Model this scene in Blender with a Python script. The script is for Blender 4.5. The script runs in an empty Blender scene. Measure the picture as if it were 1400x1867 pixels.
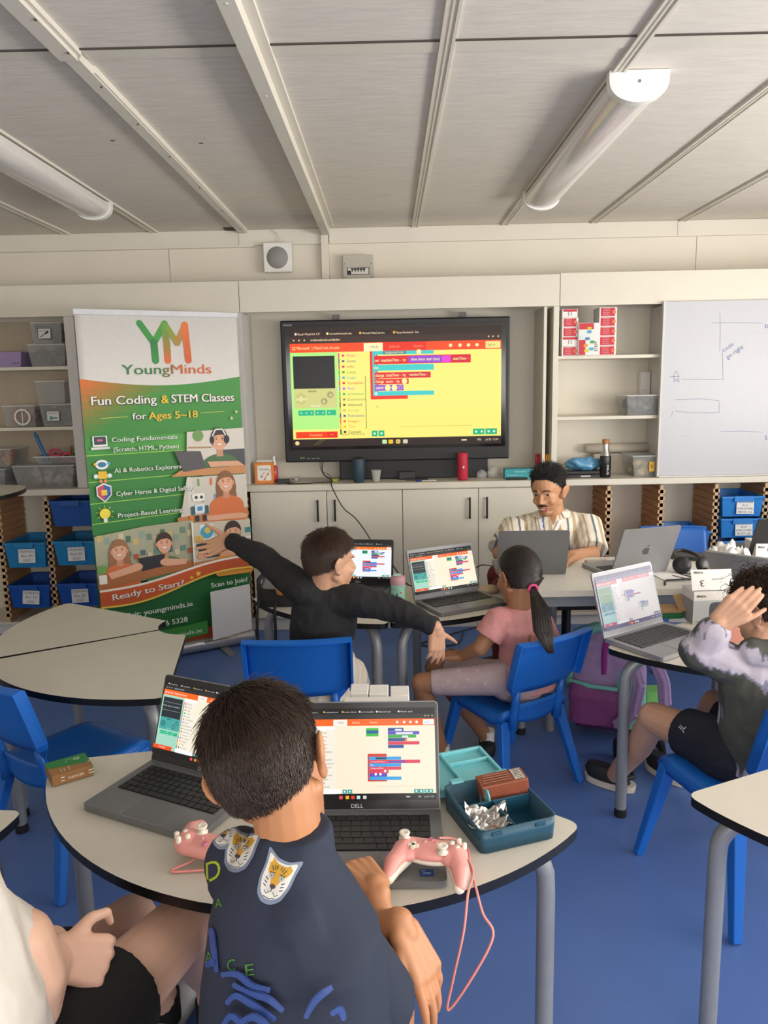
import bpy, math, random
import numpy as np
from mathutils import Vector, Matrix, Euler, noise
from mathutils.bvhtree import BVHTree
random.seed(7)
PI = math.pi
C = bpy.context.scene.collection
sc = bpy.context.scene

# ---------------------------------------------------------------- camera
FPX, CX, CY, HC = 1400.0, 700.0, 933.5, 1.55
cv = Vector(((708 - CX) / FPX, -(694 - CY) / FPX, 1.0)).normalized()      # world Y in camera coordinates
cx_ = Vector((1, .0185, 0)); cx_.z = -(cx_.x * cv.x + cx_.y * cv.y) / cv.z; cx_.normalize()
cz_ = cx_.cross(cv); cz_ = -cz_ if cz_.y < 0 else cz_
RGT = Vector((cx_.x, cv.x, cz_.x)); UPV = Vector((cx_.y, cv.y, cz_.y)); FWD = Vector((cx_.z, cv.z, cz_.z))
cam = bpy.data.cameras.new('camera'); camo = bpy.data.objects.new('camera', cam); C.objects.link(camo)
camo.matrix_world = Matrix(((RGT.x, UPV.x, -FWD.x, 0), (RGT.y, UPV.y, -FWD.y, 0), (RGT.z, UPV.z, -FWD.z, HC), (0, 0, 0, 1)))
cam.sensor_fit = 'VERTICAL'; cam.sensor_height = 36; cam.lens = FPX / 1867 * 36; cam.clip_start = .02
sc.camera = camo

# ---------------------------------------------------------------- light and exposure
sc.view_settings.view_transform = 'Standard'; sc.view_settings.look = 'None'
sc.view_settings.exposure = 0.0; sc.view_settings.gamma = 1.0; sc.view_settings.use_curve_mapping = False
w = bpy.data.worlds.new('world'); sc.world = w; w.use_nodes = True
w.node_tree.nodes['Background'].inputs[0].default_value = (.75, .85, 1, 1); w.node_tree.nodes['Background'].inputs[1].default_value = .6
def area(name, loc, rot, sx, sy, power, col):
    l = bpy.data.lights.new(name, 'AREA'); l.shape = 'RECTANGLE'; l.size = sx; l.size_y = sy; l.energy = power; l.color = col
    o = bpy.data.objects.new(name, l); C.objects.link(o); o.location = loc; o.rotation_euler = rot; return o
area('daylight_right', (3.46, .5, 1.5), (math.radians(92), 0, PI/2), 4.8, 1.1, 66, (1, .975, .93))
area('daylight_right_ground', (3.45, 1.0, 1.3), (math.radians(135), 0, PI/2), 4.6, .7, 150, (1, .96, .90))
area('daylight_rear', (.4, -2.2, 1.55), (math.radians(128), 0, 0), 4.4, 1.05, 122, (1, .96, .91))

# ---------------------------------------------------------------- helpers
def ray(px, py):
    c = Vector(((px - CX) / FPX, -(py - CY) / FPX, 1))
    return Vector((c.dot(cx_), c.dot(cv), c.dot(cz_)))
def atz(px, py, Z):
    d = ray(px, py); return d * ((Z - HC) / d.z) + Vector((0, 0, HC))
def aty(px, py, Y):
    d = ray(px, py); return d * (Y / d.y) + Vector((0, 0, HC))
def lin(c):
    if isinstance(c, str): c = [int(c[i:i+2], 16) for i in (0, 2, 4)]
    return tuple(((v/255)/12.92 if v/255 <= .04045 else ((v/255+.055)/1.055)**2.4) for v in c[:3])
MATS = {}
def mat(name, col, rough=.5, metal=0, var=.04, scale=30, bump=0, spec=.5, alpha=1, trans=0, coat=0, sss=0, stretch=None, bscale=None):
    if name in MATS: return MATS[name]
    m = bpy.data.materials.new(name); m.use_nodes = True; nt = m.node_tree; b = nt.nodes['Principled BSDF']
    c = lin(col)
    b.inputs['Roughness'].default_value = rough; b.inputs['Metallic'].default_value = metal
    b.inputs['Specular IOR Level'].default_value = spec; b.inputs['Alpha'].default_value = alpha
    b.inputs['Transmission Weight'].default_value = trans; b.inputs['Coat Weight'].default_value = coat
    if sss: b.inputs['Subsurface Weight'].default_value = sss; b.inputs['Subsurface Radius'].default_value = (.02, .008, .004); b.inputs['Subsurface Scale'].default_value = 1
    tc = nt.nodes.new('ShaderNodeTexCoord'); n = nt.nodes.new('ShaderNodeTexNoise'); n.inputs['Scale'].default_value = scale; n.inputs['Detail'].default_value = 3
    mp = nt.nodes.new('ShaderNodeMapping'); nt.links.new(tc.outputs['Object'], mp.inputs['Vector']); nt.links.new(mp.outputs[0], n.inputs['Vector'])
    if stretch: mp.inputs['Scale'].default_value = stretch
    r = nt.nodes.new('ShaderNodeValToRGB'); nt.links.new(n.outputs['Fac'], r.inputs['Fac'])
    r.color_ramp.elements[0].position = .3; r.color_ramp.elements[1].position = .7
    r.color_ramp.elements[0].color = tuple(v*(1-var) for v in c)+(1,); r.color_ramp.elements[1].color = tuple(min(1, v*(1+var)) for v in c)+(1,)
    nt.links.new(r.outputs[0], b.inputs['Base Color'])
    if bump:
        n2 = n
        if bscale: n2 = nt.nodes.new('ShaderNodeTexNoise'); n2.inputs['Scale'].default_value = bscale; nt.links.new(mp.outputs[0], n2.inputs['Vector'])
        bp = nt.nodes.new('ShaderNodeBump'); bp.inputs['Strength'].default_value = bump; bp.inputs['Distance'].default_value = .01
        nt.links.new(n2.outputs['Fac'], bp.inputs['Height']); nt.links.new(bp.outputs[0], b.inputs['Normal'])
    MATS[name] = m; return m
def attr_mat(name, rough=.5, emit=0, bump=0, spec=.5):
    if name in MATS: return MATS[name]
    m = bpy.data.materials.new(name); m.use_nodes = True; nt = m.node_tree; b = nt.nodes['Principled BSDF']
    a = nt.nodes.new('ShaderNodeAttribute'); a.attribute_name = 'Col'
    b.inputs['Roughness'].default_value = rough; b.inputs['Specular IOR Level'].default_value = spec
    if emit:
        nt.links.new(a.outputs['Color'], b.inputs['Emission Color']); b.inputs['Emission Strength'].default_value = emit
        b.inputs['Base Color'].default_value = (.008, .008, .008, 1); b.inputs['Specular IOR Level'].default_value = .2
    else:
        nt.links.new(a.outputs['Color'], b.inputs['Base Color'])
    if bump:
        tc = nt.nodes.new('ShaderNodeTexCoord'); n = nt.nodes.new('ShaderNodeTexNoise'); n.inputs['Scale'].default_value = 350; nt.links.new(tc.outputs['Object'], n.inputs['Vector'])
        bp = nt.nodes.new('ShaderNodeBump'); bp.inputs['Strength'].default_value = bump; bp.inputs['Distance'].default_value = .002
        nt.links.new(n.outputs['Fac'], bp.inputs['Height']); nt.links.new(bp.outputs[0], b.inputs['Normal'])
    MATS[name] = m; return m

_tc = {}
def text_mesh(s, bold=0, mono=0):
    k = (s, bold)
    if k in _tc: return _tc[k]
    cu = bpy.data.curves.new('t', 'FONT'); cu.body = s; cu.size = 1; cu.resolution_u = 3; cu.offset = bold; cu.align_x = 'LEFT'
    o = bpy.data.objects.new('t', cu); C.objects.link(o)
    me = bpy.data.meshes.new_from_object(o)
    vs = [(v.co.x, v.co.y) for v in me.vertices]; fs = [tuple(p.vertices) for p in me.polygons]
    bpy.data.objects.remove(o); bpy.data.curves.remove(cu); bpy.data.meshes.remove(me)
    _tc[k] = (vs, fs); return _tc[k]

class MB:
    def __init__(s, T=None):
        s.v = []; s.f = []; s.mi = []; s.sm = []; s.c = []; s.T = T or Matrix(); s.cur = 0; s.col = (1, 1, 1); s.layer = 0; s.eps = .00025; s.smooth = False
    def add(s, vs, fs, smooth=None):
        n = len(s.v); T = s.T
        s.v += [tuple(T @ Vector(p)) for p in vs]
        for f in fs: s.f.append(tuple(n + i for i in f)); s.mi.append(s.cur); s.sm.append(s.smooth if smooth is None else smooth); s.c.append(s.col)
        return s
    def box(s, x0, y0, z0, x1, y1, z1, R=None):
        if R is not None:
            cx, cy, cz = (x0+x1)/2, (y0+y1)/2, (z0+z1)/2
            M = Matrix.Translation((cx, cy, cz)) @ R.to_4x4() @ Matrix.Translation((-cx, -cy, -cz))
        else: M = Matrix()
        vs = [M @ Vector((x, y, z)) for z in (z0, z1) for x, y in ((x0, y0), (x1, y0), (x1, y1), (x0, y1))]
        return s.add(vs, [(3, 2, 1, 0), (4, 5, 6, 7), (0, 1, 5, 4), (1, 2, 6, 5), (2, 3, 7, 6), (3, 0, 4, 7)], False)
    def frame(s, a, b, up=(0, 0, 1)):
        d = (Vector(b) - Vector(a)).normalized(); u = Vector(up)
        if abs(d.dot(u)) > .99: u = Vector((0, 1, 0))
        x = d.cross(u).normalized(); return x, x.cross(d).normalized(), d
    def beam(s, a, b, w0, h0, w1=None, h1=None, up=(0, 0, 1)):
        w1 = w0 if w1 is None else w1; h1 = h0 if h1 is None else h1
        x, y, d = s.frame(a, b, up); vs = []
        for p, ww, hh in ((Vector(a), w0, h0), (Vector(b), w1, h1)):
            for i, j in ((-1, -1), (1, -1), (1, 1), (-1, 1)): vs.append(p + x*(i*ww/2) + y*(j*hh/2))
        return s.add(vs, [(3, 2, 1, 0), (4, 5, 6, 7), (0, 1, 5, 4), (1, 2, 6, 5), (2, 3, 7, 6), (3, 0, 4, 7)], False)
    def tube(s, pts, r, seg=10, closed=False, caps=True):
        pts = [Vector(p) for p in pts]; n = len(pts); rs = r if isinstance(r, (list, tuple)) else [r]*n
        vs = []; u = None
        for i, p in enumerate(pts):
            a = pts[max(0, i-1)] if not closed else pts[i-1]; b = pts[min(n-1, i+1)] if not closed else pts[(i+1) % n]
            d = (b - a).normalized()
            if u is None: u = Vector((0, 0, 1)) if abs(d.z) < .9 else Vector((1, 0, 0))
            x = d.cross(u); x = x.normalized() if x.length > 1e-6 else Vector((1, 0, 0)); u = x.cross(d).normalized()
            for k in range(seg): t = 2*PI*k/seg; vs.append(p + (x*math.cos(t) + u*math.sin(t))*rs[i])
        fs = []
        for i in range(n if closed else n-1):
            j = (i+1) % n
            for k in range(seg): k2 = (k+1) % seg; fs.append((i*seg+k, i*seg+k2, j*seg+k2, j*seg+k))
        s.add(vs, fs, True)
        if caps and not closed:
            s.add(vs[:seg], [tuple(range(seg))[::-1]], False); s.add(vs[-seg:], [tuple(range(seg))], False)
        return s
    def lathe(s, prof, c=(0, 0, 0), seg=24, axis=None, smooth=True):
        M = Matrix.Translation(c)
        if axis is not None: M = M @ Vector((0, 0, 1)).rotation_difference(Vector(axis)).to_matrix().to_4x4()
        vs = []; fs = []
        for r, z in prof:
            for k in range(seg): t = 2*PI*k/seg; vs.append(M @ Vector((r*math.cos(t), r*math.sin(t), z)))
        for i in range(len(prof)-1):
            for k in range(seg): k2 = (k+1) % seg; fs.append((i*seg+k, i*seg+k2, (i+1)*seg+k2, (i+1)*seg+k))
        s.add(vs, fs, smooth)
        if prof[0][0] > 1e-5: s.add(vs[:seg], [tuple(range(seg))[::-1]], False)
        if prof[-1][0] > 1e-5: s.add(vs[-seg:], [tuple(range(seg))], False)
        return s
    def ell(s, c, r, R=None, seg=20, rings=12):
        M = Matrix.Translation(c) @ (R.to_4x4() if R is not None else Matrix())
        vs = []; fs = []
        for i in range(rings+1):
            p = PI*i/rings
            for k in range(seg): t = 2*PI*k/seg; vs.append(M @ Vector((r[0]*math.sin(p)*math.cos(t), r[1]*math.sin(p)*math.sin(t), -r[2]*math.cos(p))))
        for i in range(rings):
            for k in range(seg): k2 = (k+1) % seg; fs.append((i*seg+k, i*seg+k2, (i+1)*seg+k2, (i+1)*seg+k))
        return s.add(vs, fs, True)
    def prism(s, poly, z0, z1, top_mat=None, side_mat=None):
        n = len(poly); vs = [(x, y, z0) for x, y in poly] + [(x, y, z1) for x, y in poly]; c0 = s.cur
        if side_mat is not None: s.cur = side_mat
        s.add(vs, [(i, (i+1) % n, n+(i+1) % n, n+i) for i in range(n)], False)
        s.add(vs[:n], [tuple(range(n))[::-1]], False)
        if top_mat is not None: s.cur = top_mat
        s.add(vs[n:], [tuple(range(n))], False); s.cur = c0
        return s
    def cap(s, a, ra, b, rb, seg=14):
        a = Vector(a); b = Vector(b); d = b - a; L = d.length
        if L < 1e-6: return s.ell(a, (ra, ra, ra))
        pr = [(ra*math.sin(t), -ra*math.cos(t)) for t in [PI/2*i/5 for i in range(6)]] + [(rb*math.sin(PI/2+t), L-rb*math.cos(PI/2+t)) for t in [PI/2*i/5 for i in range(6)]]
        pr[0] = (1e-5, pr[0][1]); pr[-1] = (1e-5, pr[-1][1])
        return s.lathe(pr, a, seg, d)
    def loft(s, secs, seg=24, pw=2.0):      # secs: (centre, x half vector, y half vector)
        vs = []; fs = []
        for c, X, Y in secs:
            c = Vector(c); X = Vector(X); Y = Vector(Y)
            for k in range(seg):
                t = 2*PI*k/seg; ct, st = math.cos(t), math.sin(t)
                vs.append(c + X*(math.copysign(abs(ct)**(2/pw), ct)) + Y*(math.copysign(abs(st)**(2/pw), st)))
        for i in range(len(secs)-1):
            for k in range(seg): k2 = (k+1) % seg; fs.append((i*seg+k, i*seg+k2, (i+1)*seg+k2, (i+1)*seg+k))
        s.add(vs, fs, True); s.add(vs[:seg], [tuple(range(seg))[::-1]], True); s.add(vs[-seg:], [tuple(range(seg))], True)
        return s
    # flat printing in local XY, raised a hair's breadth per layer
    def up(s): s.layer += s.eps
    def P(s, pts, col):
        s.col = lin(col); s.up(); return s.add([(x, y, s.layer) for x, y in pts], [tuple(range(len(pts)))], False)
    def R(s, x0, y0, x1, y1, col, r=0):
        if r <= 0: return s.P([(x0, y0), (x1, y0), (x1, y1), (x0, y1)], col)
        return s.P(round_poly([(x0, y0), (x1, y0), (x1, y1), (x0, y1)], r), col)
    def O(s, x, y, r, col, ry=None, n=18, a=0):
        ry = ry or r; ca, sa = math.cos(a), math.sin(a)
        return s.P([(x + r*math.cos(2*PI*i/n)*ca - ry*math.sin(2*PI*i/n)*sa, y + r*math.cos(2*PI*i/n)*sa + ry*math.sin(2*PI*i/n)*ca) for i in range(n)], col)
    def line(s, pts, wd, col):
        s.col = lin(col); s.up()
        for (x0, y0), (x1, y1) in zip(pts, pts[1:]):
            d = Vector((x1-x0, y1-y0)); L = d.length or 1; nx, ny = -d.y/L*wd/2, d.x/L*wd/2
            s.add([(x0-nx, y0-ny, s.layer), (x1-nx, y1-ny, s.layer), (x1+nx, y1+ny, s.layer), (x0+nx, y0+ny, s.layer)], [(0, 1, 2, 3)], False)
    def text(s, t, x, y, h, col, width=None, bold=0, align='L', rot=0, cols=None):
        if bold:
            for k_ in (-1, 0, 1): s.text(t, x+k_*bold*h*1.15, y, h, col, width, 0, align, rot, cols)
            return
        vs, fs = text_mesh(t, bold)
        if not vs: return
        s.col = lin(col); s.up()
        x0 = min(v[0] for v in vs); x1 = max(v[0] for v in vs); k = h/.72; kx = width/(x1-x0) if width else k; W = (x1-x0)*kx
        ox = {'L': 0, 'C': -W/2, 'R': -W}[align]; ca, sa = math.cos(rot), math.sin(rot)
        pt = []
        for a, b in vs:
            X = (a-x0)*kx + ox; Y = b*k; pt.append((x + X*ca - Y*sa, y + X*sa + Y*ca, s.layer))
        if cols is None: s.add(pt, fs, False)
        else:
            for f in fs:
                fx = sum(vs[i][0] for i in f)/len(f); s.col = lin(cols((fx-x0)/(x1-x0))); s.add([pt[i] for i in f], [tuple(range(len(f)))], False)
        return W
    def build(s, name, mats, parent=None, bevel=0, kind=None, solid=0, seg=2):
        me = bpy.data.meshes.new(name); me.from_pydata(s.v, [], s.f)
        if not isinstance(mats, (list, tuple)): mats = [mats]
        for m in mats: me.materials.append(m)
        me.polygons.foreach_set('material_index', s.mi); me.polygons.foreach_set('use_smooth', s.sm)
        if any(m.name.startswith(('print', 'screen')) for m in mats):
            ca = me.color_attributes.new('Col', 'FLOAT_COLOR', 'CORNER'); arr = []
            for f, c in zip(s.f, s.c): arr += (list(c) + [1])*len(f)
            ca.data.foreach_set('color', arr)
        me.update()
        o = bpy.data.objects.new(name, me); C.objects.link(o)
        if parent is not None:
            o.parent = parent
        if bevel:
            b = o.modifiers.new('b', 'BEVEL'); b.width = bevel; b.segments = seg; b.limit_method = 'ANGLE'; b.angle_limit = .6
        if solid:
            b = o.modifiers.new('s', 'SOLIDIFY'); b.thickness = solid; b.offset = 0
        if kind: o['kind'] = kind
        return o
def round_poly(poly, r, n=4):
    out = []; m = len(poly); rr = r if isinstance(r, (list, tuple)) else [r]*m
    for i in range(m):
        p = Vector(poly[i]); a = Vector(poly[i-1]) - p; b = Vector(poly[(i+1) % m]) - p
        if rr[i] <= 0: out.append(tuple(p)); continue
        t = min(rr[i], a.length*.49, b.length*.49); A = p + a.normalized()*t; B = p + b.normalized()*t
        for k in range(n+1): u = k/n; q = A*(1-u)**2 + p*2*u*(1-u) + B*u*u; out.append((q.x, q.y))
    return out
def tag(o, label, cat, group=None):
    o['label'] = label; o['category'] = cat
    if group: o['group'] = group
    return o
def thing(name, label, cat, loc=(0, 0, 0), rz=0, group=None):
    o = bpy.data.objects.new(name, None); C.objects.link(o); o.empty_display_size = .05
    o.location = loc; o.rotation_euler = (0, 0, rz); return tag(o, label, cat, group)
def rehome(t, p):                     # put a thing's empty at its base while its parts keep world-space meshes
    t.location = p
    for ch in t.children: ch.matrix_parent_inverse = Matrix.Translation(-Vector(p))
def copy_tree(o, parent=None):
    c = o.copy(); C.objects.link(c)
    if parent is not None: c.parent = parent; c.matrix_parent_inverse = o.matrix_parent_inverse.copy()
    for ch in list(o.children): copy_tree(ch, c)
    return c
def place(o, loc, rz, label, group=None):
    o.location = loc; o.rotation_euler = (0, 0, rz); o['label'] = label
    if group: o['group'] = group
    return o
PRINT = attr_mat('print', .55); SCREEN = attr_mat('screen', .25, emit=1.0)
PRINTG = attr_mat('print_gloss', .28)
# ================================================================ the setting
M_wall = mat('wall_paint', 'dcd5c6', .55, var=.02, scale=3)
M_trim = mat('trim_paint', 'dad4c7', .5, var=.02, scale=5)
M_white = mat('white_laminate', 'd6d0c1', .4, var=.015, scale=8)
M_black = mat('black_plastic', '17181a', .4, var=.1)
M_dark = mat('dark_grey_plastic', '2b2c2f', .5, var=.1)
def struct(o): o['kind'] = 'structure'; return o
# floor: blue safety vinyl with fine sparkling flecks
m = mat('floor_vinyl', '5270ad', .38, var=.07, scale=2.2, bump=.02, bscale=120)
nt = m.node_tree; b = nt.nodes['Principled BSDF']; vo = nt.nodes.new('ShaderNodeTexVoronoi'); vo.inputs['Scale'].default_value = 75
tc = nt.nodes.new('ShaderNodeTexCoord'); nt.links.new(tc.outputs['Object'], vo.inputs['Vector'])
lt = nt.nodes.new('ShaderNodeMath'); lt.operation = 'LESS_THAN'; lt.inputs[1].default_value = .055; nt.links.new(vo.outputs['Distance'], lt.inputs[0])
gt = nt.nodes.new('ShaderNodeSeparateColor'); nt.links.new(vo.outputs['Color'], gt.inputs[0])
l2 = nt.nodes.new('ShaderNodeMath'); l2.operation = 'LESS_THAN'; l2.inputs[1].default_value = .25; nt.links.new(gt.outputs[0], l2.inputs[0])
mu = nt.nodes.new('ShaderNodeMath'); mu.operation = 'MULTIPLY'; nt.links.new(lt.outputs[0], mu.inputs[0]); nt.links.new(l2.outputs[0], mu.inputs[1])
mx = nt.nodes.new('ShaderNodeMix'); mx.data_type = 'RGBA'; old = b.inputs['Base Color'].links[0].from_socket
nt.links.new(mu.outputs[0], mx.inputs[0]); nt.links.new(old, mx.inputs[6]); mx.inputs[7].default_value = (.42, .48, .6, 1); nt.links.new(mx.outputs[2], b.inputs['Base Color'])
struct(MB().box(-3.3, -2.6, -.05, 3.8, 5.06, 0).build('floor', m))
M_ceil = mat('ceiling_board', 'dad3c8', .75, var=.045, scale=9, stretch=(.9, 3.4, 1), bump=.12, bscale=14)
struct(MB().box(-3.3, -2.6, 2.49, 3.8, 5.06, 2.55).build('ceiling', M_ceil))
mb = MB(); mb.box(-3.3, 5.0, 0, 3.8, 5.06, 2.49); struct(mb.build('wall_back', M_wall))
struct(MB().box(-3.36, -2.6, 0, -3.3, 5.06, 2.49).build('wall_left', M_wall))
# right wall with a long window opening (daylight comes in here), rear wall with another
def holed_wall(name, fixed, a0, a1, h0, h1, b0, b1, axis):
    mb = MB()
    def bx(p0, p1, z0, z1):
        if axis == 'x': mb.box(fixed, p0, z0, fixed+.06, p1, z1)
        else: mb.box(p0, fixed, z0, p1, fixed+.06, z1)
    bx(b0, a0, 0, 2.49); bx(a1, b1, 0, 2.49); bx(a0, a1, 0, h0); bx(a0, a1, h1, 2.49)
    return struct(mb.build(name, M_wall))
holed_wall('wall_right', 3.5, -2.0, 3.4, .92, 2.1, -2.6, 5.06, 'x')
holed_wall('wall_front', -2.26, -1.9, 2.7, 1.0, 2.1, -3.3, 3.8, 'y')
M_pvc = mat('window_frame_white', 'e8e8e4', .4)
def window(name, fixed, a0, a1, h0, h1, n, axis):
    mb = MB()
    def bx(p0, p1, z0, z1):
        if axis == 'x': mb.box(fixed+.01, p0, z0, fixed+.05, p1, z1)
        else: mb.box(p0, fixed+.01, z0, p1, fixed+.05, z1)
    bx(a0, a1, h0, h0+.05); bx(a0, a1, h1-.05, h1)
    for i in range(n+1): x = a0 + (a1-a0-.05)*i/n; bx(x, x+.05, h0, h1)
    struct(mb.build(name, M_pvc, bevel=.004))
window('window_1', 3.5, -2.0, 3.4, .92, 2.1, 4, 'x'); window('window_2', -2.26, -1.9, 2.7, 1.0, 2.1, 3, 'y')
# ceiling strips
tn = [0]
def trim(mb, m=M_trim, bevel=0):
    tn[0] += 1; return struct(mb.build('trim_%d' % tn[0], m, bevel=bevel))
M_crack = mat('joint_dark', '4b453d', .9)  # dark cracks and open joints in the ceiling boards
for x in (.183, .735, 1.285, 1.83, 2.38, -1.43, -1.975, -2.52):
    mb = MB(); mb.box(x-.021, -2, 2.484, x+.021, 5, 2.49); mb.box(x-.021, -2, 2.4795, x-.012, 5, 2.484); mb.box(x+.012, -2, 2.4795, x+.021, 5, 2.484); mb.box(x-.003, -2, 2.481, x+.003, 5, 2.484); trim(mb)
mb = MB(); mb.box(-.39, -2, 2.44, -.345, 5, 2.49); mb.box(-.345, -2, 2.478, -.315, 4.9, 2.49)
mb.smooth = True
for y in (2.0, 2.6, 3.2, 3.9, 4.5): mb.lathe([(.004, 0), (.004, .0015)], (-.368, y, 2.4385), 8)
trim(mb)
mb = MB()                                              # battered boxed strip, in two lengths
mb.box(-.915, -2, 2.462, -.865, 2.36, 2.49); mb.box(-.865, -2, 2.474, -.853, 2.36, 2.49)
mb.box(-.905, 2.37, 2.466, -.862, 4.97, 2.49); mb.box(-.862, 2.47, 2.47, -.855, 4.97, 2.49); trim(mb)
mb = MB()
for y in (1.6, 2.1, 2.3, 2.55, 2.9, 3.3, 3.8, 4.3, 4.8): mb.box(-.872, y, 2.459, -.867, y+.008, 2.4622)
mb.box(-.925, 2.345, 2.478, -.895, 2.375, 2.4905); mb.box(-.99, 4.9, 2.484, -.87, 4.999, 2.4905); trim(mb, M_crack)
mb = MB()
for x0, x1 in ((-3.3, -.915), (-.853, -.39), (-.315, 3.5)): mb.box(x0, 2.345, 2.486, x1, 2.352, 2.4903)
mb.box(-.73, 3.23, 2.488, -.715, 3.236, 2.4903); mb.box(-1.06, 3.17, 2.488, -1.045, 3.178, 2.4903)
trim(mb, M_crack)
mb = MB(); mb.box(-.315, 2.352, 2.487, 3.5, 2.425, 2.4902); mb.box(-.853, 2.352, 2.487, -.39, 2.42, 2.4902); mb.box(-3.3, 2.352, 2.487, -.915, 2.40, 2.4902); trim(mb)
# wall head boards, cornice, upright
mb = MB(); mb.box(-3.3, 4.975, 2.395, -.40, 5, 2.489); mb.box(-.35, 4.975, 2.395, 3.5, 5, 2.489); mb.box(-3.3, 4.968, 2.385, -.82, 5, 2.397); trim(mb)
trim(MB().box(-.40, 4.95, 2.0, -.355, 5, 2.46))
mb = MB()
for x, a, b in ((-.915, 2.40, 2.489), (-1.36, 2.0, 2.386), (-.77, 2.0, 2.2), (1.93, 2.0, 2.395), (1.8, 2.397, 2.489)): mb.box(x, 4.9745 if b > 2.4 else 4.9985, a, x+.004, 5.0, b)
mb.box(-3.3, 4.97, 2.4865, 3.5, 4.976, 2.4902); trim(mb, mat('panel_joint', 'a79f92', .8))
# fascia over the storage wall
for x0, x1, z1 in ((-3.3, -.875, 2.145), (-.871, 1.018, 2.145), (1.022, 3.5, 2.152)):
    mb = MB(); mb.box(x0, 4.68, 1.965, x1, 4.70, z1); mb.box(x0, 4.70, 2.09, x1, 4.99, 2.11); trim(mb, M_white)
# ================================================================ storage wall
M_edge = mat('pale_grey_edge', 'cfccc8', .5, var=.02)
M_ply = mat('birch_ply', 'c9a67e', .55, var=.14, scale=5, stretch=(2, 1, 14))
M_plyd = mat('birch_ply_runner', 'b58860', .6, var=.18, scale=6, stretch=(2, 1, 20))
CT = .935
def part(parent, name, m, boxes, bevel=.0015):
    mb = MB()
    for b_ in boxes: mb.box(*b_)
    return mb.build(name, m, parent, bevel=bevel)
t = thing('worktop', 'long white worktop running below the screen and open shelves', 'worktop')
part(t, 'countertop', M_white, [(-3.28, 4.64, CT-.038, 3.48, 4.998, CT)], .003)
rehome(t, (0, 4.8, CT-.038))
t = thing('wall_shelving', 'open white shelving above the worktop at left holding clear tubs', 'shelving')
part(t, 'side_panel', M_edge, [(-1.925, 4.68, CT+.001, -1.865, 4.998, 1.964)])
part(t, 'side_panel', M_edge, [(-.935, 4.68, CT+.001, -.865, 4.998, 1.964)])
part(t, 'shelf', M_white, [(-3.28, 4.70, 1.655, -1.926, 4.998, 1.675)]); part(t, 'shelf', M_white, [(-3.28, 4.70, 1.292, -1.926, 4.998, 1.312)])
part(t, 'back_panel', mat('shelf_back_beige', 'b8aa96', .7), [(-3.28, 4.988, CT+.001, -1.926, 4.999, 1.964)], 0)
rehome(t, (-2.4, 4.84, CT))
t = thing('wall_shelving', 'open white shelving right of the screen holding red boxes', 'shelving')
part(t, 'side_panel', M_white, [(.93, 4.69, CT+.001, .948, 4.998, 1.964)]); part(t, 'side_panel', M_white, [(.985, 4.68, CT+.001, 1.018, 4.998, 1.964)])
part(t, 'side_panel', M_edge, [(1.66, 4.69, CT+.001, 1.68, 4.998, 1.964)])
part(t, 'shelf', M_white, [(1.019, 4.70, 1.655, 1.659, 4.998, 1.675)]); part(t, 'shelf', M_white, [(1.019, 4.70, 1.292, 1.659, 4.998, 1.312)])
rehome(t, (1.3, 4.84, CT))
# white board
t = thing('whiteboard', 'large white board with faint pen doodles at the right end', 'whiteboard')
part(t, 'panel', mat('whiteboard_gloss', 'babbc1', .38, var=.01), [(1.632, 4.655, .946, 3.2, 4.676, 1.975)], .002)
mb = MB(); mb.box(1.622, 4.65, .94, 1.633, 4.678, 1.977); mb.box(1.632, 4.645, .937, 3.2, 4.678, .946); mb.build('frame', M_edge, t)
mb = MB(Matrix.Translation((0, 4.6548, 0)) @ Matrix.Rotation(PI/2, 4, 'X'))
def wl(pp, wd=.0022, c='5a6a8c'):
    q = [aty(x, y, 4.655) for x, y in pp]; mb.layer = 0; mb.line([(p.x, p.z) for p in q], wd, c)
wl([(1312, 571), (1313, 600), (1312, 640)]); wl([(1297, 589), (1330, 588), (1390, 589)]); wl([(1317, 636), (1318, 692), (1242, 692)]); wl([(1230, 729), (1280, 727), (1311, 731), (1311, 752), (1270, 753), (1230, 750)]); wl([(1226, 750), (1224, 760)])
wl([(1221, 687), (1239, 686)]); wl([(1229, 697), (1228, 683), (1232, 676), (1237, 683), (1238, 697)]); wl([(1229, 690), (1238, 697)]); wl([(1238, 690), (1228, 697)])
wl([(1313, 787), (1350, 786), (1390, 788)], c='6f7fa8'); wl([(1240, 794), (1259, 795)], .0015, 'b08a90'); wl([(1335, 670), (1350, 671)], .0012, 'aab'*2); wl([(1260, 688), (1282, 689)], .0012, '999999'); wl([(1375, 606), (1384, 607)], .0012, '999999')
for s_, px, py, rr in (('code', 1320, 642, .6), ('go right', 1326, 655, .6), ('to', 1393, 598, 0), ('S', 1394, 802, 0)):
    p = aty(px, py, 4.655); mb.text(s_, p.x, p.z, .026 if s_ != 'to' else .03, '5a6aa0', rot=rr)
mb.build('pen_drawing', PRINT, t); rehome(t, (2.4, 4.66, .937))
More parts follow.
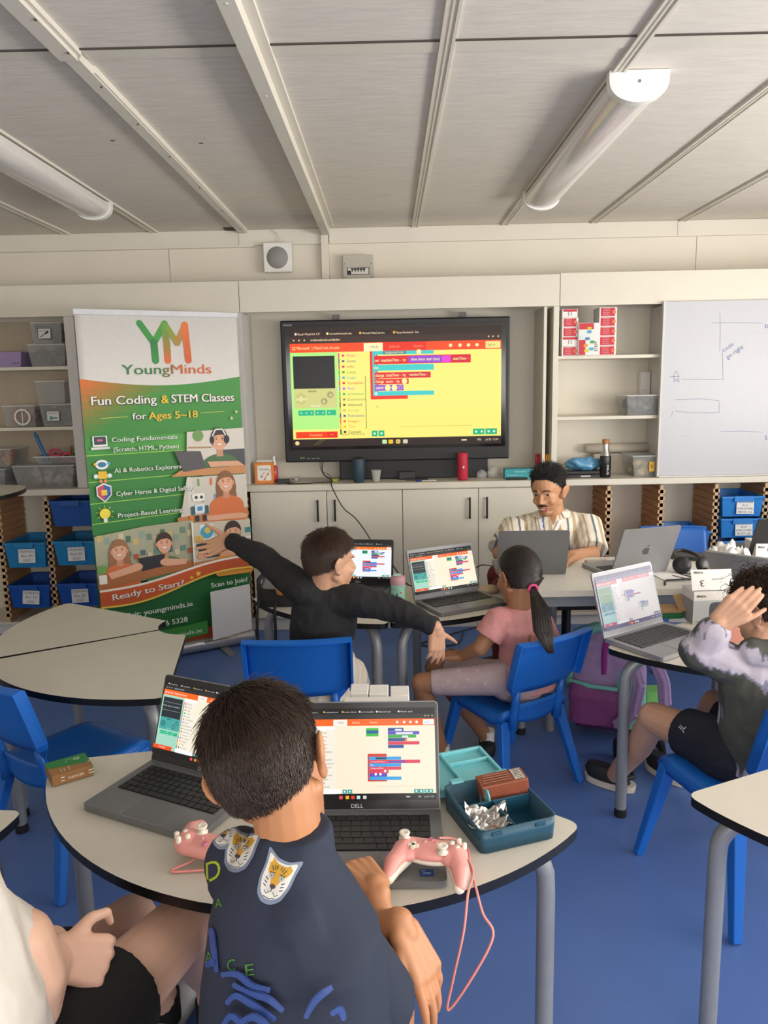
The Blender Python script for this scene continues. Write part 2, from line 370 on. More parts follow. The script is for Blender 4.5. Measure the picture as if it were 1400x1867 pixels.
# base cabinets
xs = [-.862, -.392, .072, .538, 1.0]
M_handle = mat('black_handle', '1c1d20', .35)
for i, lab in enumerate(('white base cabinet beside the roll-up banner, handle at its right', 'white base cabinet second from the banner, handle at its left', 'white base cabinet below the red speaker, handle at its right', 'white base cabinet just left of the seated man, handle at its left')):
    x0, x1 = xs[i], xs[i+1]; t = thing('base_cabinet', lab, 'cabinet', group=None)
    part(t, 'body', M_white, [(x0+.001, 4.672, .085, x1-.001, 4.99, CT-.04)]); 
    d = part(t, 'door', M_white, [(x0+.002, 4.652, .09, x1-.002, 4.670, CT-.045)], .002)
    hx = (x1-.055) if i % 2 == 0 else (x0+.05)
    h = MB(); h.box(hx-.006, 4.628, .705, hx+.006, 4.636, .84); h.box(hx-.005, 4.634, .71, hx+.005, 4.652, .72); h.box(hx-.005, 4.634, .825, hx+.005, 4.652, .835); h.build('handle', M_handle, d, bevel=.002)
    part(t, 'plinth', M_edge, [(x0+.001, 4.69, .0, x1-.001, 4.75, .0845)]); rehome(t, ((x0+x1)/2, 4.83, 0))
# tray storage units: birch runners either side
def runner_panel(x, name='runner_panel'):
    mb = MB(); mb.box(x-.008, 4.68, .09, x+.008, 4.985, CT-.045)
    z = .12
    while z < CT-.08: mb.box(x-.014, 4.672, z, x+.014, 4.985, z+.030); z += .042
    return mb
def tray_unit(label, xs, x0, x1):
    t = thing('tray_unit', label, 'storage unit')
    for x in xs:
        runner_panel(x).build('runner_panel', M_plyd, t)
        mb = MB(); z = .12
        mb.box(x-.010, 4.662, .09, x+.010, 4.679, CT-.045)
        while z < CT-.08: mb.box(x-.020, 4.662, z+.003, x+.020, 4.671, z+.025); z += .042
        mb.build('runner_edge', M_ply, t)
    part(t, 'base_panel', M_white, [(x0, 4.67, .07, x1, 4.99, .088)]); part(t, 'plinth', M_edge, [(x0, 4.70, 0, x1, 4.74, .069)]); rehome(t, ((x0+x1)/2, 4.83, 0))
tray_unit('birch tray storage unit below the left worktop end, blue trays in it', (-2.43, -2.125, -1.80, -1.49, -1.19, -.895), -3.2, -.868)
tray_unit('birch tray storage unit behind the seated man, nearly empty', (1.035, 1.338, 1.66, 1.995, 2.30, 2.62), 1.005, 3.4)
def tray(x, z, w, h, col, label, txt=None, back=0, seed=0):
    t = thing('storage_tray', label, 'tray'); y0 = 4.63
    cmat = mat('tray_'+col, col, .35, var=.04)
    mb = MB(); hw = w/2
    # tapered open bin
    b = [(x-hw*.86, y0+.02, z-h), (x+hw*.86, y0+.02, z-h), (x+hw*.86, 4.94, z-h), (x-hw*.86, 4.94, z-h)]; tp = [(x-hw*.97, y0+.004, z), (x+hw*.97, y0+.004, z), (x+hw*.97, 4.97, z), (x-hw*.97, 4.97, z)]
    mb.add(b+tp, [(3, 2, 1, 0), (0, 1, 5, 4), (1, 2, 6, 5), (2, 3, 7, 6), (3, 0, 4, 7)], False)
    ib = [(p[0]*.98+x*.02, p[1]+(.004 if k < 2 else -.004), p[2]+.004) for k, p in enumerate(b)]; it = [(p[0]*.98+x*.02, p[1]+(.004 if k < 2 else -.004), p[2]) for k, p in enumerate(tp)]
    mb.add(ib+it, [(0, 1, 2, 3), (4, 5, 1, 0), (5, 6, 2, 1), (6, 7, 3, 2), (7, 4, 0, 3)], False)
    mb.build('bin', cmat, t)
    mb = MB(); mb.box(x-hw, y0-.004, z-.012, x+hw, y0+.006, z+.002); mb.box(x-hw, 4.965, z-.012, x+hw, 4.975, z+.002); mb.box(x-hw, y0, z-.012, x-hw+.012, 4.97, z+.002); mb.box(x+hw-.012, y0, z-.012, x+hw, 4.97, z+.002)
    mb.box(x-hw*.45, y0-.010, z-.03, x+hw*.45, y0+.006, z+.004); mb.build('rim', cmat, t, bevel=.002)
    if txt:
        dx, dz, lw, lh = .0, -h*.55, .105, .085; n = Vector((0, -.99, -.1))
        q = Matrix.Translation((x+.012, y0+.0155 - .006*0, z-h*.52)) @ Matrix.Rotation(PI/2 - .10, 4, 'X') @ Matrix.Rotation(.03*(seed-2), 4, 'Z') @ Matrix.Translation((0, 0, .0165))
        mb = MB(q); mb.eps = .0004; mb.R(-lw/2, -lh/2, lw/2, lh/2, 'dfe0e2')
        n_ = len(txt)
        for k, s_ in enumerate(txt): mb.text(s_, 0, lh*(.5-(k+.85)/(n_+.2)), lh/(n_)*.55, '4a4a52', width=min(lw*.9, lw*.11*len(s_)), align='C')
        mb.build('paper_label', PRINT, t)
    rehome(t, (x, 4.8, z-h))
tray(-1.962, .862, .262, .16, '1a4f9c', 'plain dark blue tray at the top of the unit beside the banner')
tray(-2.27, .605, .262, .16, '1e7fb8', 'light blue labelled tray at the left frame edge', ('STEAM BOX', 'Box 04', 'LEGO'), seed=2)
tray(-1.962, .61, .262, .155, '1e7fb8', 'light blue labelled tray directly left of the banner', ('STEAM BOX', 'Box 03', 'LEGO'), seed=3)
tray(-2.27, .335, .262, .15, '1650a8', 'dark blue labelled tray low at the left, under a light blue one', ('STEAM BOX', 'Box 10', 'LEGO'), seed=0)
tray(-1.962, .34, .262, .15, '1650a8', 'dark blue labelled tray lowest beside the banner', ('STEAM BOX', 'Box 20', 'LEGO'), seed=3)
tray(-1.04, .585, .25, .15, '1650a8', 'blue tray peeping out from behind the right edge of the banner')
tray(-1.04, .40, .25, .14, '1650a8', 'blue tray lower behind the right edge of the banner')
tray(2.147, .812, .262, .125, '2a7fd0', 'blue tray marked discover box 1 under the white board', ('NI BE LEUS CLANN', 'ELA', 'DISCOVER', 'BOX (1)'), seed=1)
tray(2.147, .675, .262, .12, '2a7fd0', 'blue tray marked discover box 2 below box 1', ('NI BE LEUS CLANN', 'ELA', 'DISCOVER', 'BOX (2)'), seed=2)
tray(2.147, .535, .262, .12, '2a7fd0', 'blue tray lowest of three, half hidden by a dark laptop')
tray(2.46, .70, .262, .12, '2a7fd0', 'blue tray cut by the right frame edge')
tray(1.83, .60, .262, .12, '2a7fd0', 'blue tray behind the empty far blue chair')
# ================================================================ ceiling lights, wall speaker, fuse box
M_fix = mat('fixture_white', 'e6e4de', .35); M_diff = mat('ribbed_diffuser', 'd9d4d0', .2, var=.03, scale=40, stretch=(20, .3, 1), coat=.4)
def lamp(x, label):
    t = thing('ceiling_light', label, 'light', group=None)
    mb = MB(); mb.box(x-.07, 2.60, 2.462, x+.07, 4.16, 2.489); mb.build('body', M_fix, t, bevel=.004)
    mb = MB(); pr = [(x+.088*math.cos(a), 2.466-.062*math.sin(a)**.8 if math.sin(a) > 0 else 2.466) for a in [PI*i/16 for i in range(17)]]
    vs = []; 
    for y in (2.615, 4.145): vs += [(px, y, pz) for px, pz in pr]
    n = 17; mb.add(vs, [(i, i+1, n+i+1, n+i) for i in range(n-1)], True); mb.build('diffuser', M_diff, t)
    for y0, y1 in ((2.59, 2.625), (4.135, 4.17)):
        mb = MB(); q = [(x+.094*math.cos(a), 2.466-.072*max(0, math.sin(a))**.8) for a in [PI*i/16 for i in range(17)]] + [(x-.094, 2.488), (x+.094, 2.488)]
        vs = [(a, y0, b) for a, b in q] + [(a, y1, b) for a, b in q]; k = len(q)
        mb.add(vs, [tuple(range(k)), tuple(range(k, 2*k))[::-1]] + [(i, k+i, k+(i+1) % k, (i+1) % k) for i in range(k)], False); e = mb.build('end_cap', M_fix, t)
        if y0 < 3: MB().lathe([(.005, 0), (.005, .002)], (x, y0-.002, 2.455), 10, (0, 1, 0)).build('screw', mat('screw_grey', '77756f', .4), e)
    rehome(t, (x, 3.38, 2.46))
lamp(.80, 'long white fluorescent ceiling light at right, switched off'); lamp(-1.50, 'long white fluorescent ceiling light cut by the left frame edge')
t = thing('wall_speaker', 'square white wall speaker with round grey grille', 'speaker')
mb = MB(); mb.box(-.757, 4.93, 2.225, -.583, 4.965, 2.402); mb.build('case', M_fix, t, bevel=.006)
MB().lathe([(.066, 0), (.064, .004), (.001, .006)], (-.671, 4.93, 2.312), 32, (0, -1, 0)).build('grille', mat('grille_grey', '8f8e8a', .7, var=.08, scale=400), t)
mb = MB(); mb.tube([(-.70, 4.966, 2.48), (-.66, 4.955, 2.45), (-.655, 4.955, 2.42), (-.662, 4.955, 2.40)], .003, 6); mb.build('cable', M_trim, t)
mb = MB(); mb.box(-.73, 4.966, 2.26, -.61, 4.997, 2.37); mb.build('bracket', M_trim, t); rehome(t, (-.67, 4.97, 2.225))
t = thing('fuse_box', 'grey metal fuse box with breaker window on the upper wall', 'fuse box')
mb = MB(); mb.box(-.268, 4.93, 2.165, -.083, 4.998, 2.318); mb.build('case', mat('fusebox_grey', 'b5b0a4', .45), t, bevel=.003)
mb = MB(Matrix.Translation((-.268, 4.9296, 2.165)) @ Matrix.Rotation(PI/2, 4, 'X')); mb.R(.025, .035, .163, .078, '2e2e2e'); mb.R(.03, .038, .158, .075, 'd8d6d0'); mb.R(.03, .038, .05, .06, '1d1d1d')
for k in range(5): mb.R(.05+k*.018, .062, .066+k*.018, .074, '3c3c38'); mb.R(.055+k*.018, .052, .061+k*.018, .064, '161616')
for x, z in ((.012, .02), (.175, .02), (.012, .1), (.175, .1)): mb.O(x, z, .003, '333333', n=8)
mb.build('breaker_panel', PRINT, t); rehome(t, (-.175, 4.99, 2.165))
# ================================================================ interactive screen
def makecode(mb, W, H, v='tv', pan=0):
    # browser window drawn in a W x H frame, origin lower left
    def R(x0, y0, x1, y1, c, r=0): mb.R(x0*W, H-y1*H, x1*W, H-y0*H, c, r*W)
    def Tx(s, x, y, h, c, **k): 
        if 'width' in k: k['width'] *= W
        mb.text(s, x*W, H-y*H, h*H, c, **k)
    tv = v == 'tv'
    bg = {'tv': 'fff27c', 'lap': 'fdf0d6', 'glare': 'd3cccb', 'pale': 'f6fbff'}[v]; org = {'tv': 'ff4a08', 'lap': 'ff6a1c', 'glare': 'd08a90', 'pale': 'ff7a20'}[v]  # the greyed palette paints glare into one laptop's screen colours
    dk = {'tv': '2a140e', 'lap': '1c1c1c', 'glare': '6e6a86', 'pale': '232323'}[v]; red = {'tv': 'e8001c', 'lap': 'e23c58', 'glare': 'a0647c', 'pale': 'e0506a'}[v]
    blu = {'tv': '35d0cc', 'lap': '2fa6e6', 'glare': '6f80ac', 'pale': '4aa0e8'}[v]; pur = {'tv': '9a3ed2', 'lap': '5a50c0', 'glare': '7f7fc0', 'pale': '6a60d0'}[v]
    tx = 'fff4b0' if tv else 'f4f4f4'
    R(0, 0, 1, 1, dk); R(0, .0, 1, .06, dk)
    tabs = (('Real Madrid CF', .04), ('real madrid bernardo silva', .19), ('Microsoft MakeCode Arc', .345), ('Human Benchmark - Rea', .505)) if tv else (('Google Docs', .04), ('Microsoft MakeCode', .17), ('makecode.com', .30), ('code share', .42), ('arcade', .53), ('MakeCode Arcade', .64), ('New tab', .78))
    if tv: R(.335, .022, .475, .058, '140a08', .004)
    for i, (s, x) in enumerate(tabs): mb.O((x-.01)*W, H-.04*H, .006*W, ('dddddd', 'ffe9a0', 'ffb040', 'ffb040', 'eeeeee', 'eeeeee', 'eeeeee')[i], n=10); Tx(s, x, .05, .018, 'f8d8b0' if tv else 'c8c8c8', width=.105 if tv else .08, bold=.01)
    R(0, .062, 1, .118, '3a211a' if tv else '303030' if v != 'glare' else '8a86a0'); Tx('arcade.makecode.com/#editor', .10, .10, .02, 'ffe0b0' if tv else 'cccccc', width=.14 if tv else .10, bold=.01)
    for x in (.02, .045, .07): mb.O(x*W, H-.092*H, .004*W, 'e8c8a0', n=8)
    for x in (.94, .96, .985): mb.O(x*W, H-.09*H, .004*W, 'e8c8a0', n=8)
    R(0, .12, 1, .935, bg)
    R(0, .12, 1, .195, org); R(.35, .125, .44, .195, 'fff6c0' if tv else 'fff6ee'); R(.44, .12, .645, .195, 'f02608' if tv else org)
    for i, c_ in enumerate((0, 1, 2, 3)): mb.O((.015+(i % 2)*.009)*W, H-(.152+(i//2)*.016)*H, .0038*W, 'ffe9a0' if tv else 'ffffff', n=4)
    Tx('Microsoft', .034, .17, .026, 'ffe9a0' if tv else 'ffffff', width=.06, bold=.01); Tx('| MakeCode Arcade', .105, .17, .026, 'ffe9a0' if tv else 'ffffff', width=.13)
    Tx('< Blocks', .375, .168, .024, '9a7a3a', width=.045); Tx('JavaScript', .47, .168, .024, 'ff9a5a' if tv else 'ffe0c8', width=.05); Tx('Assets', .585, .168, .024, 'ff9a5a' if tv else 'ffe0c8', width=.045)
    for x in (.76, .805, .845, .885): mb.O(x*W, H-.158*H, .0085*W, 'fff0b8' if tv else 'ffffff', n=8)
    R(.925, .13, .995, .188, 'ffe98a' if tv else 'ffffff', .004); Tx('Sign in', .935, .168, .022, '7a7020' if tv else '888888', width=.035)
    # simulator
    g = {'tv': 'b6f584', 'lap': 'a9dcc6', 'glare': '9dbcc0', 'pale': 'b0e0d0'}[v]
    R(0, .195, .225, .935 if not tv else .85, g)
    R(.012, .225, .21, .50 if not tv else .51, '050505' if tv else '263036' if v != 'glare' else '7d9c80'); R(.012, .50, .215, .665, 'd6d484' if tv else '4aa9a4' if v != 'glare' else '6c8c98', .006)
    if not tv: Tx('Press any to continue', .02, .35, .02, 'dddddd', width=.17); R(.02, .29, .2, .295, '999999'); R(.02, .40, .2, .405, '999999')
    cc = 'e6e0a0' if tv else '348a88'
    mb.O(.045*W, H-.585*H, .026*W, 'c8c470' if tv else cc, n=14); R(.038, .56, .052, .615, cc); R(.02, .578, .072, .60, cc)
    for x, y, s in ((.185, .555, 'A'), (.155, .61, 'B')): mb.O(x*W, H-y*H, .016*W, 'a8a460' if tv else '2c7876', n=14); Tx(s, x-.006, y+.016, .03, 'f4f0c0' if tv else 'a0d0d0')
    R(.08, .515, .12, .53, 'a8a460' if tv else '2c7876', .003); Tx('Microsoft', .09, .655, .018, 'fffbe0' if tv else 'bbe0e0', width=.045)
    for a, b in ((.03, .105), (.11, .16), (.165, .21)):
        R(a, .685, b, .73, '13ba86' if v != 'glare' else '5c7ca0')
        for k in range(int((b-a)/.024)): mb.O((a+.013+k*.025)*W, H-.708*H, .004*W, 'c0f8e0', n=6)
    # toolbox
    cats = (('Music', 'e6307a'), ('Scene', '4b6584'), ('Info', 'cf4a50'), ('Loops', '30b020'), ('Logic', '30a8c0'), ('Variables', 'dc3030'), ('Math', 'b060e0'), ('Animation', '30b850'), ('Extensions', '8a8a50'), ('Advanced', '504e30'), ('Arrays', 'd0c060'), ('Functions', '2a50a0'), ('Images', 'ff6a20'), ('Text', 'ffc000'), ('Console', '282828'))
    if not tv: R(.225, .195, .365, .935, 'fbf3e2' if v != 'glare' else 'dad4d4'); R(.24, .205, .355, .235, 'ffffff')
    for i, (s, c) in enumerate(cats):
        y = .225 + i*.0465 if tv else .265+i*.042; R(.228, y-.022, .234, y+.022, c); R(.245, y-.008, .257, y+.010, c if v != 'glare' else 'a8a0b0'); Tx(s, .268, y+.012, .024, c if tv else ('8a8a8a' if v != 'glare' else 'a8a4ac'), width=.0085*len(s))
    if tv: R(.353, .40, .356, .85, '6a7a48')
    # blocks
    def blk(x0, y0, x1, y1, c): R(x0, y0, x1, y1, c, .003)
    if tv:
        blk(.378, .195, .415, .60, 'ff1e00'); blk(.378, .56, .555, .602, 'ff1e00'); R(.39, .195, .68, .225, blu); R(.44, .198, .55, .222, '3d7c80', .01); Tx('background color', .45, .217, .02, 'fff4c0', width=.09); mb.O(.61*W, H-.207*H, .012*W, 'fff0a0')
        R(.39, .195, .408, .57, blu); blk(.398, .235, .855, .305, red); R(.56, .24, .72, .30, pur, .012); R(.72, .243, .76, .30, 'e83ad8'); R(.765, .245, .845, .298, 'd80030', .01)
        Tx('set  reactionTime -  to', .402, .284, .026, tx, width=.145, bold=.015); Tx('time since start (ms)', .572, .28, .026, tx, width=.135, bold=.02); Tx('startTime -', .772, .28, .024, tx, width=.07, bold=.015)
        blk(.39, .31, .68, .36, blu); Tx('else', .395, .345, .025, tx, bold=.01, width=.024); blk(.398, .375, .665, .425, red); R(.555, .378, .655, .42, 'd80028', .01); Tx('change  totalTime -  by', .402, .41, .025, tx, width=.145, bold=.015); Tx('reactionTime -', .563, .408, .024, tx, width=.085, bold=.015)
        blk(.398, .43, .56, .475, red); Tx('change  count -  by', .402, .462, .025, tx, width=.115, bold=.015); mb.O(.54*W, H-.452*H, .013*W, 'fff6a0'); blk(.398, .48, .535, .53, pur); Tx('splash', .403, .515, .026, tx, bold=.02, width=.037)
        mb.O(.46*W, H-.505*H, .014*W, 'fff6a0'); mb.O(.492*W, H-.505*H, .014*W, 'fff6a0'); mb.O(.52*W, H-.505*H, .009*W, 'f0e0c0'); mb.O(.52*W, H-.505*H, .007*W, pur); blk(.39, .535, .68, .572, blu); mb.O(.404*W, H-.553*H, .008*W, 'c0fff0')
        mb.P([(.405*W, H-.655*H), (.408*W, H-.672*H), (.411*W, H-.665*H)], '404020'); R(.518, .838, .86, .842, 'd0c860')
    elif v == 'glare':
        for (x0, y0, x1, y1, c) in ((.45, .36, .56, .38, red), (.455, .38, .60, .41, blu), (.46, .41, .58, .44, pur), (.46, .45, .70, .475, red), (.46, .48, .58, .51, pur), (.46, .52, .49, .56, '8890b0'), (.40, .42, .44, .445, pur), (.66, .62, .74, .64, '7a90a0'), (.665, .64, .80, .67, blu), (.67, .68, .80, .70, red), (.67, .71, .79, .74, '7ab0a8')): blk(x0, y0, x1, y1, c)
        R(.665, .62, .68, .80, '7a90a0'); R(.455, .36, .468, .56, blu); R(.86, .88, .97, .91, '606068')
    else:
        dx = 0 if pan == 0 else -.06
        blk(.56+dx, .22, .64+dx, .31, '3fbf3f'); R(.565+dx, .245, .64+dx, .28, '0c5c9a')
        for k, (wd, c) in enumerate(((.10, '1f4f9a'), (.20, pur), (.18, '34b040'), (.12, '205090'), (.20, red), (.10, '20509a'))): blk(.70+dx, .22+k*.037, .70+wd+dx, .255+k*.037, c)
        for a, b, y in ((.745, .79, .23), (.75, .86, .268), (.79, .83, .305)): R(a+dx, y, b+dx, y+.02, 'f0f0ff', .006)
        mb.O((.815+dx)*W, H-.352*H, .008*W, 'ff8020')
        x = .57+dx
        blk(x, .50, x+.12, .80, 'd63a2a'); R(x+.01, .53, x+.03, .78, blu)
        for k, (wd, c) in enumerate(((.20, blu), (.32, red), (.20, blu), (.20, red), (.12, red), (.11, pur), (.20, blu))): blk(x+.012, .533+k*.036, x+.012+wd, .568+k*.036, c)
        R(x+.05, .54, x+.12, .56, '16404a', .006); R(x+.13, .577, x+.24, .598, pur, .006)
        for a, y in ((.11, .688), (.05, .722), (.08, .722)): mb.O((x+a)*W, H-(y)*H, .008*W, 'ffffff')
        Tx('else', x+.016, .628, .018, 'ffffff'); Tx('set reactionTime to', x+.02, .592, .016, 'ffffff', width=.09); Tx('change totalTime', x+.02, .664, .016, 'ffffff', width=.08)
        R(.62+dx, .855, .95+dx, .859, 'e0d4c0')
    if tv:
        R(.015, .87, .165, .925, 'ff3c08'); R(.165, .87, .215, .925, 'f02400'); Tx('Download', .08, .91, .026, 'ffb070', width=.06, bold=.01); Tx('...', .18, .9, .03, 'ffe0c0'); Tx('Reaction Time: 60 is fun', .235, .905, .02, '8a8440', width=.11)
        for a, b in ((.38, .407), (.412, .44), (.865, .92), (.925, .98)): R(a, .87, b, .92, '12b57e')
        for x in (.393, .426, .88, .907, .94, .966): mb.O(x*W, H-.895*H, .006*W, 'd0ffe0', n=8)
    else:
        R(0, .875, .19, .93, 'f0531c' if v != 'glare' else 'b04a6c'); Tx('Download', .06, .91, .022, 'ffffff', width=.06); R(.225, .88, .40, .93, 'ffffff' if v != 'glare' else 'd8d4d8')
        for a, b in ((.41, .437), (.442, .47), (.86, .92), (.925, .98)): R(a, .885, b, .925, '1ba39a' if v != 'glare' else '5c5c68')
        for x in (.423, .456, .875, .905, .94, .965): mb.O(x*W, H-.905*H, .006*W, 'ffffff', n=8)
    R(0, .935, 1, 1, '2c1c1a' if tv else ('161616' if v != 'glare' else '5e5a78'))
    for x, c in ((.44, 'c8f0b0'), (.47, 'ffc820'), (.505, 'e84030'), (.54, 'd8d8b0')) if tv else ((.40, 'f05060'), (.44, 'ffb820'), (.475, 'e84030'), (.51, 'c8e8f0'), (.55, 'd8d8d8')): R(x-.011, .95, x+.011, .985, c, .004)
    mb.O(.505*W, H-.967*H, .011*W, 'fbd020') if tv else None; mb.O(.505*W, H-.967*H, .005*W, '4aa0f0') if tv else None
    Tx('Jul 23  11:54' if tv else 'Jul 23 11:54', .925, .972, .017, 'ffe8c0' if tv else 'dddddd', width=.06); Tx('78%', .885, .972, .017, 'ffe8c0' if tv else 'dddddd', width=.02); R(.81, .958, .835, .97, 'ffe0b0' if tv else 'cccccc')
    if tv:
        mb.line([(.10*W, H-.985*H), (.135*W, H-.94*H)], .002*W, '7a7a20'); mb.line([(.115*W, H-.985*H), (.15*W, H-.94*H)], .002*W, '7a7a20'); mb.O(.02*W, H-.967*H, .01*W, 'ffd8a0')
TY = 4.80
tl = aty(510, 585, TY); br = aty(927, 836, TY)
x0, x1, z0, z1 = tl.x, aty(930, 574, TY).x, br.z, tl.z
t = thing('interactive_screen', 'large black-framed screen showing block code on yellow', 'television')
mb = MB(); mb.box(x0, TY, z0+.0, x1, TY+.09, z1); mb.build('housing', mat('screen_housing_black', '0d0e10', .45), t, bevel=.008)
sl = aty(527, 601, TY); sr = aty(914, 590, TY); sb = aty(533, 815, TY)
sx0, sx1, sz0, sz1 = sl.x, sr.x, sb.z, sl.z
mb = MB(); mb.box(sx0-.028, TY-.002, sz0-.02, sx1+.028, TY+.003, sz1+.02); mb.build('glass_border', mat('screen_glass_border', '0a0a0b', .12), t, bevel=.001)
W_, H_ = sx1-sx0, sz1-sz0
mb = MB(Matrix.Translation((sx0, TY-.0025, sz0)) @ Matrix.Rotation(PI/2, 4, 'X')); mb.eps = .00008; makecode(mb, W_, H_, 'tv'); mb.build('screen', SCREEN, t)
mb = MB(Matrix.Translation((x0, TY-.0005, z0)) @ Matrix.Rotation(PI/2, 4, 'X')); mb.text('avocor', .02, z1-z0-.032, .016, 'b8b8b8', width=.055)
for k in range(3): mb.R(.135+k*.03, .022, .155+k*.03, .026, '9a9a9a')
mb.O(.10, .028, .004, 'b0e070', n=8); mb.O(.115, .028, .004, 'b0e070', n=8); mb.build('logo', PRINT, t)
for px in (612, 843):
    p = aty(px, 572, 4.93); mb = MB(); mb.box(p.x-.022, 4.91, 1.5, p.x+.022, 4.93, 1.962); mb.build('mounting_rail', mat('rail_grey', '77767a', .5), t)
mb = MB(); mb.box(-.32, 4.84, CT+.001, .62, 4.93, z0+.02); mb.build('connection_box', mat('screen_housing_black', '', 0), t, bevel=.006)
rehome(t, (0, 4.85, CT))
# ================================================================ tables
TH = .63
M_top = mat('table_laminate', 'c9c3b6', .42, var=.02, scale=14); M_rim = mat('black_table_edge', '0d0d0e', .35)
M_leg = mat('silver_grey_steel', '8f9297', .42, metal=.25, var=.03); M_foot = mat('rubber_foot', '101011', .7)
def table_leg(t, foot, elbow, inner, r=.0195):
    fx, fy = foot; ex, ey = elbow; ix, iy = inner
    pts = [(fx, fy, .012)]
    top = Vector((ex, ey, TH-.055)); f = Vector((fx, fy, .012)); pts += [tuple(f.lerp(top, k)) for k in (.3, .6, .82)]
    d = (Vector((ix, iy, 0)) - Vector((ex, ey, 0))).normalized(); e = Vector((ex, ey, TH-.043)); R = .085; a = f.lerp(top, 1) ; a.z = TH-.043-R
    for k in range(1, 8): q = PI/2*k/7; pts.append(tuple(Vector((a.x, a.y, a.z)) + d*(R*(1-math.cos(q))) + Vector((0, 0, R*math.sin(q)))))
    pts.append((ix, iy, TH-.043))
    o = MB().tube(pts, r, 16).build('leg', M_leg, t)
    MB().tube([(fx, fy, .001), (fx, fy, .02), (fx, fy, .03)], [r*1.12, r*1.12, r*1.05], 14).build('foot_cap', M_foot, o)
def petal(label, cx, cy, a0, a1, r=.71, rin=.12, legs=True, group='arc topped classroom tables'):
    a0 *= PI/180; a1 *= PI/180
    pt = lambda a, q: (cx + q*math.cos(a), cy + q*math.sin(a))
    g = .004; poly = []; rr = []
    n = 22; sh = g/r
    for i in range(n+1): poly.append(pt(a0+sh+(a1-a0-2*sh)*i/n, r)); rr.append(.05 if i in (0, n) else 0)
    # enlarge the corner radius by dropping the neighbours of the corners
    poly = [poly[0]] + poly[2:-2] + [poly[-1]]; rr = [.055] + [0]*(len(poly)-2) + [.055]
    m = 8
    for i in range(m+1): poly.append(pt(a1-g/rin-(a1-a0-2*g/rin)*i/m, rin)); rr.append(.02 if i in (0, m) else 0)
    poly = round_poly(poly, rr, 6)
    t = thing('classroom_table', label, 'table', group=None)
    mb = MB(); mb.prism(poly, TH-.022, TH-.001, 1, 0); mb.cur = 1; mb.build('tabletop', [M_rim, M_top], t, bevel=.0025)
    am = (a0+a1)/2
    for a, q in ((a0+.075, r-.055), (a1-.075, r-.055), (am, rin+.06)):
        p = pt(a, q); c = pt(am, r*.62 if q > .3 else rin+.22)
        table_leg(t, p, p, c)
    mb = MB(); A = pt(a0+.075, r*.8); B = pt(a1-.075, r*.8); Cc = pt(am, r*.62); D = pt(am, rin+.06)
    mb.tube([pt(a0+.075, r-.12), (Cc[0], Cc[1]), pt(a1-.075, r-.12)], .0, 4) if 0 else None
    mb.tube([(Cc[0], Cc[1], TH-.043), (D[0], D[1], TH-.043)], .017, 10); mb.box(Cc[0]-.03, Cc[1]-.03, TH-.043, Cc[0]+.03, Cc[1]+.03, TH-.0225); mb.build('underframe', M_leg, t)
    rehome(t, (cx + r*.6*math.cos(am), cy + r*.6*math.sin(am), 0)); return t
petal('near table at left carrying the small green and brown box and a grey laptop', -.17, 1.92, 191, 261, r=.70)
petal('near table at right carrying the open lunch box and laptop', -.17, 1.92, 261, 321.5, r=.715)
petal('nearer of the two bare tables in front of the banner', -.79, 2.87, 211, 279, r=.715)
petal('farther of the two bare tables, beside the blue trays', -.79, 2.87, 151, 210, r=.70)
petal('table holding the black bag, left of the boy in black', .02, 3.53, 205, 267, r=.70)
petal('table with the grey laptop in front of the girl in pink', .02, 3.53, 267, 332, r=.69)
petal('table with grey laptop and two open boxes beside the tie-dye hoodie', 1.30, 2.94, 215, 278, r=.70)
petal('table behind the hoodie arm, at the right frame edge', 1.30, 2.94, 279, 341, r=.70)
petal('bare table cut by the right frame edge, in the foreground', 1.30, 1.88, 204, 266, r=.72)
petal('table corner just showing at the left frame edge', -1.50, 1.62, -62, -5, r=.68)
# teacher's long table
t = thing('long_table', 'long white table with laptops where the man sits', 'table')
TT = .72
mb = MB(); mb.prism(round_poly([(.47, 2.94), (2.9, 2.94), (2.9, 3.50), (.47, 3.50)], .02), TT-.026, TT-.001); mb.build('tabletop', mat('white_desk', 'dcd8ce', .4, var=.02), t, bevel=.003)
mb = MB(); mb.box(.50, 2.97, TT-.075, 2.85, 3.0, TT-.027); mb.box(.50, 3.44, TT-.075, 2.85, 3.47, TT-.027); mb.box(.50, 2.97, TT-.075, .53, 3.47, TT-.027); mb.build('frame', mat('desk_frame_grey', '8c959c', .45), t)
for x, y in ((.53, 3.455), (2.2, 2.99), (2.2, 3.455)):
    MB().tube([(x, y, 0.001), (x, y, TT-.03)], .022, 14).build('leg', M_leg, t)
MB().tube([(.69, 3.22, 0.001), (.69, 3.22, TT-.03)], .022, 14).build('leg', M_leg, t)
rehome(t, (1.6, 3.22, 0))
t = thing('cable_box', 'grey box beside the mouse at the left end of the white desk', 'box')
mb = MB(); mb.box(.468, 2.96, TH+.001, .498, 3.10, TH+.062); mb.build('case', mat('box_grey', '8d8b87', .5), t, bevel=.002); rehome(t, (.45, 3.2, TH))
# high table edge at the left
t = thing('side_table', 'round-edged table end jutting in at the left frame edge', 'table')
p = aty(22, 894, 3.9)
mb = MB(); mb.prism(round_poly([(p.x-1.0, 3.55), (p.x+.04, 3.62), (p.x+.06, 3.9), (p.x-.02, 4.12), (p.x-1.0, 4.15)], [0, .14, .12, .14, 0], 8), p.z-.022, p.z, 1, 0); mb.build('tabletop', [M_rim, M_top], t, bevel=.002)
MB().tube([(p.x-.6, 3.85, .001), (p.x-.6, 3.85, p.z-.022)], .025, 14).build('leg', M_leg, t); rehome(t, (p.x-.6, 3.85, 0))
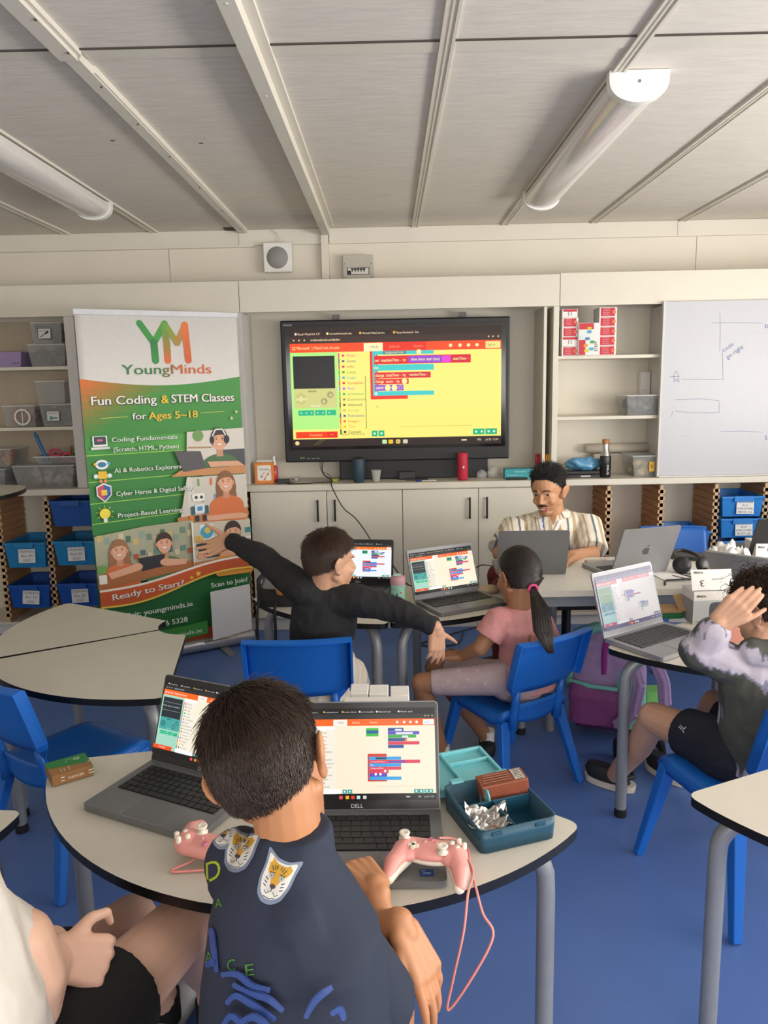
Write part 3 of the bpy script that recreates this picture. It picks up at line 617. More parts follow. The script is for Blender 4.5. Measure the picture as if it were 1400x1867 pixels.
# ================================================================ chairs
M_blue = mat('blue_polypropylene', '1763bd', .38, var=.03, scale=6, bump=.03, bscale=700)
def chair_proto():
    t = thing('school_chair', '', 'chair'); SH = .36
    # seat: rounded, dished, rolled front edge, with a skirt
    mb = MB(); n = 14; vs = []; fs = []
    for j in range(n+1):
        for i in range(n+1):
            u, v = i/n*2-1, j/n; w = .185*(1-.10*(1-v)) ; x = u*w; y = .185 - v*.36
            cr = max(0, (abs(u)-.8)/.2); x *= 1 - .07*cr*(1 if v < .12 or v > .9 else 0)
            z = SH - .012*(1-u*u)*math.sin(PI*v) - .020*max(0, (.18-v)/.18)**2 - .012*max(0, abs(u)-.85)/.15 + (.02*max(0, (v-.88)/.12))
            vs.append((x, y, z))
    for j in range(n):
        for i in range(n): a = j*(n+1)+i; fs.append((a, a+n+1, a+n+2, a+1))
    mb.add(vs, fs, True)
    ring = [i for i in range(n+1)] + [k*(n+1)+n for k in range(1, n+1)] + [n*(n+1)+i for i in range(n-1, -1, -1)] + [k*(n+1) for k in range(n-1, 0, -1)]
    top = [vs[i] for i in ring]; low = [(p[0]*.97, p[1]*.97, p[2]-.035) for p in top]; k = len(ring)
    mb.add(top+low, [(i, (i+1) % k, k+(i+1) % k, k+i) for i in range(k)], True); mb.build('seat', M_blue, t, solid=.006)
    # back shell: sheet with a slot, narrowed shoulders, rolled rim
    def bw(z): return .132 if z < .44 else (.132+.046*min(1, (z-.44)/.06))
    def by(z): return -.168 - .085*(max(0, z-.34)/.32)**1.15
    zs = [.335, .35, .365, .385, .405, .425, .445, .465, .49, .51, .54, .57, .60, .635, .67, .69]
    us = [-1, -.9, -.78, -.6, -.3, 0, .3, .6, .78, .9, 1]; vs = []; fs = []
    for z in zs:
        for u in us:
            w = bw(z); belly = .022*(1-u*u)*(1 if z > .42 else .7); vs.append((u*w, by(z) - belly, z - (.02*(1-u*u) if z < .36 else 0)))
    m = len(us)
    for j in range(len(zs)-1):
        for i in range(m-1):
            if .40 <= zs[j] < .463 and abs(us[i]+us[i+1])/2 < .78: continue
            a = j*m+i; fs.append((a, a+1, a+m+1, a+m))
    mb = MB(); mb.add(vs, fs, True)
    edge = [j*m for j in range(8, len(zs))] + [(len(zs)-1)*m+i for i in range(1, m)] + [j*m+m-1 for j in range(len(zs)-2, 7, -1)]
    e0 = [vs[i] for i in edge]; e1 = [(p[0]*1.03, p[1]-.014, p[2]+(.006 if p[2] > .685 else 0)) for p in e0]; e2 = [(p[0]*1.03, p[1]-.040, p[2]+(.0 if p[2] > .685 else 0)) for p in e0]; k = len(edge)
    mb.add(e0+e1+e2, [(i, i+1, k+i+1, k+i) for i in range(k-1)] + [(k+i, k+i+1, 2*k+i+1, 2*k+i) for i in range(k-1)], False)
    for s in (-1, 1):                                      # uprights
        q = [(s*.118, by(z)-.004, z) for z in (.30, .36, .42, .47)]; mb.tube([(a, b-.004, c) for a, b, c in q], [.018, .016, .013, .008], 6)
    mb.build('backrest', M_blue, t, solid=.007)
    for sx in (-1, 1):
        for sy in (-1, 1):
            a = Vector((sx*.145, .145 if sy > 0 else -.15, SH-.03)); b = Vector((sx*.205, .20 if sy > 0 else -.235, .001))
            mb = MB(); mb.beam(a, b, .048, .036, .030, .024, up=(0, 1, 0)); mb.build('leg', M_blue, t, bevel=.004)
    return t
ch0 = chair_proto()
def chair(label, x, y, deg, first=[1], k=1):
    if first: first.clear(); t = ch0
    else: t = copy_tree(ch0)
    t.scale = (k, k, k)
    return place(t, (x, y, 0), math.radians(deg-90), label)
chair('blue plastic chair turned its back to us, boy in black sitting on it', -.335, 2.76, 92)
chair('blue plastic chair under the girl in pink', .44, 2.85, 122, k=.92)
chair('blue plastic chair under the boy in the tie-dye hoodie', 1.05, 2.18, 108)
chair('blue plastic chair at the left frame edge, nobody on it', -1.07, 2.40, 57)
chair('empty blue plastic chair far back behind the silver laptops', 1.59, 4.04, 266)
# chairs that carry the two nearest children (only their backs' outlines matter)
# office chair of the man
t = thing('office_chair', 'office chair on a black five-arm castor base under the man', 'chair')
hx, hy = .92, 3.93
M_fab = mat('black_office_fabric', '1b1b1d', .8)
mb = MB(); mb.prism(round_poly([(hx-.23, hy-.22), (hx+.23, hy-.22), (hx+.23, hy+.22), (hx-.23, hy+.22)], .08), .40, .455); mb.build('seat', M_fab, t, bevel=.012)
mb = MB(); mb.prism(round_poly([(hx-.15, hy+.22), (hx+.15, hy+.22), (hx+.15, hy+.26), (hx-.15, hy+.26)], .015), .50, .70); mb.beam((hx, hy+.2, .42), (hx, hy+.27, .55), .05, .02); mb.build('backrest', M_fab, t, bevel=.01)
MB().tube([(hx, hy, .09), (hx, hy, .40)], .025, 12).build('gas_stem', M_black, t)
for k in range(5):
    a = math.radians(282+72*k); ex, ey = hx+.31*math.cos(a), hy+.31*math.sin(a)
    mb = MB(); mb.beam((hx, hy, .105), (ex, ey, .075), .05, .035, .03, .02); o = mb.build('base_arm', M_black, t, bevel=.004)
    mb = MB(); mb.lathe([(.027, -.022), (.029, -.018), (.029, .018), (.027, .022)], (ex, ey, .031), 16, (math.sin(a), -math.cos(a), 0)); mb.box(ex-.007, ey-.007, .03, ex+.007, ey+.007, .08); mb.build('castor', M_foot, o)
rehome(t, (hx, hy, 0))
# ================================================================ laptops
M_gry = mat('laptop_grey', '77787a', .42, metal=.45, var=.03); M_slv = mat('laptop_silver', '9b9b9d', .38, metal=.5, var=.02); M_key = mat('key_black', '1a1b1d', .5); M_keyg = mat('key_dark_grey', '3c3d3f', .5)
M_bez = mat('bezel_black', '101112', .3)
def laptop(name_label, hl, hr, z, dep, lid, lean, body=None, scr='lap', logo='DELL', pan=0, keys=None, back=None, sticker=False, bez=None):
    body = body or M_gry; hl = Vector(hl[:2]); hr = Vector(hr[:2]); d = hr-hl; W = d.length; rz = math.atan2(d.y, d.x)
    t = thing('laptop', name_label, 'laptop', (hl.x, hl.y, z), rz)
    mb = MB(); mb.prism(round_poly([(0, -dep), (W, -dep), (W, .004), (0, .004)], [.012, .012, .004, .004]), .002, .016); base = mb.build('base', body, t, bevel=.003)
    mb = MB(); kx0, kx1, ky0, ky1 = .022*W/.32, W-.022*W/.32, -dep*.60, -dep*.08; mb.box(kx0, ky0, .0155, kx1, ky1, .0164); rows = 6; ky = (ky1-ky0)/rows
    for r in range(rows):
        cols = 15 if r else 14; kw = (kx1-kx0)/cols
        y = ky1-(r+1)*ky; x = kx0; lay = [1]*cols
        if r == 5: lay = [1.2, 1, 1, 1, 5, 1, 1, 1, 1, 1]; 
        if r == 4: lay = [1.9]+[1]*10+[2.1]
        if r == 3: lay = [1.6]+[1]*11+[1.4]
        s_ = sum(lay)
        for q in lay:
            wq = q/s_*(kx1-kx0); mb.box(x+.0012, y+.0012, .0163, x+wq-.0012, y+ky-.0012, .0185); x += wq
    mb.build('keyboard', keys or M_key, t)
    mb = MB(); mb.prism(round_poly([(W*.34, -dep*.96), (W*.66, -dep*.96), (W*.66, -dep*.635), (W*.34, -dep*.635)], .006), .0158, .0164); mb.build('touchpad', mat('touchpad_grey', '6b6c6e', .35, metal=.3) if body is M_gry else M_slv, t, bevel=.0)
    mb = MB()
    mb.T = Matrix(); mb.box(W*.335, -dep*.965, .016, W*.3365, -dep*.63, .0166); mb.build('touchpad_edge', M_slv, t)
    if body is M_gry:
        mb = MB()
        for k in range(11): mb.box(-.0006, -dep*.45+k*.007, .005, .001, -dep*.45+k*.007+.004, .012)
        mb.build('vent', M_bez, t)
    a = math.radians(lean); L = Matrix.Translation((0, .002, .012)) @ Matrix.Rotation(PI/2 - a, 4, 'X')    # local y up the lid, z towards the user
    mb = MB(L); mb.prism(round_poly([(0, 0), (W, 0), (W, lid), (0, lid)], [.003, .003, .01, .01]), -.008, -.0008); l = mb.build('lid', body, t, bevel=.0015)
    mb = MB(L); mb.prism(round_poly([(.002, .006), (W-.002, .006), (W-.002, lid-.002), (.002, lid-.002)], [.002, .002, .008, .008]), -.0012, 0); mb.build('bezel', bez or M_bez, l)
    bx, bt, bb = .008, .014, .026
    mb = MB(L @ Matrix.Translation((bx, bb, .0003))); mb.eps = .00006; makecode(mb, W-2*bx, lid-bt-bb, scr, pan); mb.build('screen', SCREEN, l)
    if logo:
        mb = MB(L @ Matrix.Translation((0, 0, .0002))); mb.text(logo, W/2, .009, .0085, 'c4c4c4', bold=.02, align='C'); mb.build('logo', PRINT, l)
    if back == 'apple':
        mb = MB(L @ Matrix.Translation((W/2, lid*.5, -.0082)) @ Matrix.Rotation(PI, 4, 'Y')); s = .019; q = []
        for k in range(40):
            th = 2*PI*k/40; r = 1.0; x = math.sin(th); y = math.cos(th)
            X = x*(.92 if y > -.2 else .92-.22*(-y-.2)); Y = y*.95 - (.17 if abs(x) < .25 and y > 0 else 0)*(1-abs(x)/.25) + (.13 if abs(x) < .22 and y < 0 else 0)*(1-abs(x)/.22)
            bite = Vector((X-1.15, Y-.15)).length
            if bite < .55: dd = Vector((X-1.15, Y-.15)).normalized()*.55; X, Y = 1.15+dd.x, .15+dd.y
            q.append((X*s, Y*s))
        mb.P(q, '505255'); mb.P([(.0, 1.05*s), (.05*s, 1.35*s), (.25*s, 1.6*s), (.45*s, 1.68*s), (.42*s, 1.4*s), (.25*s, 1.15*s)], '505255'); mb.build('logo', PRINTG, l)
    if sticker:
        mb = MB(Matrix.Translation((W-.05, -dep+.014, .0164))); mb.R(0, 0, .026, .02, '1c3f7a'); mb.text('CORE', .013, .007, .004, 'd0e0f0', align='C'); mb.text('intel', .003, .014, .003, 'd0e0f0'); mb.build('sticker', PRINT, t)
    return t
T2 = TH
a1 = atz(274, 1398, T2); dr = Vector((.90, -.43)).normalized()
laptop('grey laptop at the left of the near table, code on screen', a1, Vector((a1.x, a1.y))+dr*.315, T2, .212, .213, 20, pan=1)
b2 = atz(803, 1490, T2)
laptop('grey laptop directly in front of the boy in navy, code on screen', (b2.x-.355, b2.y+.004), b2, T2, .235, .230, 20, logo='DELL', sticker=True)
p = atz(716, 1072, T2); laptop('black laptop showing a white page behind the boy in black', (p.x-.315, p.y+.045), p, T2, .20, .205, 14, body=mat('laptop_black', '26272a', .45), scr='pale')
p = atz(757, 1102, T2); q = atz(876, 1082, T2); laptop('open grey laptop between the boy in black and girl in pink', p, q, T2, .205, .215, 19, logo='DELL', bez=M_gry, keys=M_key)
p = atz(1103, 1172, T2); q = atz(1210, 1141, T2); laptop('open grey laptop with glare-paled screen colours, nearest the tie-dye hoodie', p, q, T2, .235, .232, 17, body=M_slv, scr='glare', logo='', keys=M_keyg, bez=mat('bezel_grey', '7b7c80', .3))
def lap_rev(label, ctr, z, W, ang, dep, lid, lean, back=None, body=None):
    # ctr: middle of the hinge; ang: direction the user sits in
    u = Vector((math.cos(math.radians(ang)), math.sin(math.radians(ang)))); r = Vector((-u.y, u.x)); c = Vector(ctr[:2])
    return laptop(label, c - r*W/2, c + r*W/2, z, dep, lid, lean, body=body or M_slv, scr='pale', logo='', keys=M_keyg, back=back)
p = atz(905, 1047, TT); q = atz(1031, 1046, TT); lap_rev('silver laptop seen from behind, in front of the man', (p+q)/2, TT, (q-p).length, 88, .21, .205, 20, body=M_gry)
p = atz(1108, 1052, TT); q = atz(1221, 1049, TT); lap_rev('silver laptop with a dark fruit emblem on its lid', (p+q)/2+Vector((0, .02, 0)), TT, .275, 108, .215, .225, 22, back='apple')
p = atz(1352, 1072, TT); lap_rev('silver laptop half hidden behind the curly hair', p+Vector((.05, .0, 0)), TT, .30, 48, .21, .205, 44)
p = atz(1385, 1012, TT); lap_rev('black laptop lid farthest back on the long white table', p+Vector((.12, -.02, 0)), TT, .36, 85, .22, .20, 28, body=mat('laptop_black', '26272a', .45))
# ================================================================ roll-up banner
BW, BH = .865, 1.85
bl = Vector((-1.60, 4.03)); brr = Vector((-.85, 4.45)); bd = (brr-bl).normalized(); BW = (brr-bl).length
t = thing('banner_stand', 'tall roll-up banner with green and white print and photos of children', 'banner', (bl.x, bl.y, 0), math.atan2(bd.y, bd.x))
mb = MB(); mb.lathe([(.036, 0), (.04, .004), (.04, BW+.012), (.036, BW+.016)], (-.008, .01, .045), 20, (1, 0, 0)); mb.box(-.008, -.025, .03, BW+.008, .045, .05); mb.build('base_rail', mat('banner_aluminium', 'b6b8be', .3, metal=.7), t)
for x in (.16, BW-.20):
    mb = MB(); mb.prism(round_poly([(x, -.16), (x+.04, -.16), (x+.045, .1), (x-.005, .1)], .012), .001, .009); mb.build('foot', mat('banner_foot', '9a9a98', .4, metal=.4), t)
MB().tube([(BW/2, .035, .06), (BW/2, .035, 1.93)], .009, 10).build('pole', M_slv, t)
mb = MB(); mb.box(-.006, -.008, 1.915, BW+.006, .012, 1.945); mb.build('top_rail', mat('banner_rail_white', 'c9c9ce', .35), t, bevel=.003)
B0, B1 = .075, 1.918; BH = B1-B0
mb = MB(); n = 24; vs = []
for i in range(n+1):
    x = BW*i/n
    for z in (B0, B1): vs.append((x, 0, z))
mb.add(vs, [(2*i, 2*i+2, 2*i+3, 2*i+1) for i in range(n)], True); mb.build('fabric', mat('banner_white', 'ebe8e4', .45, var=.02), t, solid=.0008)
mb = MB(Matrix.Translation((0, -.0006, B0)) @ Matrix.Rotation(PI/2, 4, 'X')); mb.eps = .00012; S = BW
def bp(u, v): return (u*BW, v*BH)          # u to the right, v up, 0..1
def bpoly(pts, c): mb.P([bp(*p) for p in pts], c)
GR, OR = '2f7a38', 'd6702e'
def grad_strip(x0, x1, topf, botf, cf, n=20, m=14):
    mb.up()
    for i in range(n):
        for j in range(m):
            u0, u1 = x0+(x1-x0)*i/n, x0+(x1-x0)*(i+1)/n; f0, f1 = j/m, (j+1)/m
            q = []
            for u, f in ((u0, f0), (u1, f0), (u1, f1), (u0, f1)): q.append((u*BW, (botf(u)+(topf(u)-botf(u))*f)*BH, mb.layer))
            mb.col = lin(cf((u0+u1)/2, (f0+f1)/2)); mb.add(q, [(0, 1, 2, 3)], False)
def mixc(a, b, k):
    k = max(0, min(1, k)); a, b = [[int(q_[i:i+2], 16) for i in (0, 2, 4)] if isinstance(q_, str) else q_ for q_ in (a, b)]
    return tuple(a[i]*(1-k)+b[i]*k for i in range(3))
topf = lambda u: .822 - .022*math.sin(PI*min(1, u*1.0)) + .008*(1-u)*0
grad_strip(0, 1, topf, lambda u: .0, lambda u, f: mixc(mixc('3f8f3a', '1f6a34', (.95-f)*1.2), 'd9702c', max(0, 1.1-u*1.9-(1-f)*5.0)) if f > .05 else (190, 84, 40), 30, 40)
bpoly([(.0, .44), (.62, .44), (.68, .62), (.62, .75), (.3, .75), (0, .72)], '35863a') if 0 else None
grad_strip(0, .68, lambda u: .655, lambda u: .605, lambda u, f: mixc('3d9440', '5fae48', u*1.2), 8, 4)
for v, s_ in ((.605, 0), (.528, .004), (.465, .006), (.405, .012)):
    mb.line([bp(0, v), bp(.35, v+s_*.6), bp(.66, v+s_)], .0045, '9ccf55')
# logo: YM monogram of rounded strokes, then the name
def stroke(pts, wd, c0, c1=None):
    N = len(pts)
    for i in range(N-1):
        (x0, y0), (x1, y1) = pts[i], pts[i+1]; m = 6
        for k in range(m):
            a, b2_ = k/m, (k+1)/m; c = mixc(c0, c1 or c0, ((i+(a+b2_)/2)/(N-1)))
            mb.layer += .00003; mb.col = lin(c); d = Vector((x1-x0, y1-y0)).normalized(); nx, ny = -d.y*wd/2, d.x*wd/2
            p0 = (x0+(x1-x0)*a, y0+(y1-y0)*a); p1 = (x0+(x1-x0)*b2_, y0+(y1-y0)*b2_); L = mb.layer
            mb.add([(p0[0]-nx, p0[1]-ny, L), (p1[0]-nx, p1[1]-ny, L), (p1[0]+nx, p1[1]+ny, L), (p0[0]+nx, p0[1]+ny, L)], [(0, 1, 2, 3)], False)
        for (x, y), c in (((x0, y0), mixc(c0, c1 or c0, i/(N-1))), ((x1, y1), mixc(c0, c1 or c0, (i+1)/(N-1)))):
            mb.layer += .00003; mb.col = lin(c); mb.add([(x+wd/2*math.cos(2*PI*k/14), y+wd/2*math.sin(2*PI*k/14), mb.layer) for k in range(14)], [tuple(range(14))], False)
    mb.up()
q = lambda u, v: bp(u, v)
mb.eps = .0003; mb.up(); stroke([q(.375, .978), q(.455, .922), q(.53, .978)], .034, '2f8a3c', '3f9a38'); stroke([q(.455, .925), q(.458, .872)], .038, '2a7a3a', '2f8a3c')
stroke([q(.525, .975), q(.535, .918), q(.535, .872)], .036, '4f9a38', 'd6672c'); stroke([q(.535, .972), q(.60, .922), q(.655, .972)], .032, '6f9a38', 'da7030'); stroke([q(.655, .975), q(.665, .872)], .036, 'da7030', 'd05a28')
mb.text('YoungMinds', .53*BW, .823*BH+.018, .053, GR, width=.56*BW, bold=.010, align='C', cols=lambda k: mixc('2a7a3a', 'd06028', (k-.38)*4))
for dx, dy, c in ((.004, -.004, '1c3c20'), (0, 0, 'ece8e2')):
    mb.text('Fun Coding', .055*BW+dx, .748*BH+dy, .046, c, width=.39*BW, bold=.03); mb.text('STEM Classes', .54*BW+dx, .748*BH+dy, .046, c, width=.41*BW, bold=.03)
    mb.text('for', .29*BW+dx, .703*BH+dy, .036, c, width=.085*BW, bold=.02)
mb.text('&', .475*BW, .748*BH, .045, 'f0c63a', width=.045*BW, bold=.03); mb.text('Ages 5~18', .39*BW, .702*BH, .04, 'f0c63a', width=.31*BW, bold=.03)
mb.line([bp(.10, .71), bp(.26, .712)], .003, 'c8d860'); mb.line([bp(.72, .715), bp(.88, .717)], .003, 'c8d860')
def star(u, v, r, c): mb.P([(u*BW+r*(1 if k % 2 == 0 else .42)*math.sin(PI*k/5), v*BH+r*(1 if k % 2 == 0 else .42)*math.cos(PI*k/5)) for k in range(10)], c)
star(.96, .715, .012, 'c8dfa0'); star(.925, .695, .012, 'c8dfa0')
# icons: laptop, robot, shield, bulb
def br_(u, v, w_, h_, c, r=.004): mb.R(u*BW-w_/2, v*BH-h_/2, u*BW+w_/2, v*BH+h_/2, c, r)
br_(.085, .645, .075, .055, 'f0f0ee'); br_(.085, .647, .06, .042, '37444a'); br_(.085, .648, .03, .012, 'd06a8a'); br_(.085, .625, .095, .012, 'e4e4e2')
mb.O(.085*BW, .578*BH, .034, 'eef0f0', .026); mb.O(.085*BW, .578*BH, .022, '3a7aa0', .014); br_(.085, .548, .045, .04, 'f0c030'); mb.O(.045*BW, .545*BH, .012, 'e8eef0'); mb.O(.125*BW, .545*BH, .012, 'e8eef0'); mb.O(.072*BW, .53*BH, .009, 'e8905a'); mb.O(.098*BW, .53*BH, .009, 'e8905a'); mb.O(.045*BW, .58*BH, .008, 'f0c030'); mb.O(.125*BW, .58*BH, .008, '50b0e0')
bpoly([(.04, .515), (.085, .525), (.13, .515), (.13, .488), (.085, .468), (.04, .488)], 'e4e6ea'); bpoly([(.047, .512), (.085, .52), (.085, .472), (.047, .49)], 'd04a5a'); bpoly([(.085, .52), (.123, .512), (.123, .49), (.085, .472)], '3060a8'); br_(.085, .497, .03, .03, 'f0cc40')
mb.O(.08*BW, .435*BH, .028, 'f4e048'); br_(.08, .416, .02, .022, 'e4e4dc')
for k in range(7): a = PI*(k/6*1.3-.15); mb.line([(.08*BW+.034*math.cos(a), .435*BH+.034*math.sin(a)), (.08*BW+.046*math.cos(a), .435*BH+.046*math.sin(a))], .003, 'e8e060')
# printed photographs, drawn as simple figures of children
def kid(u, v, s, hair, shirt, long=False, tilt=0, skin='e0a888'):
    s *= 1.18
    X, Y = u*BW, v*BH
    if long: mb.O(X, Y-.35*s, .62*s, hair, 1.05*s); mb.O(X-.38*s, Y-.9*s, .25*s, hair, .7*s); mb.O(X+.38*s, Y-.9*s, .25*s, hair, .7*s)
    mb.P(round_poly([(X-1.15*s, Y-2.5*s), (X-1.0*s, Y-1.1*s), (X-.35*s, Y-.8*s), (X+.35*s, Y-.8*s), (X+1.0*s, Y-1.1*s), (X+1.15*s, Y-2.5*s)], .3*s), shirt)
    mb.P([(X-.2*s, Y-.95*s), (X+.2*s, Y-.95*s), (X+.17*s, Y-.4*s), (X-.17*s, Y-.4*s)], 'c98f70')
    mb.O(X, Y+.06*s, .50*s, hair, .62*s); mb.O(X, Y-.06*s, .42*s, skin, .54*s, a=tilt); mb.O(X-.44*s, Y-.05*s, .08*s, 'd09878', .12*s); mb.O(X+.44*s, Y-.05*s, .08*s, 'd09878', .12*s)
    mb.P(round_poly([(X-.44*s, Y+.12*s), (X-.3*s, Y+.5*s), (X+.25*s, Y+.55*s), (X+.45*s, Y+.1*s), (X+.2*s, Y+.28*s), (X-.15*s, Y+.26*s)], .08*s), hair)
    for sx in (-1, 1): mb.O(X+sx*.17*s, Y+.03*s, .05*s, '3a2a22', .03*s, n=8); mb.line([(X+sx*.10*s, Y+.13*s), (X+sx*.25*s, Y+.13*s)], .03*s, '5a3a28')
    mb.P([(X-.18*s, Y-.24*s), (X-.1*s, Y-.32*s), (X+.1*s, Y-.32*s), (X+.18*s, Y-.24*s)], 'f4f0ec'); mb.line([(X-.19*s, Y-.235*s), (X-.1*s, Y-.33*s), (X+.1*s, Y-.33*s), (X+.19*s, Y-.235*s)], .02*s, 'b05a50')
bpoly([(.62, .66), (1, .665), (1, .535), (.60, .53)], 'd8d0c6'); bpoly([(.62, .615), (.78, .612), (.78, .607), (.62, .61)], 'b08a60'); br_(.69, .632, .04, .04, 'd8c8ba'); mb.O(.69*BW, .647*BH, .032, '6f9a58'); bpoly([(.84, .60), (1, .60), (1, .54), (.84, .54)], '4a4c50')
kid(.83, .632, .085, '3a2a24', '4a7048'); mb.line([(.83*BW-.04, .632*BH+.02), (.83*BW-.02, .632*BH+.058), (.83*BW+.02, .632*BH+.058), (.83*BW+.042, .632*BH+.015)], .008, 'e4e4e4'); mb.O(.83*BW+.042, .632*BH, .016, '24262c', .024); mb.O(.83*BW-.042, .632*BH, .012, '24262c', .022)
bpoly([(.56, .545), (1, .548), (1, .523), (.50, .528)], 'c88a56'); bpoly([(.53, .605), (.70, .60), (.73, .547), (.58, .54)], '565458'); bpoly([(.74, .567), (.95, .563), (.99, .548), (.76, .549)], 'd9a484')
bpoly([(.60, .523), (1, .52), (1, .375), (.53, .372)], 'cfc8bc'); bpoly([(.60, .523), (.62, .525), (.66, .44), (.64, .40), (.60, .40)], 'd8d4cc')
for k, c in enumerate(('e0a040', '80a060', '5a7aa8', 'd8704a', '7f9ab8', 'c8b060')): br_(.65+k*.022+.04*(k > 2), .505 if k % 2 else .455, .014, .04, c, 0)
bpoly([(.52, .402), (1, .415), (1, .378), (.53, .375)], 'bc7c4c'); kid(.855, .50, .082, '8a5a3a', 'd2703c', True, .15)
bpoly([(.70, .40), (.95, .40), (1, .392), (.98, .382), (.72, .384)], 'dba586')
br_(.665, .46, .07, .045, 'f0ece0', .01); mb.O(.65*BW, .46*BH, .009, '2c3038'); mb.O(.685*BW, .46*BH, .009, '2c3038'); br_(.67, .425, .055, .05, 'dfe4e6', .008); br_(.67, .425, .03, .025, '4a90c0', .004); br_(.625, .42, .022, .05, '2f5a68', .008); br_(.715, .42, .022, .05, '2f5a68', .008); br_(.65, .395, .022, .035, '2a2c30', .006); br_(.70, .395, .022, .035, '2a2c30', .006); mb.O(.61*BW, .40*BH, .012, 'e07a30')
bpoly([(0, .372), (.30, .388), (.62, .392), (.62, .245), (.30, .225), (0, .215)], 'a8a68c')
for k in range(14): br_(.03+k*.043, .365-.01*(k % 3), .026, .035, ('c8b070', '8aa090', '6a8a78', 'd0c8a0', '50705a')[k % 5], 0)
for k in range(10): br_(.20+k*.043, .31-.01*(k % 2), .026, .03, ('5a8a80', 'a8583c', '486a70', 'c8c0a0')[k % 4], 0)
kid(.14, .325, .078, '9a6a48', 'd2703c', True); kid(.42, .332, .078, '3c2a22', '56784a')
bpoly([(0, .250), (.60, .268), (.60, .245), (.30, .232), (0, .215)], 'a8683c'); bpoly([(.25, .295), (.42, .30), (.40, .262), (.27, .255)], '2c2c30'); mb.O(.24*BW, .27*BH, .03, 'e0a888', .022); mb.O(.42*BW, .275*BH, .03, 'e0a888', .02); bpoly([(.06, .262), (.24, .28), (.24, .258), (.08, .243)], 'e0a888'); bpoly([(.42, .285), (.56, .275), (.55, .26), (.42, .262)], 'e0a888')
br_(.03, .245, .04, .05, 'e8e4dc'); mb.O(.03*BW, .275*BH, .025, '6aa050')
bpoly([(.605, .385), (1, .378), (1, .262), (.605, .248)], 'c6c0ae'); br_(.70, .348, .075, .10, 'e6e6e4', 0); mb.O(.70*BW, .352*BH, .038, '40a0c0'); mb.O(.705*BW, .357*BH, .018, 'd8b850'); br_(.70, .322, .03, .012, '3a6a80'); bpoly([(.61, .318), (1, .325), (1, .319), (.61, .312)], 'e4dccc')
for k in range(4): br_(.62+k*.016, .333, .010, .035, 'd8b040', 0); br_(.965+k*.011, .345, .008, .03, '2f8a88', 0)
kid(.875, .343, .085, '3a2620', 'e09a3a', tilt=-.15); bpoly([(.62, .318), (.80, .32), (.77, .272), (.66, .27)], '2c2b2e'); bpoly([(.78, .295), (1, .285), (1, .265), (.78, .272)], 'dba07c'); mb.O(.66*BW, .278*BH, .03, 'dba07c', .018); mb.line([bp(.603, .388), bp(.603, .246)], .008, 'f0eae0')
bpoly([(.60, .262), (1, .27), (1, .255), (.60, .244)], 'b47a48')
for s_, u, v, wd in (('Coding Fundamentals', .145, .643, .40), ('(Scratch, HTML, Python)', .15, .615, .40), ('AI & Robotics Explorers', .145, .555, .41), ('Cyber Heros & Digital Safety', .145, .488, .475), ('Project-Based Learning', .145, .425, .40)):
    mb.text(s_, u*BW+.002, v*BH-.003, .024, '1c4a24', width=wd*BW, bold=.012); mb.text(s_, u*BW, v*BH, .024, 'e6ece0', width=wd*BW, bold=.012)
grad_strip(0, 1, lambda u: .212+.05*u-.008*math.sin(2*PI*u), lambda u: .165+.06*u-.014*math.sin(2*PI*u), lambda u, f: mixc('cf5a26', 'b4502a', abs(u-.4)*1.4), 20, 3)
mb.line([bp(u/20, .212+.05*u/20-.008*math.sin(2*PI*u/20)+.002) for u in range(21)], .012, 'efe6dc'); mb.line([bp(u/20, .165+.06*u/20-.014*math.sin(2*PI*u/20)) for u in range(21)], .010, 'ecc84c')
mb.text('Ready to Start?', .075*BW+.003, .182*BH-.003, .034, '6a2c14', width=.45*BW, bold=.03, rot=.075); mb.text('Ready to Start?', .075*BW, .182*BH, .034, 'eee6de', width=.45*BW, bold=.03, rot=.075)
star(.62, .228, .018, 'f0d040'); star(.575, .218, .013, 'f0d040')
mb.O(.07*BW, .135*BH, .028, 'dfe8dc', .024); mb.text('Visit: youngminds.ie', .13*BW, .122*BH, .030, 'e8ece4', width=.44*BW, bold=.02, rot=.035); mb.text('Call: 085 106 5328', .13*BW, .077*BH, .030, 'e8ece4', width=.40*BW, bold=.02, rot=.03)
bpoly([(.3, .063), (.66, .075), (.66, .035), (.3, .02)], '3a8a3c'); mb.text('info@youngminds.ie', .16*BW, .035*BH, .024, 'd8e4d4', width=.46*BW, bold=.01, rot=.03); mb.line([bp(.05, .107), bp(.62, .118)], .002, '3f9048'); mb.line([bp(.05, .06), bp(.64, .073)], .002, '3f9048')
mb.text('Scan to Join!', .70*BW, .178*BH, .028, 'e8ece4', width=.25*BW, bold=.02, rot=.03)
bpoly([(.69, .165), (.965, .172), (.965, .022), (.69, .008)], 'dcdcde')
mb.build('graphic', PRINT, t)
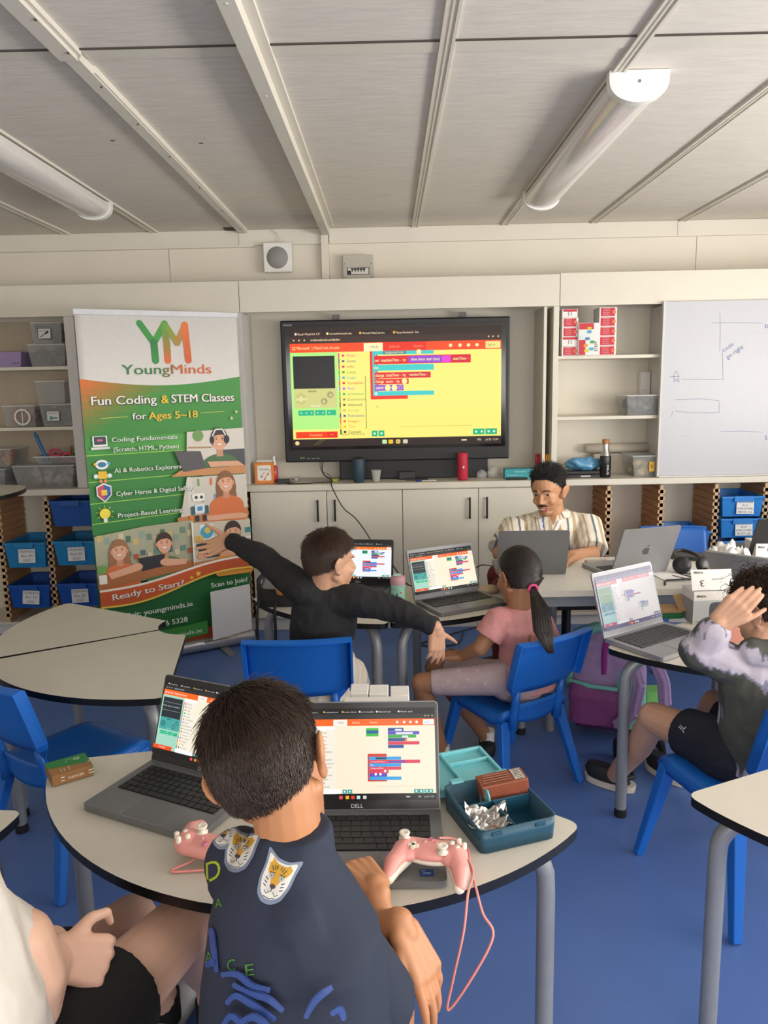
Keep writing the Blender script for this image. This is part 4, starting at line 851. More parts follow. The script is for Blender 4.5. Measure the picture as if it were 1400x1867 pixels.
# ================================================================ goods on shelves and worktop
M_clear = mat('clear_plastic', 'c4c6c4', .15, alpha=.22, var=.0, spec=.6); M_clear2 = mat('clear_plastic_lid', 'f0f2f2', .2, alpha=.4, var=0)
def tub(label, x, y, z, w, d, h, lid=True, fill=None, lab=None, group=None, name='clear_tub', labx=0):
    t = thing(name, label, 'box', (x, y, z), 0, group); k = .88
    mb = MB(); a = [(-w/2*k, -d/2*k, .002), (w/2*k, -d/2*k, .002), (w/2*k, d/2*k, .002), (-w/2*k, d/2*k, .002)]; b = [(-w/2, -d/2, h), (w/2, -d/2, h), (w/2, d/2, h), (-w/2, d/2, h)]
    mb.add(a+b, [(3, 2, 1, 0), (0, 1, 5, 4), (1, 2, 6, 5), (2, 3, 7, 6), (3, 0, 4, 7)], False); mb.build('bin', M_clear, t, solid=.002)
    mb = MB(); e = .006
    if lid: mb.prism(round_poly([(-w/2-e, -d/2-e), (w/2+e, -d/2-e), (w/2+e, d/2+e), (-w/2-e, d/2+e)], .015), h+.0005, h+.008); mb.build('lid', M_clear2, t, bevel=.002)
    else:
        for x0, y0, x1, y1 in ((-w/2-e, -d/2-e, w/2+e, -d/2), (-w/2-e, d/2, w/2+e, d/2+e), (-w/2-e, -d/2, -w/2, d/2), (w/2, -d/2, w/2+e, d/2)): mb.box(x0, y0, h-.008, x1, y1, h)
        mb.build('rim', M_clear2, t)
    if fill:
        rnd = random.Random(hash(label) % 1000 if 0 else len(label)*7+int(abs(x)*100)); mb = MB(); mb.smooth = True
        for i in range(30):
            r = rnd.uniform(.014, .030); mb.ell((rnd.uniform(-.34, .34)*w, rnd.uniform(-.34, .34)*d, min(h-r, r*.9+.004+rnd.random()*h*.6)), (r*1.3, r, r*.8), Euler((rnd.random()*3, rnd.random()*3, 0)).to_matrix(), 8, 6)
        mb.v = [(a_, b_, max(.003, c_)) for a_, b_, c_ in mb.v] if False else [(a_, b_, max(z+.003, c_)) if abs(z) > 9 else (a_, b_, max(.003, c_)) for a_, b_, c_ in mb.v]
        o = mb.build('contents', mat('contents_'+fill, fill, .6, var=.25, scale=25), t, kind='stuff')
    if lab:
        q = Matrix.Translation((labx, -d/2-.0025, h*.5)) @ Matrix.Rotation(PI/2-.06, 4, 'X'); mb = MB(q); mb.R(-.04, -.032, .04, .032, '26262a'); mb.R(-.037, -.029, .037, .029, 'd2cfca'); mb.text(lab, 0, .014, .009, '333333', width=.06, align='C')
        if 'dropper' in lab: mb.line([(-.025, -.02), (.005, 0)], .005, '303030'); mb.line([(.005, 0), (.025, .012)], .012, '202020')
        else: mb.O(-.012, -.012, .012, '2a4a50'); mb.O(-.012, -.012, .009, '5aa8a8'); mb.line([(0, -.012), (.028, -.012)], .006, '2a4a50')
        mb.build('card_label', PRINT, t)
    return t
Z1, Z2, Z3 = 1.6755, 1.3125, CT+.0005
tub('clear tub of coloured pieces on the upper left shelf, bottom of its stack', -2.06, 4.84, Z1, .23, .24, .125, fill='4a4448')
tub('clear tub with a dropper card on top of another, upper left shelf', -2.06, 4.84, Z1+.135, .19, .20, .12, lab='eye droppers', fill='50504e', labx=-.01)
tub('clear tub holding a pink toy and white ring, middle left shelf', -2.26, 4.83, Z2, .20, .24, .125, fill='a8705e')
tub('clear tub with a magnifying glass card on the middle left shelf', -2.03, 4.83, Z2, .20, .24, .13, lab='magnifying glass', fill='55504c', labx=-.02)
tub('clear empty-looking tub stacked over the magnifying glass tub', -2.06, 4.83, Z2+.14, .18, .22, .13)
t = thing('white_ring', 'white plastic ring inside a clear tub on the middle left shelf', 'ring', (-2.235, 4.70, Z2+.062)); MB().tube([(.045*math.cos(2*PI*i/28), 0, .045*math.sin(2*PI*i/28)) for i in range(28)], .006, 8, closed=True).build('ring', M_fix, t)
mb = MB(); mb.box(-.002, -.002, -.043, .002, .002, .043); mb.build('bar', M_fix, t)
tub('wide clear tub of packets on the worktop at left', -2.135, 4.82, Z3, .38, .26, .135, fill='a89a92')
tub('open clear tub of pens and scissors on top of the wide tub', -2.06, 4.83, Z3+.145, .28, .20, .05, lid=False, fill='7a5060')
tub('clear tub of grey parts on the worktop at the left frame edge', -2.49, 4.80, Z3, .25, .24, .12, fill='50585e')
tub('clear tub with orange contents stacked at the left frame edge', -2.46, 4.82, Z3+.13, .25, .22, .11, fill='b4703c')
for i, (x, c, tilt, L, lab) in enumerate(((-2.13, '2a6aa8', -.35, .20, 'blue marker standing in the open pen tub'), (-1.99, 'b03028', .1, .10, 'red pen standing in the open pen tub'), (-1.975, '2f6a3a', .05, .10, 'green pen standing in the open pen tub'), (-1.95, '4a4e52', .25, .13, 'grey pen leaning at the right of the open pen tub'))):
    t = thing('pen', lab, 'pen', (x, 4.76, Z3+.155)); d = Vector((math.sin(tilt), 0, math.cos(tilt))); r = .012 if i == 0 else .006
    MB().tube([(0, 0, 0), tuple(d*L*.8)], r, 8).build('barrel', mat('pen_'+c, c, .4), t); MB().tube([tuple(d*L*.8), tuple(d*L*.86), tuple(d*L)], [r*1.1, r*1.1, r*.4], 8).build('cap', mat('pen_'+c, c, .4), t)
t = thing('scissors', 'pink-red handled scissors lying in the open pen tub', 'scissors', (-2.05, 4.78, Z3+.20))
for s in (-1, 1): MB().tube([(.035*math.cos(2*PI*i/16)+s*.04, 0, .018*math.sin(2*PI*i/16)+.012*s*-1) for i in range(16)], .008, 8, closed=True).build('handle', mat('pink_red', 'c8455a', .4), t)
t = thing('purple_basket', 'lilac plastic basket on the upper left shelf', 'basket', (-2.33, 4.82, Z1))
mb = MB(); a = [(-.12, -.09, .001), (.10, -.09, .001), (.10, .09, .001), (-.12, .09, .001)]; b = [(-.14, -.11, .09), (.12, -.11, .09), (.12, .11, .09), (-.14, .11, .09)]; mb.add(a+b, [(3, 2, 1, 0), (0, 1, 5, 4), (1, 2, 6, 5), (2, 3, 7, 6), (3, 0, 4, 7)], False); mb.build('bin', mat('lilac', '9a86b0', .5), t, solid=.003)
mb = MB(Matrix.Translation((0, -.101, 0)) @ Matrix.Rotation(PI/2-.2, 4, 'X'))
for i in range(3):
    for j in range(4): mb.R(.05+i*.018, .022+j*.014, .06+i*.018, .030+j*.014, '4a3a58')
mb.build('slots', PRINT, t)
# red kit boxes
def kit(label, x, z, w, h, front='red', y=4.72, d=.14, group=None):
    t = thing('red_kit_box', label, 'box', (x, y+d/2, z), 0, group)
    mb = MB(); mb.box(-w/2, -d/2, .0005, w/2, d/2, h); mb.build('carton', mat('carton_white', 'e6e2de', .5), t, bevel=.001)
    mb = MB(Matrix.Translation((0, -d/2-.0004, 0)) @ Matrix.Rotation(PI/2, 4, 'X'))
    if front == 'red':
        mb.R(-w/2+.008, .004, w/2-.012, h-.004, 'c4283a'); 
        for k in range(4): mb.text('learning kit', -w*.28, .012+k*h*.2, .006, 'f0c8c8', width=w*.36)
        mb.O(w*.33, h*.5, h*.2, 'e07050')
    elif front == 'white': mb.R(-w/2+.004, h-.016, w/2-.004, h-.002, 'c4283a'); mb.text('[-]', -.01, h*.35, .018, '222222')
    else:
        mb.R(-w/2+.003, .003, w*.22, h-.003, 'd9e2dc'); mb.R(-w/2+.003, h*.80, w*.22, h-.002, 'c4283a'); mb.R(-w/2+.003, .003, -w*.16, h*.48, 'c4283a')
        for (a, b_, c) in ((-.05, .10, 'c8d8e0'), (-.01, .09, '3f78b0'), (.0, .13, '4a9ad0'), (.02, .07, '3f9a50'), (-.02, .05, 'e09030'), (.015, .03, '40b0c0'), (-.015, .02, 'e0c030'), (.0, .15, 'd8b030')): mb.R(a-.012, b_*h/.19, a+.014, b_*h/.19+.016, c)
        mb.text('STEM', w*.42, h*.12, .018, '44444a', rot=PI/2)
    mb.build('print', PRINT, t); return t
xa = aty(1037, 600, 4.72).x
for k, (f, lb) in enumerate((('red', 'bottom'), ('white', 'second from bottom'), ('red', 'third from bottom'), ('red', 'fourth from bottom'))):
    kit('red and white kit box at the divider, %s of the left stack' % lb, xa+.008, Z1+k*.056, .095, .0555, f, group=None)
kit('white carton standing on top of the left stack of red kit boxes', xa+.005, Z1+4*.056, .09, .05, 'white')
for k, lb in enumerate(('lowest', 'second lowest', 'middle', 'fourth', 'topmost')):
    kit('red kit box %s in the five-high right stack' % lb, aty(1108, 600, 4.72).x, Z1+k*.056, .105, .0555, 'red')
kit('large picture carton of building pieces between the two red stacks', aty(1074, 600, 4.70).x, Z1, .125, .19, 'big', y=4.70, d=.16)
tub('clear tub with handle on the middle right shelf', aty(1165, 740, 4.8).x, 4.80, Z2, .22, .22, .115, fill='6b6a6a', lab='', group=None)
t = thing('white_carton', 'tall white carton behind the clear tub, against the board', 'box', (1.63, 4.935, Z2)); mb = MB(); mb.box(-.035, -.0, .0005, .025, .055, .26); mb.build('carton', mat('carton_white', 'e6e2de', .5), t, bevel=.001)
mb = MB(Matrix.Translation((-.035, -.0004, 0)) @ Matrix.Rotation(PI/2, 4, 'X'))
for k in range(3): mb.text('4 1 3', .01, .14-.05*k, .012, '55555a', width=.03)
mb.build('print', PRINT, t)
def on(px, py, z): return atz(px, py, z)
p = on(1158, 857, Z3); tub('wide clear tub of yellow and white pieces beside the white board', p.x, 4.80, Z3, .27, .22, .125, fill='c8b070', group=None)
t = thing('paper_roll', 'beige rolled cloth lying behind the yellow-filled tub', 'roll', (1.46, 4.95, Z3+.128)); MB().lathe([(.01, 0), (.03, .002), (.03, .40), (.01, .402)], (-.2, 0, .031), 20, (1, 0, 0)).build('roll', mat('beige_cloth', 'cdc3b4', .8), t)
mb = MB(); mb.box(-.15, -.03, -.128, .15, .03, -.002); mb.build('support_box', mat('beige_box', 'bdb3a4', .8), t)
t = thing('yellow_card', 'yellow card with a black S leaning on the clear tub', 'card', (aty(1190, 850, 4.68).x, 4.683, Z3+.035)); mb = MB(); mb.box(-.02, 0, 0, .012, .003, .06); mb.build('card', mat('yellow_card', 'd8a838', .6), t); mb = MB(Matrix.Rotation(PI/2, 4, 'X')); mb.text('S', -.012, .02, .022, '2a2418', bold=.02); mb.build('letter', PRINT, t)
p = on(1089, 864, Z3)
t = thing('water_bottle', 'black and steel bottle with wooden cap on the worktop', 'bottle', (p.x, 4.72, Z3))
MB().lathe([(.030, .001), (.034, .004), (.034, .125), (.031, .135)], (0, 0, 0), 28).build('body', mat('bottle_black', '1b1c1e', .35), t)
MB().lathe([(.031, .1352), (.026, .155), (.019, .175), (.0185, .205)], (0, 0, 0), 28).build('neck', mat('steel', 'b8b6b2', .25, metal=.9), t)
MB().lathe([(.021, .2052), (.022, .21), (.022, .232), (.020, .235)], (0, 0, 0), 24).build('cap', mat('bamboo', 'a8733e', .5, var=.15), t)
mb = MB(Matrix.Translation((.012, -.0348, .02)) @ Matrix.Rotation(PI/2, 4, 'X')); mb.text('treo', 0, 0, .018, 'e8e8e8', rot=PI/2, width=.06, bold=.01); mb.build('lettering', PRINT, t)
# blue plastic bag on black tray
p = on(1052, 862, Z3)
t = thing('black_device', 'flat black device under the blue plastic bag', 'device', (p.x-.01, 4.76, Z3)); mb = MB(); mb.box(-.14, -.05, .001, .13, .09, .02); mb.box(-.14, -.045, .021, .12, .08, .04); mb.build('case', M_black, t, bevel=.003)
mb = MB(Matrix.Translation((-.03, -.0505, .006)) @ Matrix.Rotation(PI/2, 4, 'X')); mb.R(0, 0, .06, .008, 'b8b8b8'); mb.build('label_strip', PRINT, t)
def blob(label, name, cat, c, r, m, amp, seed, part_='skin', res=40, kind=None, flat=True):
    t = thing(name, label, cat, c); mb = MB(); mb.ell((0, 0, 0), r, None, res, res//2); rs = Vector((seed*3.1, seed*1.7, 0))
    vv = []
    for v_ in mb.v:
        q = Vector(v_); k = noise.noise(q*18+rs)*1.0 + noise.noise(q*45+rs)*.5; q *= 1+amp*k
        if flat: q.z = max(q.z, -r[2]*.75)
        vv.append(tuple(q + Vector((0, 0, r[2]*.76))))
    mb.v = vv; mb.build(part_, m, t); return t
blob('crumpled blue plastic bag lying on the black device', 'plastic_bag', 'bag', (p.x, 4.79, Z3+.041), (.11, .05, .045), mat('blue_film', '5f9fc8', .2, alpha=.85, var=.15, coat=.5), .45, 1)
# scissors block
p = on(985, 866, Z3)
t = thing('scissors_block', 'wooden block of upright red and yellow scissors', 'scissors', (p.x-.005, 4.76, Z3)); mb = MB(); mb.box(-.055, -.035, .001, .055, .035, .075); mb.build('block', mat('pale_wood', 'b08a60', .6), t, bevel=.003)
for i in range(5):
    c = 'a82030' if i < 3 else 'e0b020'; x = -.045+i*.022
    for s in (-1, 1): MB().tube([(x+s*.006+.003*math.cos(2*PI*k/12), .018*math.cos(2*PI*k/12)-.005, .115+.030*math.sin(2*PI*k/12)) for k in range(12)], .006, 6, closed=True).build('handle', mat('scissor_'+c, c, .4), t)
p = on(937, 866, Z3)
t = thing('teal_carton', 'teal cardboard pack beside the scissors block', 'box', (p.x, 4.74, Z3)); mb = MB(); mb.box(-.09, -.03, .001, .09, .04, .062); mb.build('carton', mat('teal_card', '2f9aa6', .5), t, bevel=.001)
mb = MB(Matrix.Translation((0, -.0305, 0)) @ Matrix.Rotation(PI/2, 4, 'X')); mb.text('Flowmasters', -.03, .042, .009, 'd8f0f0', width=.07); mb.text('Flowmasters 12', -.075, .02, .009, 'd8f0f0', width=.09); mb.R(-.085, .0, .08, .003, '1f7680'); mb.build('print', PRINT, t)
t = thing('remote_control', 'black remote lying in front of the teal pack', 'remote', (p.x-.02, 4.685, Z3)); mb = MB(); mb.box(-.065, -.012, .001, .065, .012, .014); mb.build('case', M_black, t, bevel=.003)
M_glass = mat('thin_clear', 'f2f4f4', .08, alpha=.22, var=0, spec=.8)
for i, (px, r, lb) in enumerate(((872, .032, 'clear crinkled plastic dome beside the red speaker'), (893, .040, 'larger clear plastic dome left of the teal pack'))):
    p = on(px, 866, Z3); blob(lb, 'clear_dome', 'packaging', (p.x, 4.78+.03*i, Z3+.001), (r, r, r*.95), M_glass, .22, 5+i)
p = on(839, 869, Z3)
t = thing('red_speaker', 'upright red cylindrical speaker on the worktop', 'speaker', (p.x, 4.72, Z3))
MB().lathe([(.024, .001), (.031, .006), (.033, .012), (.033, .158), (.031, .165), (.024, .169), (.001, .166)], (0, 0, 0), 28).build('body', mat('red_fabric', 'b8203a', .6, var=.08, scale=300), t)
mb = MB(Matrix.Translation((.004, -.0345, .085)) @ Matrix.Rotation(PI/2, 4, 'X')); mb.P([(-.006, -.012), (.006, -.002), (-.006, .008)], 'e8d8d8'); mb.build('emblem', PRINT, t)
p = on(656, 874, Z3)
t = thing('blue_speaker', 'upright dark blue cylindrical speaker on the worktop', 'speaker', (p.x, 4.70, Z3))
MB().lathe([(.028, .001), (.034, .008), (.039, .08), (.039, .135), (.037, .143)], (0, 0, 0), 28).build('body', mat('navy_fabric', '2c4250', .55, var=.1, scale=300), t)
MB().lathe([(.037, .1432), (.034, .150), (.028, .146), (.001, .146)], (0, 0, 0), 28).build('top', M_dark, t)
p = on(687, 871, Z3)
t = thing('plastic_cup', 'small empty clear plastic cup beside the blue speaker', 'cup', (p.x, 4.72, Z3)); MB().lathe([(.001, .002), (.020, .002), (.031, .070), (.033, .071)], (0, 0, 0), 24).build('cup', mat('cup_clear', 'f2f4f4', .1, alpha=.4, var=0), t, solid=.001)
p = on(489, 877, Z3)
t = thing('pen_carton', 'orange and white carton of ballpoint pens at the left worktop corner', 'box', (p.x, 4.74, Z3), .05); mb = MB(); mb.box(-.062, -.025, .001, .055, .035, .13); mb.build('carton', mat('orange_card', 'e0842c', .5), t, bevel=.001)
mb = MB(Matrix.Translation((0, -.0255, 0)) @ Matrix.Rotation(PI/2, 4, 'X')); mb.R(-.045, .02, .04, .115, 'ece6e0', .01); mb.text('BIC', -.052, .112, .012, 'f0b030', bold=.02); mb.text('Cristal Original', -.03, .085, .012, '55443c', width=.055)
for (a, b_) in ((-.02, .045), (.02, .06), (0, .03)): mb.O(a, b_, .009, 'e8e0dc'); mb.O(a, b_, .005, '55504c'); mb.line([(a, b_), (a+.02, b_+.03)], .003, 'e08020')
mb.build('print', PRINT, t); mb = MB(); mb.box(-.05, .0, .131, .045, .004, .145); mb.build('flap', mat('clear_plastic_lid', 'f0f2f2', .2, alpha=.5), t)
p = on(511, 866, Z3)
t = thing('spray_bottle', 'small red and white spray bottle beside the pen carton', 'bottle', (p.x+.015, 4.80, Z3))
MB().lathe([(.020, .001), (.024, .006), (.024, .09), (.012, .105)], (0, 0, 0), 20).build('body', mat('red_liquid', 'b83a50', .3), t); MB().lathe([(.012, .1052), (.013, .13), (.008, .135), (.008, .16)], (0, 0, 0), 16).build('pump', M_fix, t)
t = thing('power_adapter', 'black power adapter with coiled cable on the worktop', 'adapter', (aty(514, 876, 4.70).x, 4.72, Z3), .2); mb = MB(); mb.box(-.035, -.022, .001, .045, .022, .026); mb.build('case', M_black, t, bevel=.003)
q = lambda px, py, y: aty(px, py, y)
def cable(label, name, pts, r, m, cat='cable', parent=None):
    # smooth the polyline
    P_ = [Vector(p_) for p_ in pts]; out = []
    for i in range(len(P_)-1):
        p0 = P_[max(0, i-1)]; p1 = P_[i]; p2 = P_[i+1]; p3 = P_[min(len(P_)-1, i+2)]
        for k in range(6): u = k/6; out.append(.5*((2*p1)+(p2-p0)*u+(2*p0-5*p1+4*p2-p3)*u*u+(3*p1-p0-3*p2+p3)*u**3))
    out.append(P_[-1]); o = MB().tube([tuple(v_) for v_ in out], r, 7).build(name, m, parent)
    if parent is None: tag(o, label, cat)
    return o
cable('black cable running from the screen down across the cabinets to the laptops', 'power_cable', [(-.42, 4.79, 1.07), (-.42, 4.76, .99), (-.36, 4.68, .955), (q(605, 893, 4.62).x, 4.615, .925), q(625, 925, 4.60), q(648, 945, 4.58), q(668, 972, 4.5), q(685, 1000, 4.2), (q(700, 1030, 3.9).x, 3.7, .72), (.06, 3.42, TH+.006), (.12, 3.36, TH+.005)], .0035, M_black)
cable('black cable looping on the worktop beside the power adapter', 'power_cable', [(-.60, 4.70, Z3+.01), (-.63, 4.665, Z3+.004), (-.52, 4.655, Z3+.004), (-.46, 4.69, Z3+.004), (-.40, 4.70, Z3+.004), (-.36, 4.73, Z3+.004)], .003, M_black)
cable('thin black cable hanging below the left of the screen', 'thin_cable', [(-.44, 4.81, 1.06), (-.43, 4.80, 1.0), (-.38, 4.80, .97), (-.37, 4.80, .945)], .0022, M_black)
t = thing('paper_scrap', 'crumpled pale paper beside the power adapter', 'paper', (aty(535, 866, 4.8).x, 4.80, Z3)); mb = MB(); vs = [(x*.02-.04, y*.02-.02, .004+.03*abs(math.sin(x*2.1+y))*(.4+.15*x)) for y in range(3) for x in range(5)]; mb.add(vs, [(y*5+x, y*5+x+1, y*5+x+6, y*5+x+5) for y in range(2) for x in range(4)], True); mb.build('sheet', mat('paper_grey', 'b8b4ae', .7), t, solid=.001)
p = on(614, 868, Z3); t = thing('tape_roll', 'flat yellow-green roll of tape below the screen', 'tape', (p.x, 4.76, Z3)); MB().lathe([(.018, .001), (.030, .001), (.030, .018), (.018, .018)], (0, 0, 0), 24).build('roll', mat('tape_olive', '9aa050', .4), t)
p = on(775, 879, Z3); t = thing('ballpoint_pen', 'clear ballpoint pen with blue cap on the worktop edge', 'pen', (p.x, 4.67, Z3)); MB().tube([(-.02, 0, .006), (.07, .002, .006)], .0038, 8).build('barrel', mat('clear_plastic_lid', 'f0f2f2', .2), t); MB().tube([(-.06, 0, .006), (-.02, 0, .006)], .0048, 8).build('cap', mat('pen_blue', '202f8a', .35), t)
p = on(740, 864, Z3)
t = thing('control_unit', 'small black control box with remotes under the screen', 'device', (p.x, 4.80, Z3)); mb = MB(); mb.box(-.05, -.02, .001, .05, .03, .05); mb.build('case', M_dark, t, bevel=.003)
mb = MB(); mb.box(-.01, -.06, .001, .13, -.035, .012); mb.build('remote', M_black, t, bevel=.003)
# ================================================================ things on the tables
# white carton pieces behind the laptop
t = thing('white_packaging', 'three white boxed units standing behind the right near laptop', 'box')
for i, (px0, px1, py) in enumerate(((638, 671, 1264), (673, 708, 1266), (712, 746, 1268))):
    a = atz(px0, 1300, TH+.002); Yb = 1.74; x0 = aty(px0, py, Yb).x; x1 = aty(px1, py, Yb).x; zt = aty(px0, py, Yb).z
    mb = MB(); mb.box(x0, Yb, TH+.001, x1, Yb+.06, zt); mb.build('carton', mat('carton_white', '', 0), t, bevel=.002)
x0 = aty(626, 1280, 1.69).x; x1 = aty(746, 1280, 1.69).x; mb = MB(); mb.box(x0, 1.665, TH+.001, x1, 1.72, aty(690, 1279, 1.69).z); mb.build('lid', mat('carton_white', '', 0), t, bevel=.002); rehome(t, ((x0+x1)/2, 1.71, TH))
# small kit box, green and brown
p0 = atz(96, 1436, TH); p1 = atz(170, 1414, TH); d = (p1-p0); W_ = d.length; rz = math.atan2(d.y, d.x)
t = thing('kit_box', 'small green and brown printed carton at the left end of the near table', 'box', (p0.x, p0.y, TH), rz)
mb = MB(); mb.box(0, 0, .001, W_, .075, .028, ); mb.build('carton', mat('kraft_brown', '8a6238', .55), t, bevel=.0012)
mb = MB(Matrix.Translation((0, 0, .0281))); mb.R(.0, .0, W_, .075, '93693c'); mb.P([(0, .040), (W_, .020), (W_, .075), (0, .075)], '1f7a3c'); mb.line([(.028, .008), (.028, .022)], .010, 'd8c8b0'); mb.line([(.028, .009), (.028, .021)], .006, '8a6238'); mb.text('micro:bit', .045, .004, .006, 'e0d0b8', rot=PI/2, width=.022); mb.O(W_*.75, .055, .007, 'd8e8d8'); mb.O(W_*.75, .055, .0045, '1f7a3c'); mb.line([(.04, .045), (.05, .062), (.07, .045)], .0012, 'b8d8b8'); mb.line([(.085, .018), (.10, .022)], .006, 'c8a880')
mb.build('top_print', PRINTG, t)
mb = MB(Matrix.Translation((0, -.0002, 0)) @ Matrix.Rotation(PI/2, 4, 'X')); mb.line([(.02, .014), (.028, .014)], .010, 'e8dcc8'); mb.line([(.02, .014), (.028, .014)], .006, '8a6238'); mb.text('micro:bit', .036, .010, .008, 'e8dcc8', width=.036); mb.line([(.082, .014), (.094, .014)], .009, 'e8dcc8'); mb.line([(.082, .014), (.094, .014)], .005, '8a6238'); mb.build('side_print', PRINTG, t)
mb = MB(); mb.box(W_+.0002, 0, .001, W_+.001, .075, .028); mb.build('end_panel', mat('kit_green', '2f8a4a', .4), t)
# game controllers
M_pk = mat('pink_plastic', 'e29a92', .42, var=.02); M_cr = mat('cream_plastic', 'e4dccb', .45, var=.02)
def controller(label, x, y, z, rz, k=1.0, tilt=0, tuck=False):
    t = thing('game_controller', label, 'controller', (x, y, z), rz); t.scale = (k, k, k)
    mb = MB(); T = Matrix.Rotation(tilt, 4, 'X'); mb.T = T
    mb.ell((0, .012, .032), (.058, .030, .016)); mb.ell((-.048, .010, .030), (.030, .034, .018)); mb.ell((.048, .010, .030), (.030, .034, .018))
    for s in (-1, 1): limb_(mb, [(s*.052, .008, .030), (s*.068, -.030, .024), (s*.072, -.062, .016)], [.022, .019, .012])
    limb_(mb, [(-.045, .034, .030), (.045, .034, .030)], [.013, .013])
    o = fuse(mb, 'shell', M_pk, t, .0018, 5)
    mb = MB(T); mb.ell((0, .010, .022), (.056, .028, .012))
    for s in (-1, 1): limb_(mb, [(s*.050, .006, .022), (s*.0665, -.032, .017), (s*.070, -.064, .0125)], [.0205, .0185, .0118])
    fuse(mb, 'underside', M_cr, t, .0022, 4)
    for sx, sy in ((-.056, .026), (.028, -.004)):
        mb = MB(T); mb.lathe([(.011, .042), (.012, .046), (.006, .047), (.006, .054), (.0105, .055), (.0115, .058), (.0100, .060), (.006, .0585), (.001, .058)], (sx, sy, 0), 24); mb.build('thumbstick', M_cr, t)
    mb = MB(T); mb.box(-.037, -.009, .044, -.029, .013, .050); mb.box(-.044, -.002, .044, -.022, .006, .050); mb.build('direction_pad', M_cr, t, bevel=.0012)
    for a in range(4):
        bx, by_ = .056+.0125*math.cos(a*PI/2), .022+.0125*math.sin(a*PI/2); MB(T).lathe([(.0052, .040), (.0052, .051), (.0035, .0525), (.0001, .0528)], (bx, by_, 0), 16).build('button', M_cr, t)
    for bx in (-.012, .012): MB(T).lathe([(.0028, .044), (.0026, .0495), (.0001, .050)], (bx, .018, 0), 12).build('menu_button', M_pk, t)
    MB(T).lathe([(.0052, .044), (.0052, .0488), (.0040, .0492), (.0036, .0485)], (0, .030, 0), 20).build('home_ring', mat('rose_ring', 'c8708a', .4), t)
    return t
def limb_(mb, pts, rs):
    for (a, b), (ra, rb) in zip(zip(pts, pts[1:]), zip(rs, rs[1:])): mb.cap(a, ra, b, rb, 16)
# ================================================================ people
def fuse(mb, name, m, parent, voxel=.005, smooth=3, disp=None, colour=None, kind=None):
    me = bpy.data.meshes.new('tmp'); me.from_pydata(mb.v, [], mb.f); me.update()
    o = bpy.data.objects.new('tmp', me); C.objects.link(o)
    r = o.modifiers.new('r', 'REMESH'); r.mode = 'VOXEL'; r.voxel_size = voxel; r.use_smooth_shade = True
    if smooth: s = o.modifiers.new('s', 'SMOOTH'); s.factor = .5; s.iterations = smooth
    dg = bpy.context.evaluated_depsgraph_get(); dg.update()
    nm = bpy.data.meshes.new_from_object(o.evaluated_get(dg)); bpy.data.objects.remove(o); bpy.data.meshes.remove(me)
    nm.name = name
    if disp:
        for v, n in [(v, v.normal.copy()) for v in nm.vertices]: v.co += n*disp(v.co)
    nm.polygons.foreach_set('use_smooth', [True]*len(nm.polygons))
    nm.materials.clear(); nm.materials.append(m)
    if colour:
        ca = nm.color_attributes.new('Col', 'FLOAT_COLOR', 'POINT'); arr = []
        for v in nm.vertices: arr += list(colour(v.co, v.normal)) + [1]
        ca.data.foreach_set('color', arr)
    nm.update(); no = bpy.data.objects.new(name, nm); C.objects.link(no); no.parent = parent; return no
def wr(a1=.004, s1=9, a2=.0018, s2=28, st=(1, 1, .6)):
    def f(co):
        q = Vector((co.x*st[0], co.y*st[1], co.z*st[2])); return a1*noise.noise(q*s1) + a2*(1-abs(noise.noise(q*s2+Vector((7, 3, 1))))*2)
    return f
def A(px, py, Y): return aty(px, py, Y)
def basis(f, u):
    f = Vector(f).normalized(); u = Vector(u); r = f.cross(u).normalized(); u = r.cross(f).normalized()
    return Matrix(((r.x, f.x, u.x), (r.y, f.y, u.y), (r.z, f.z, u.z)))       # columns right, forward, up
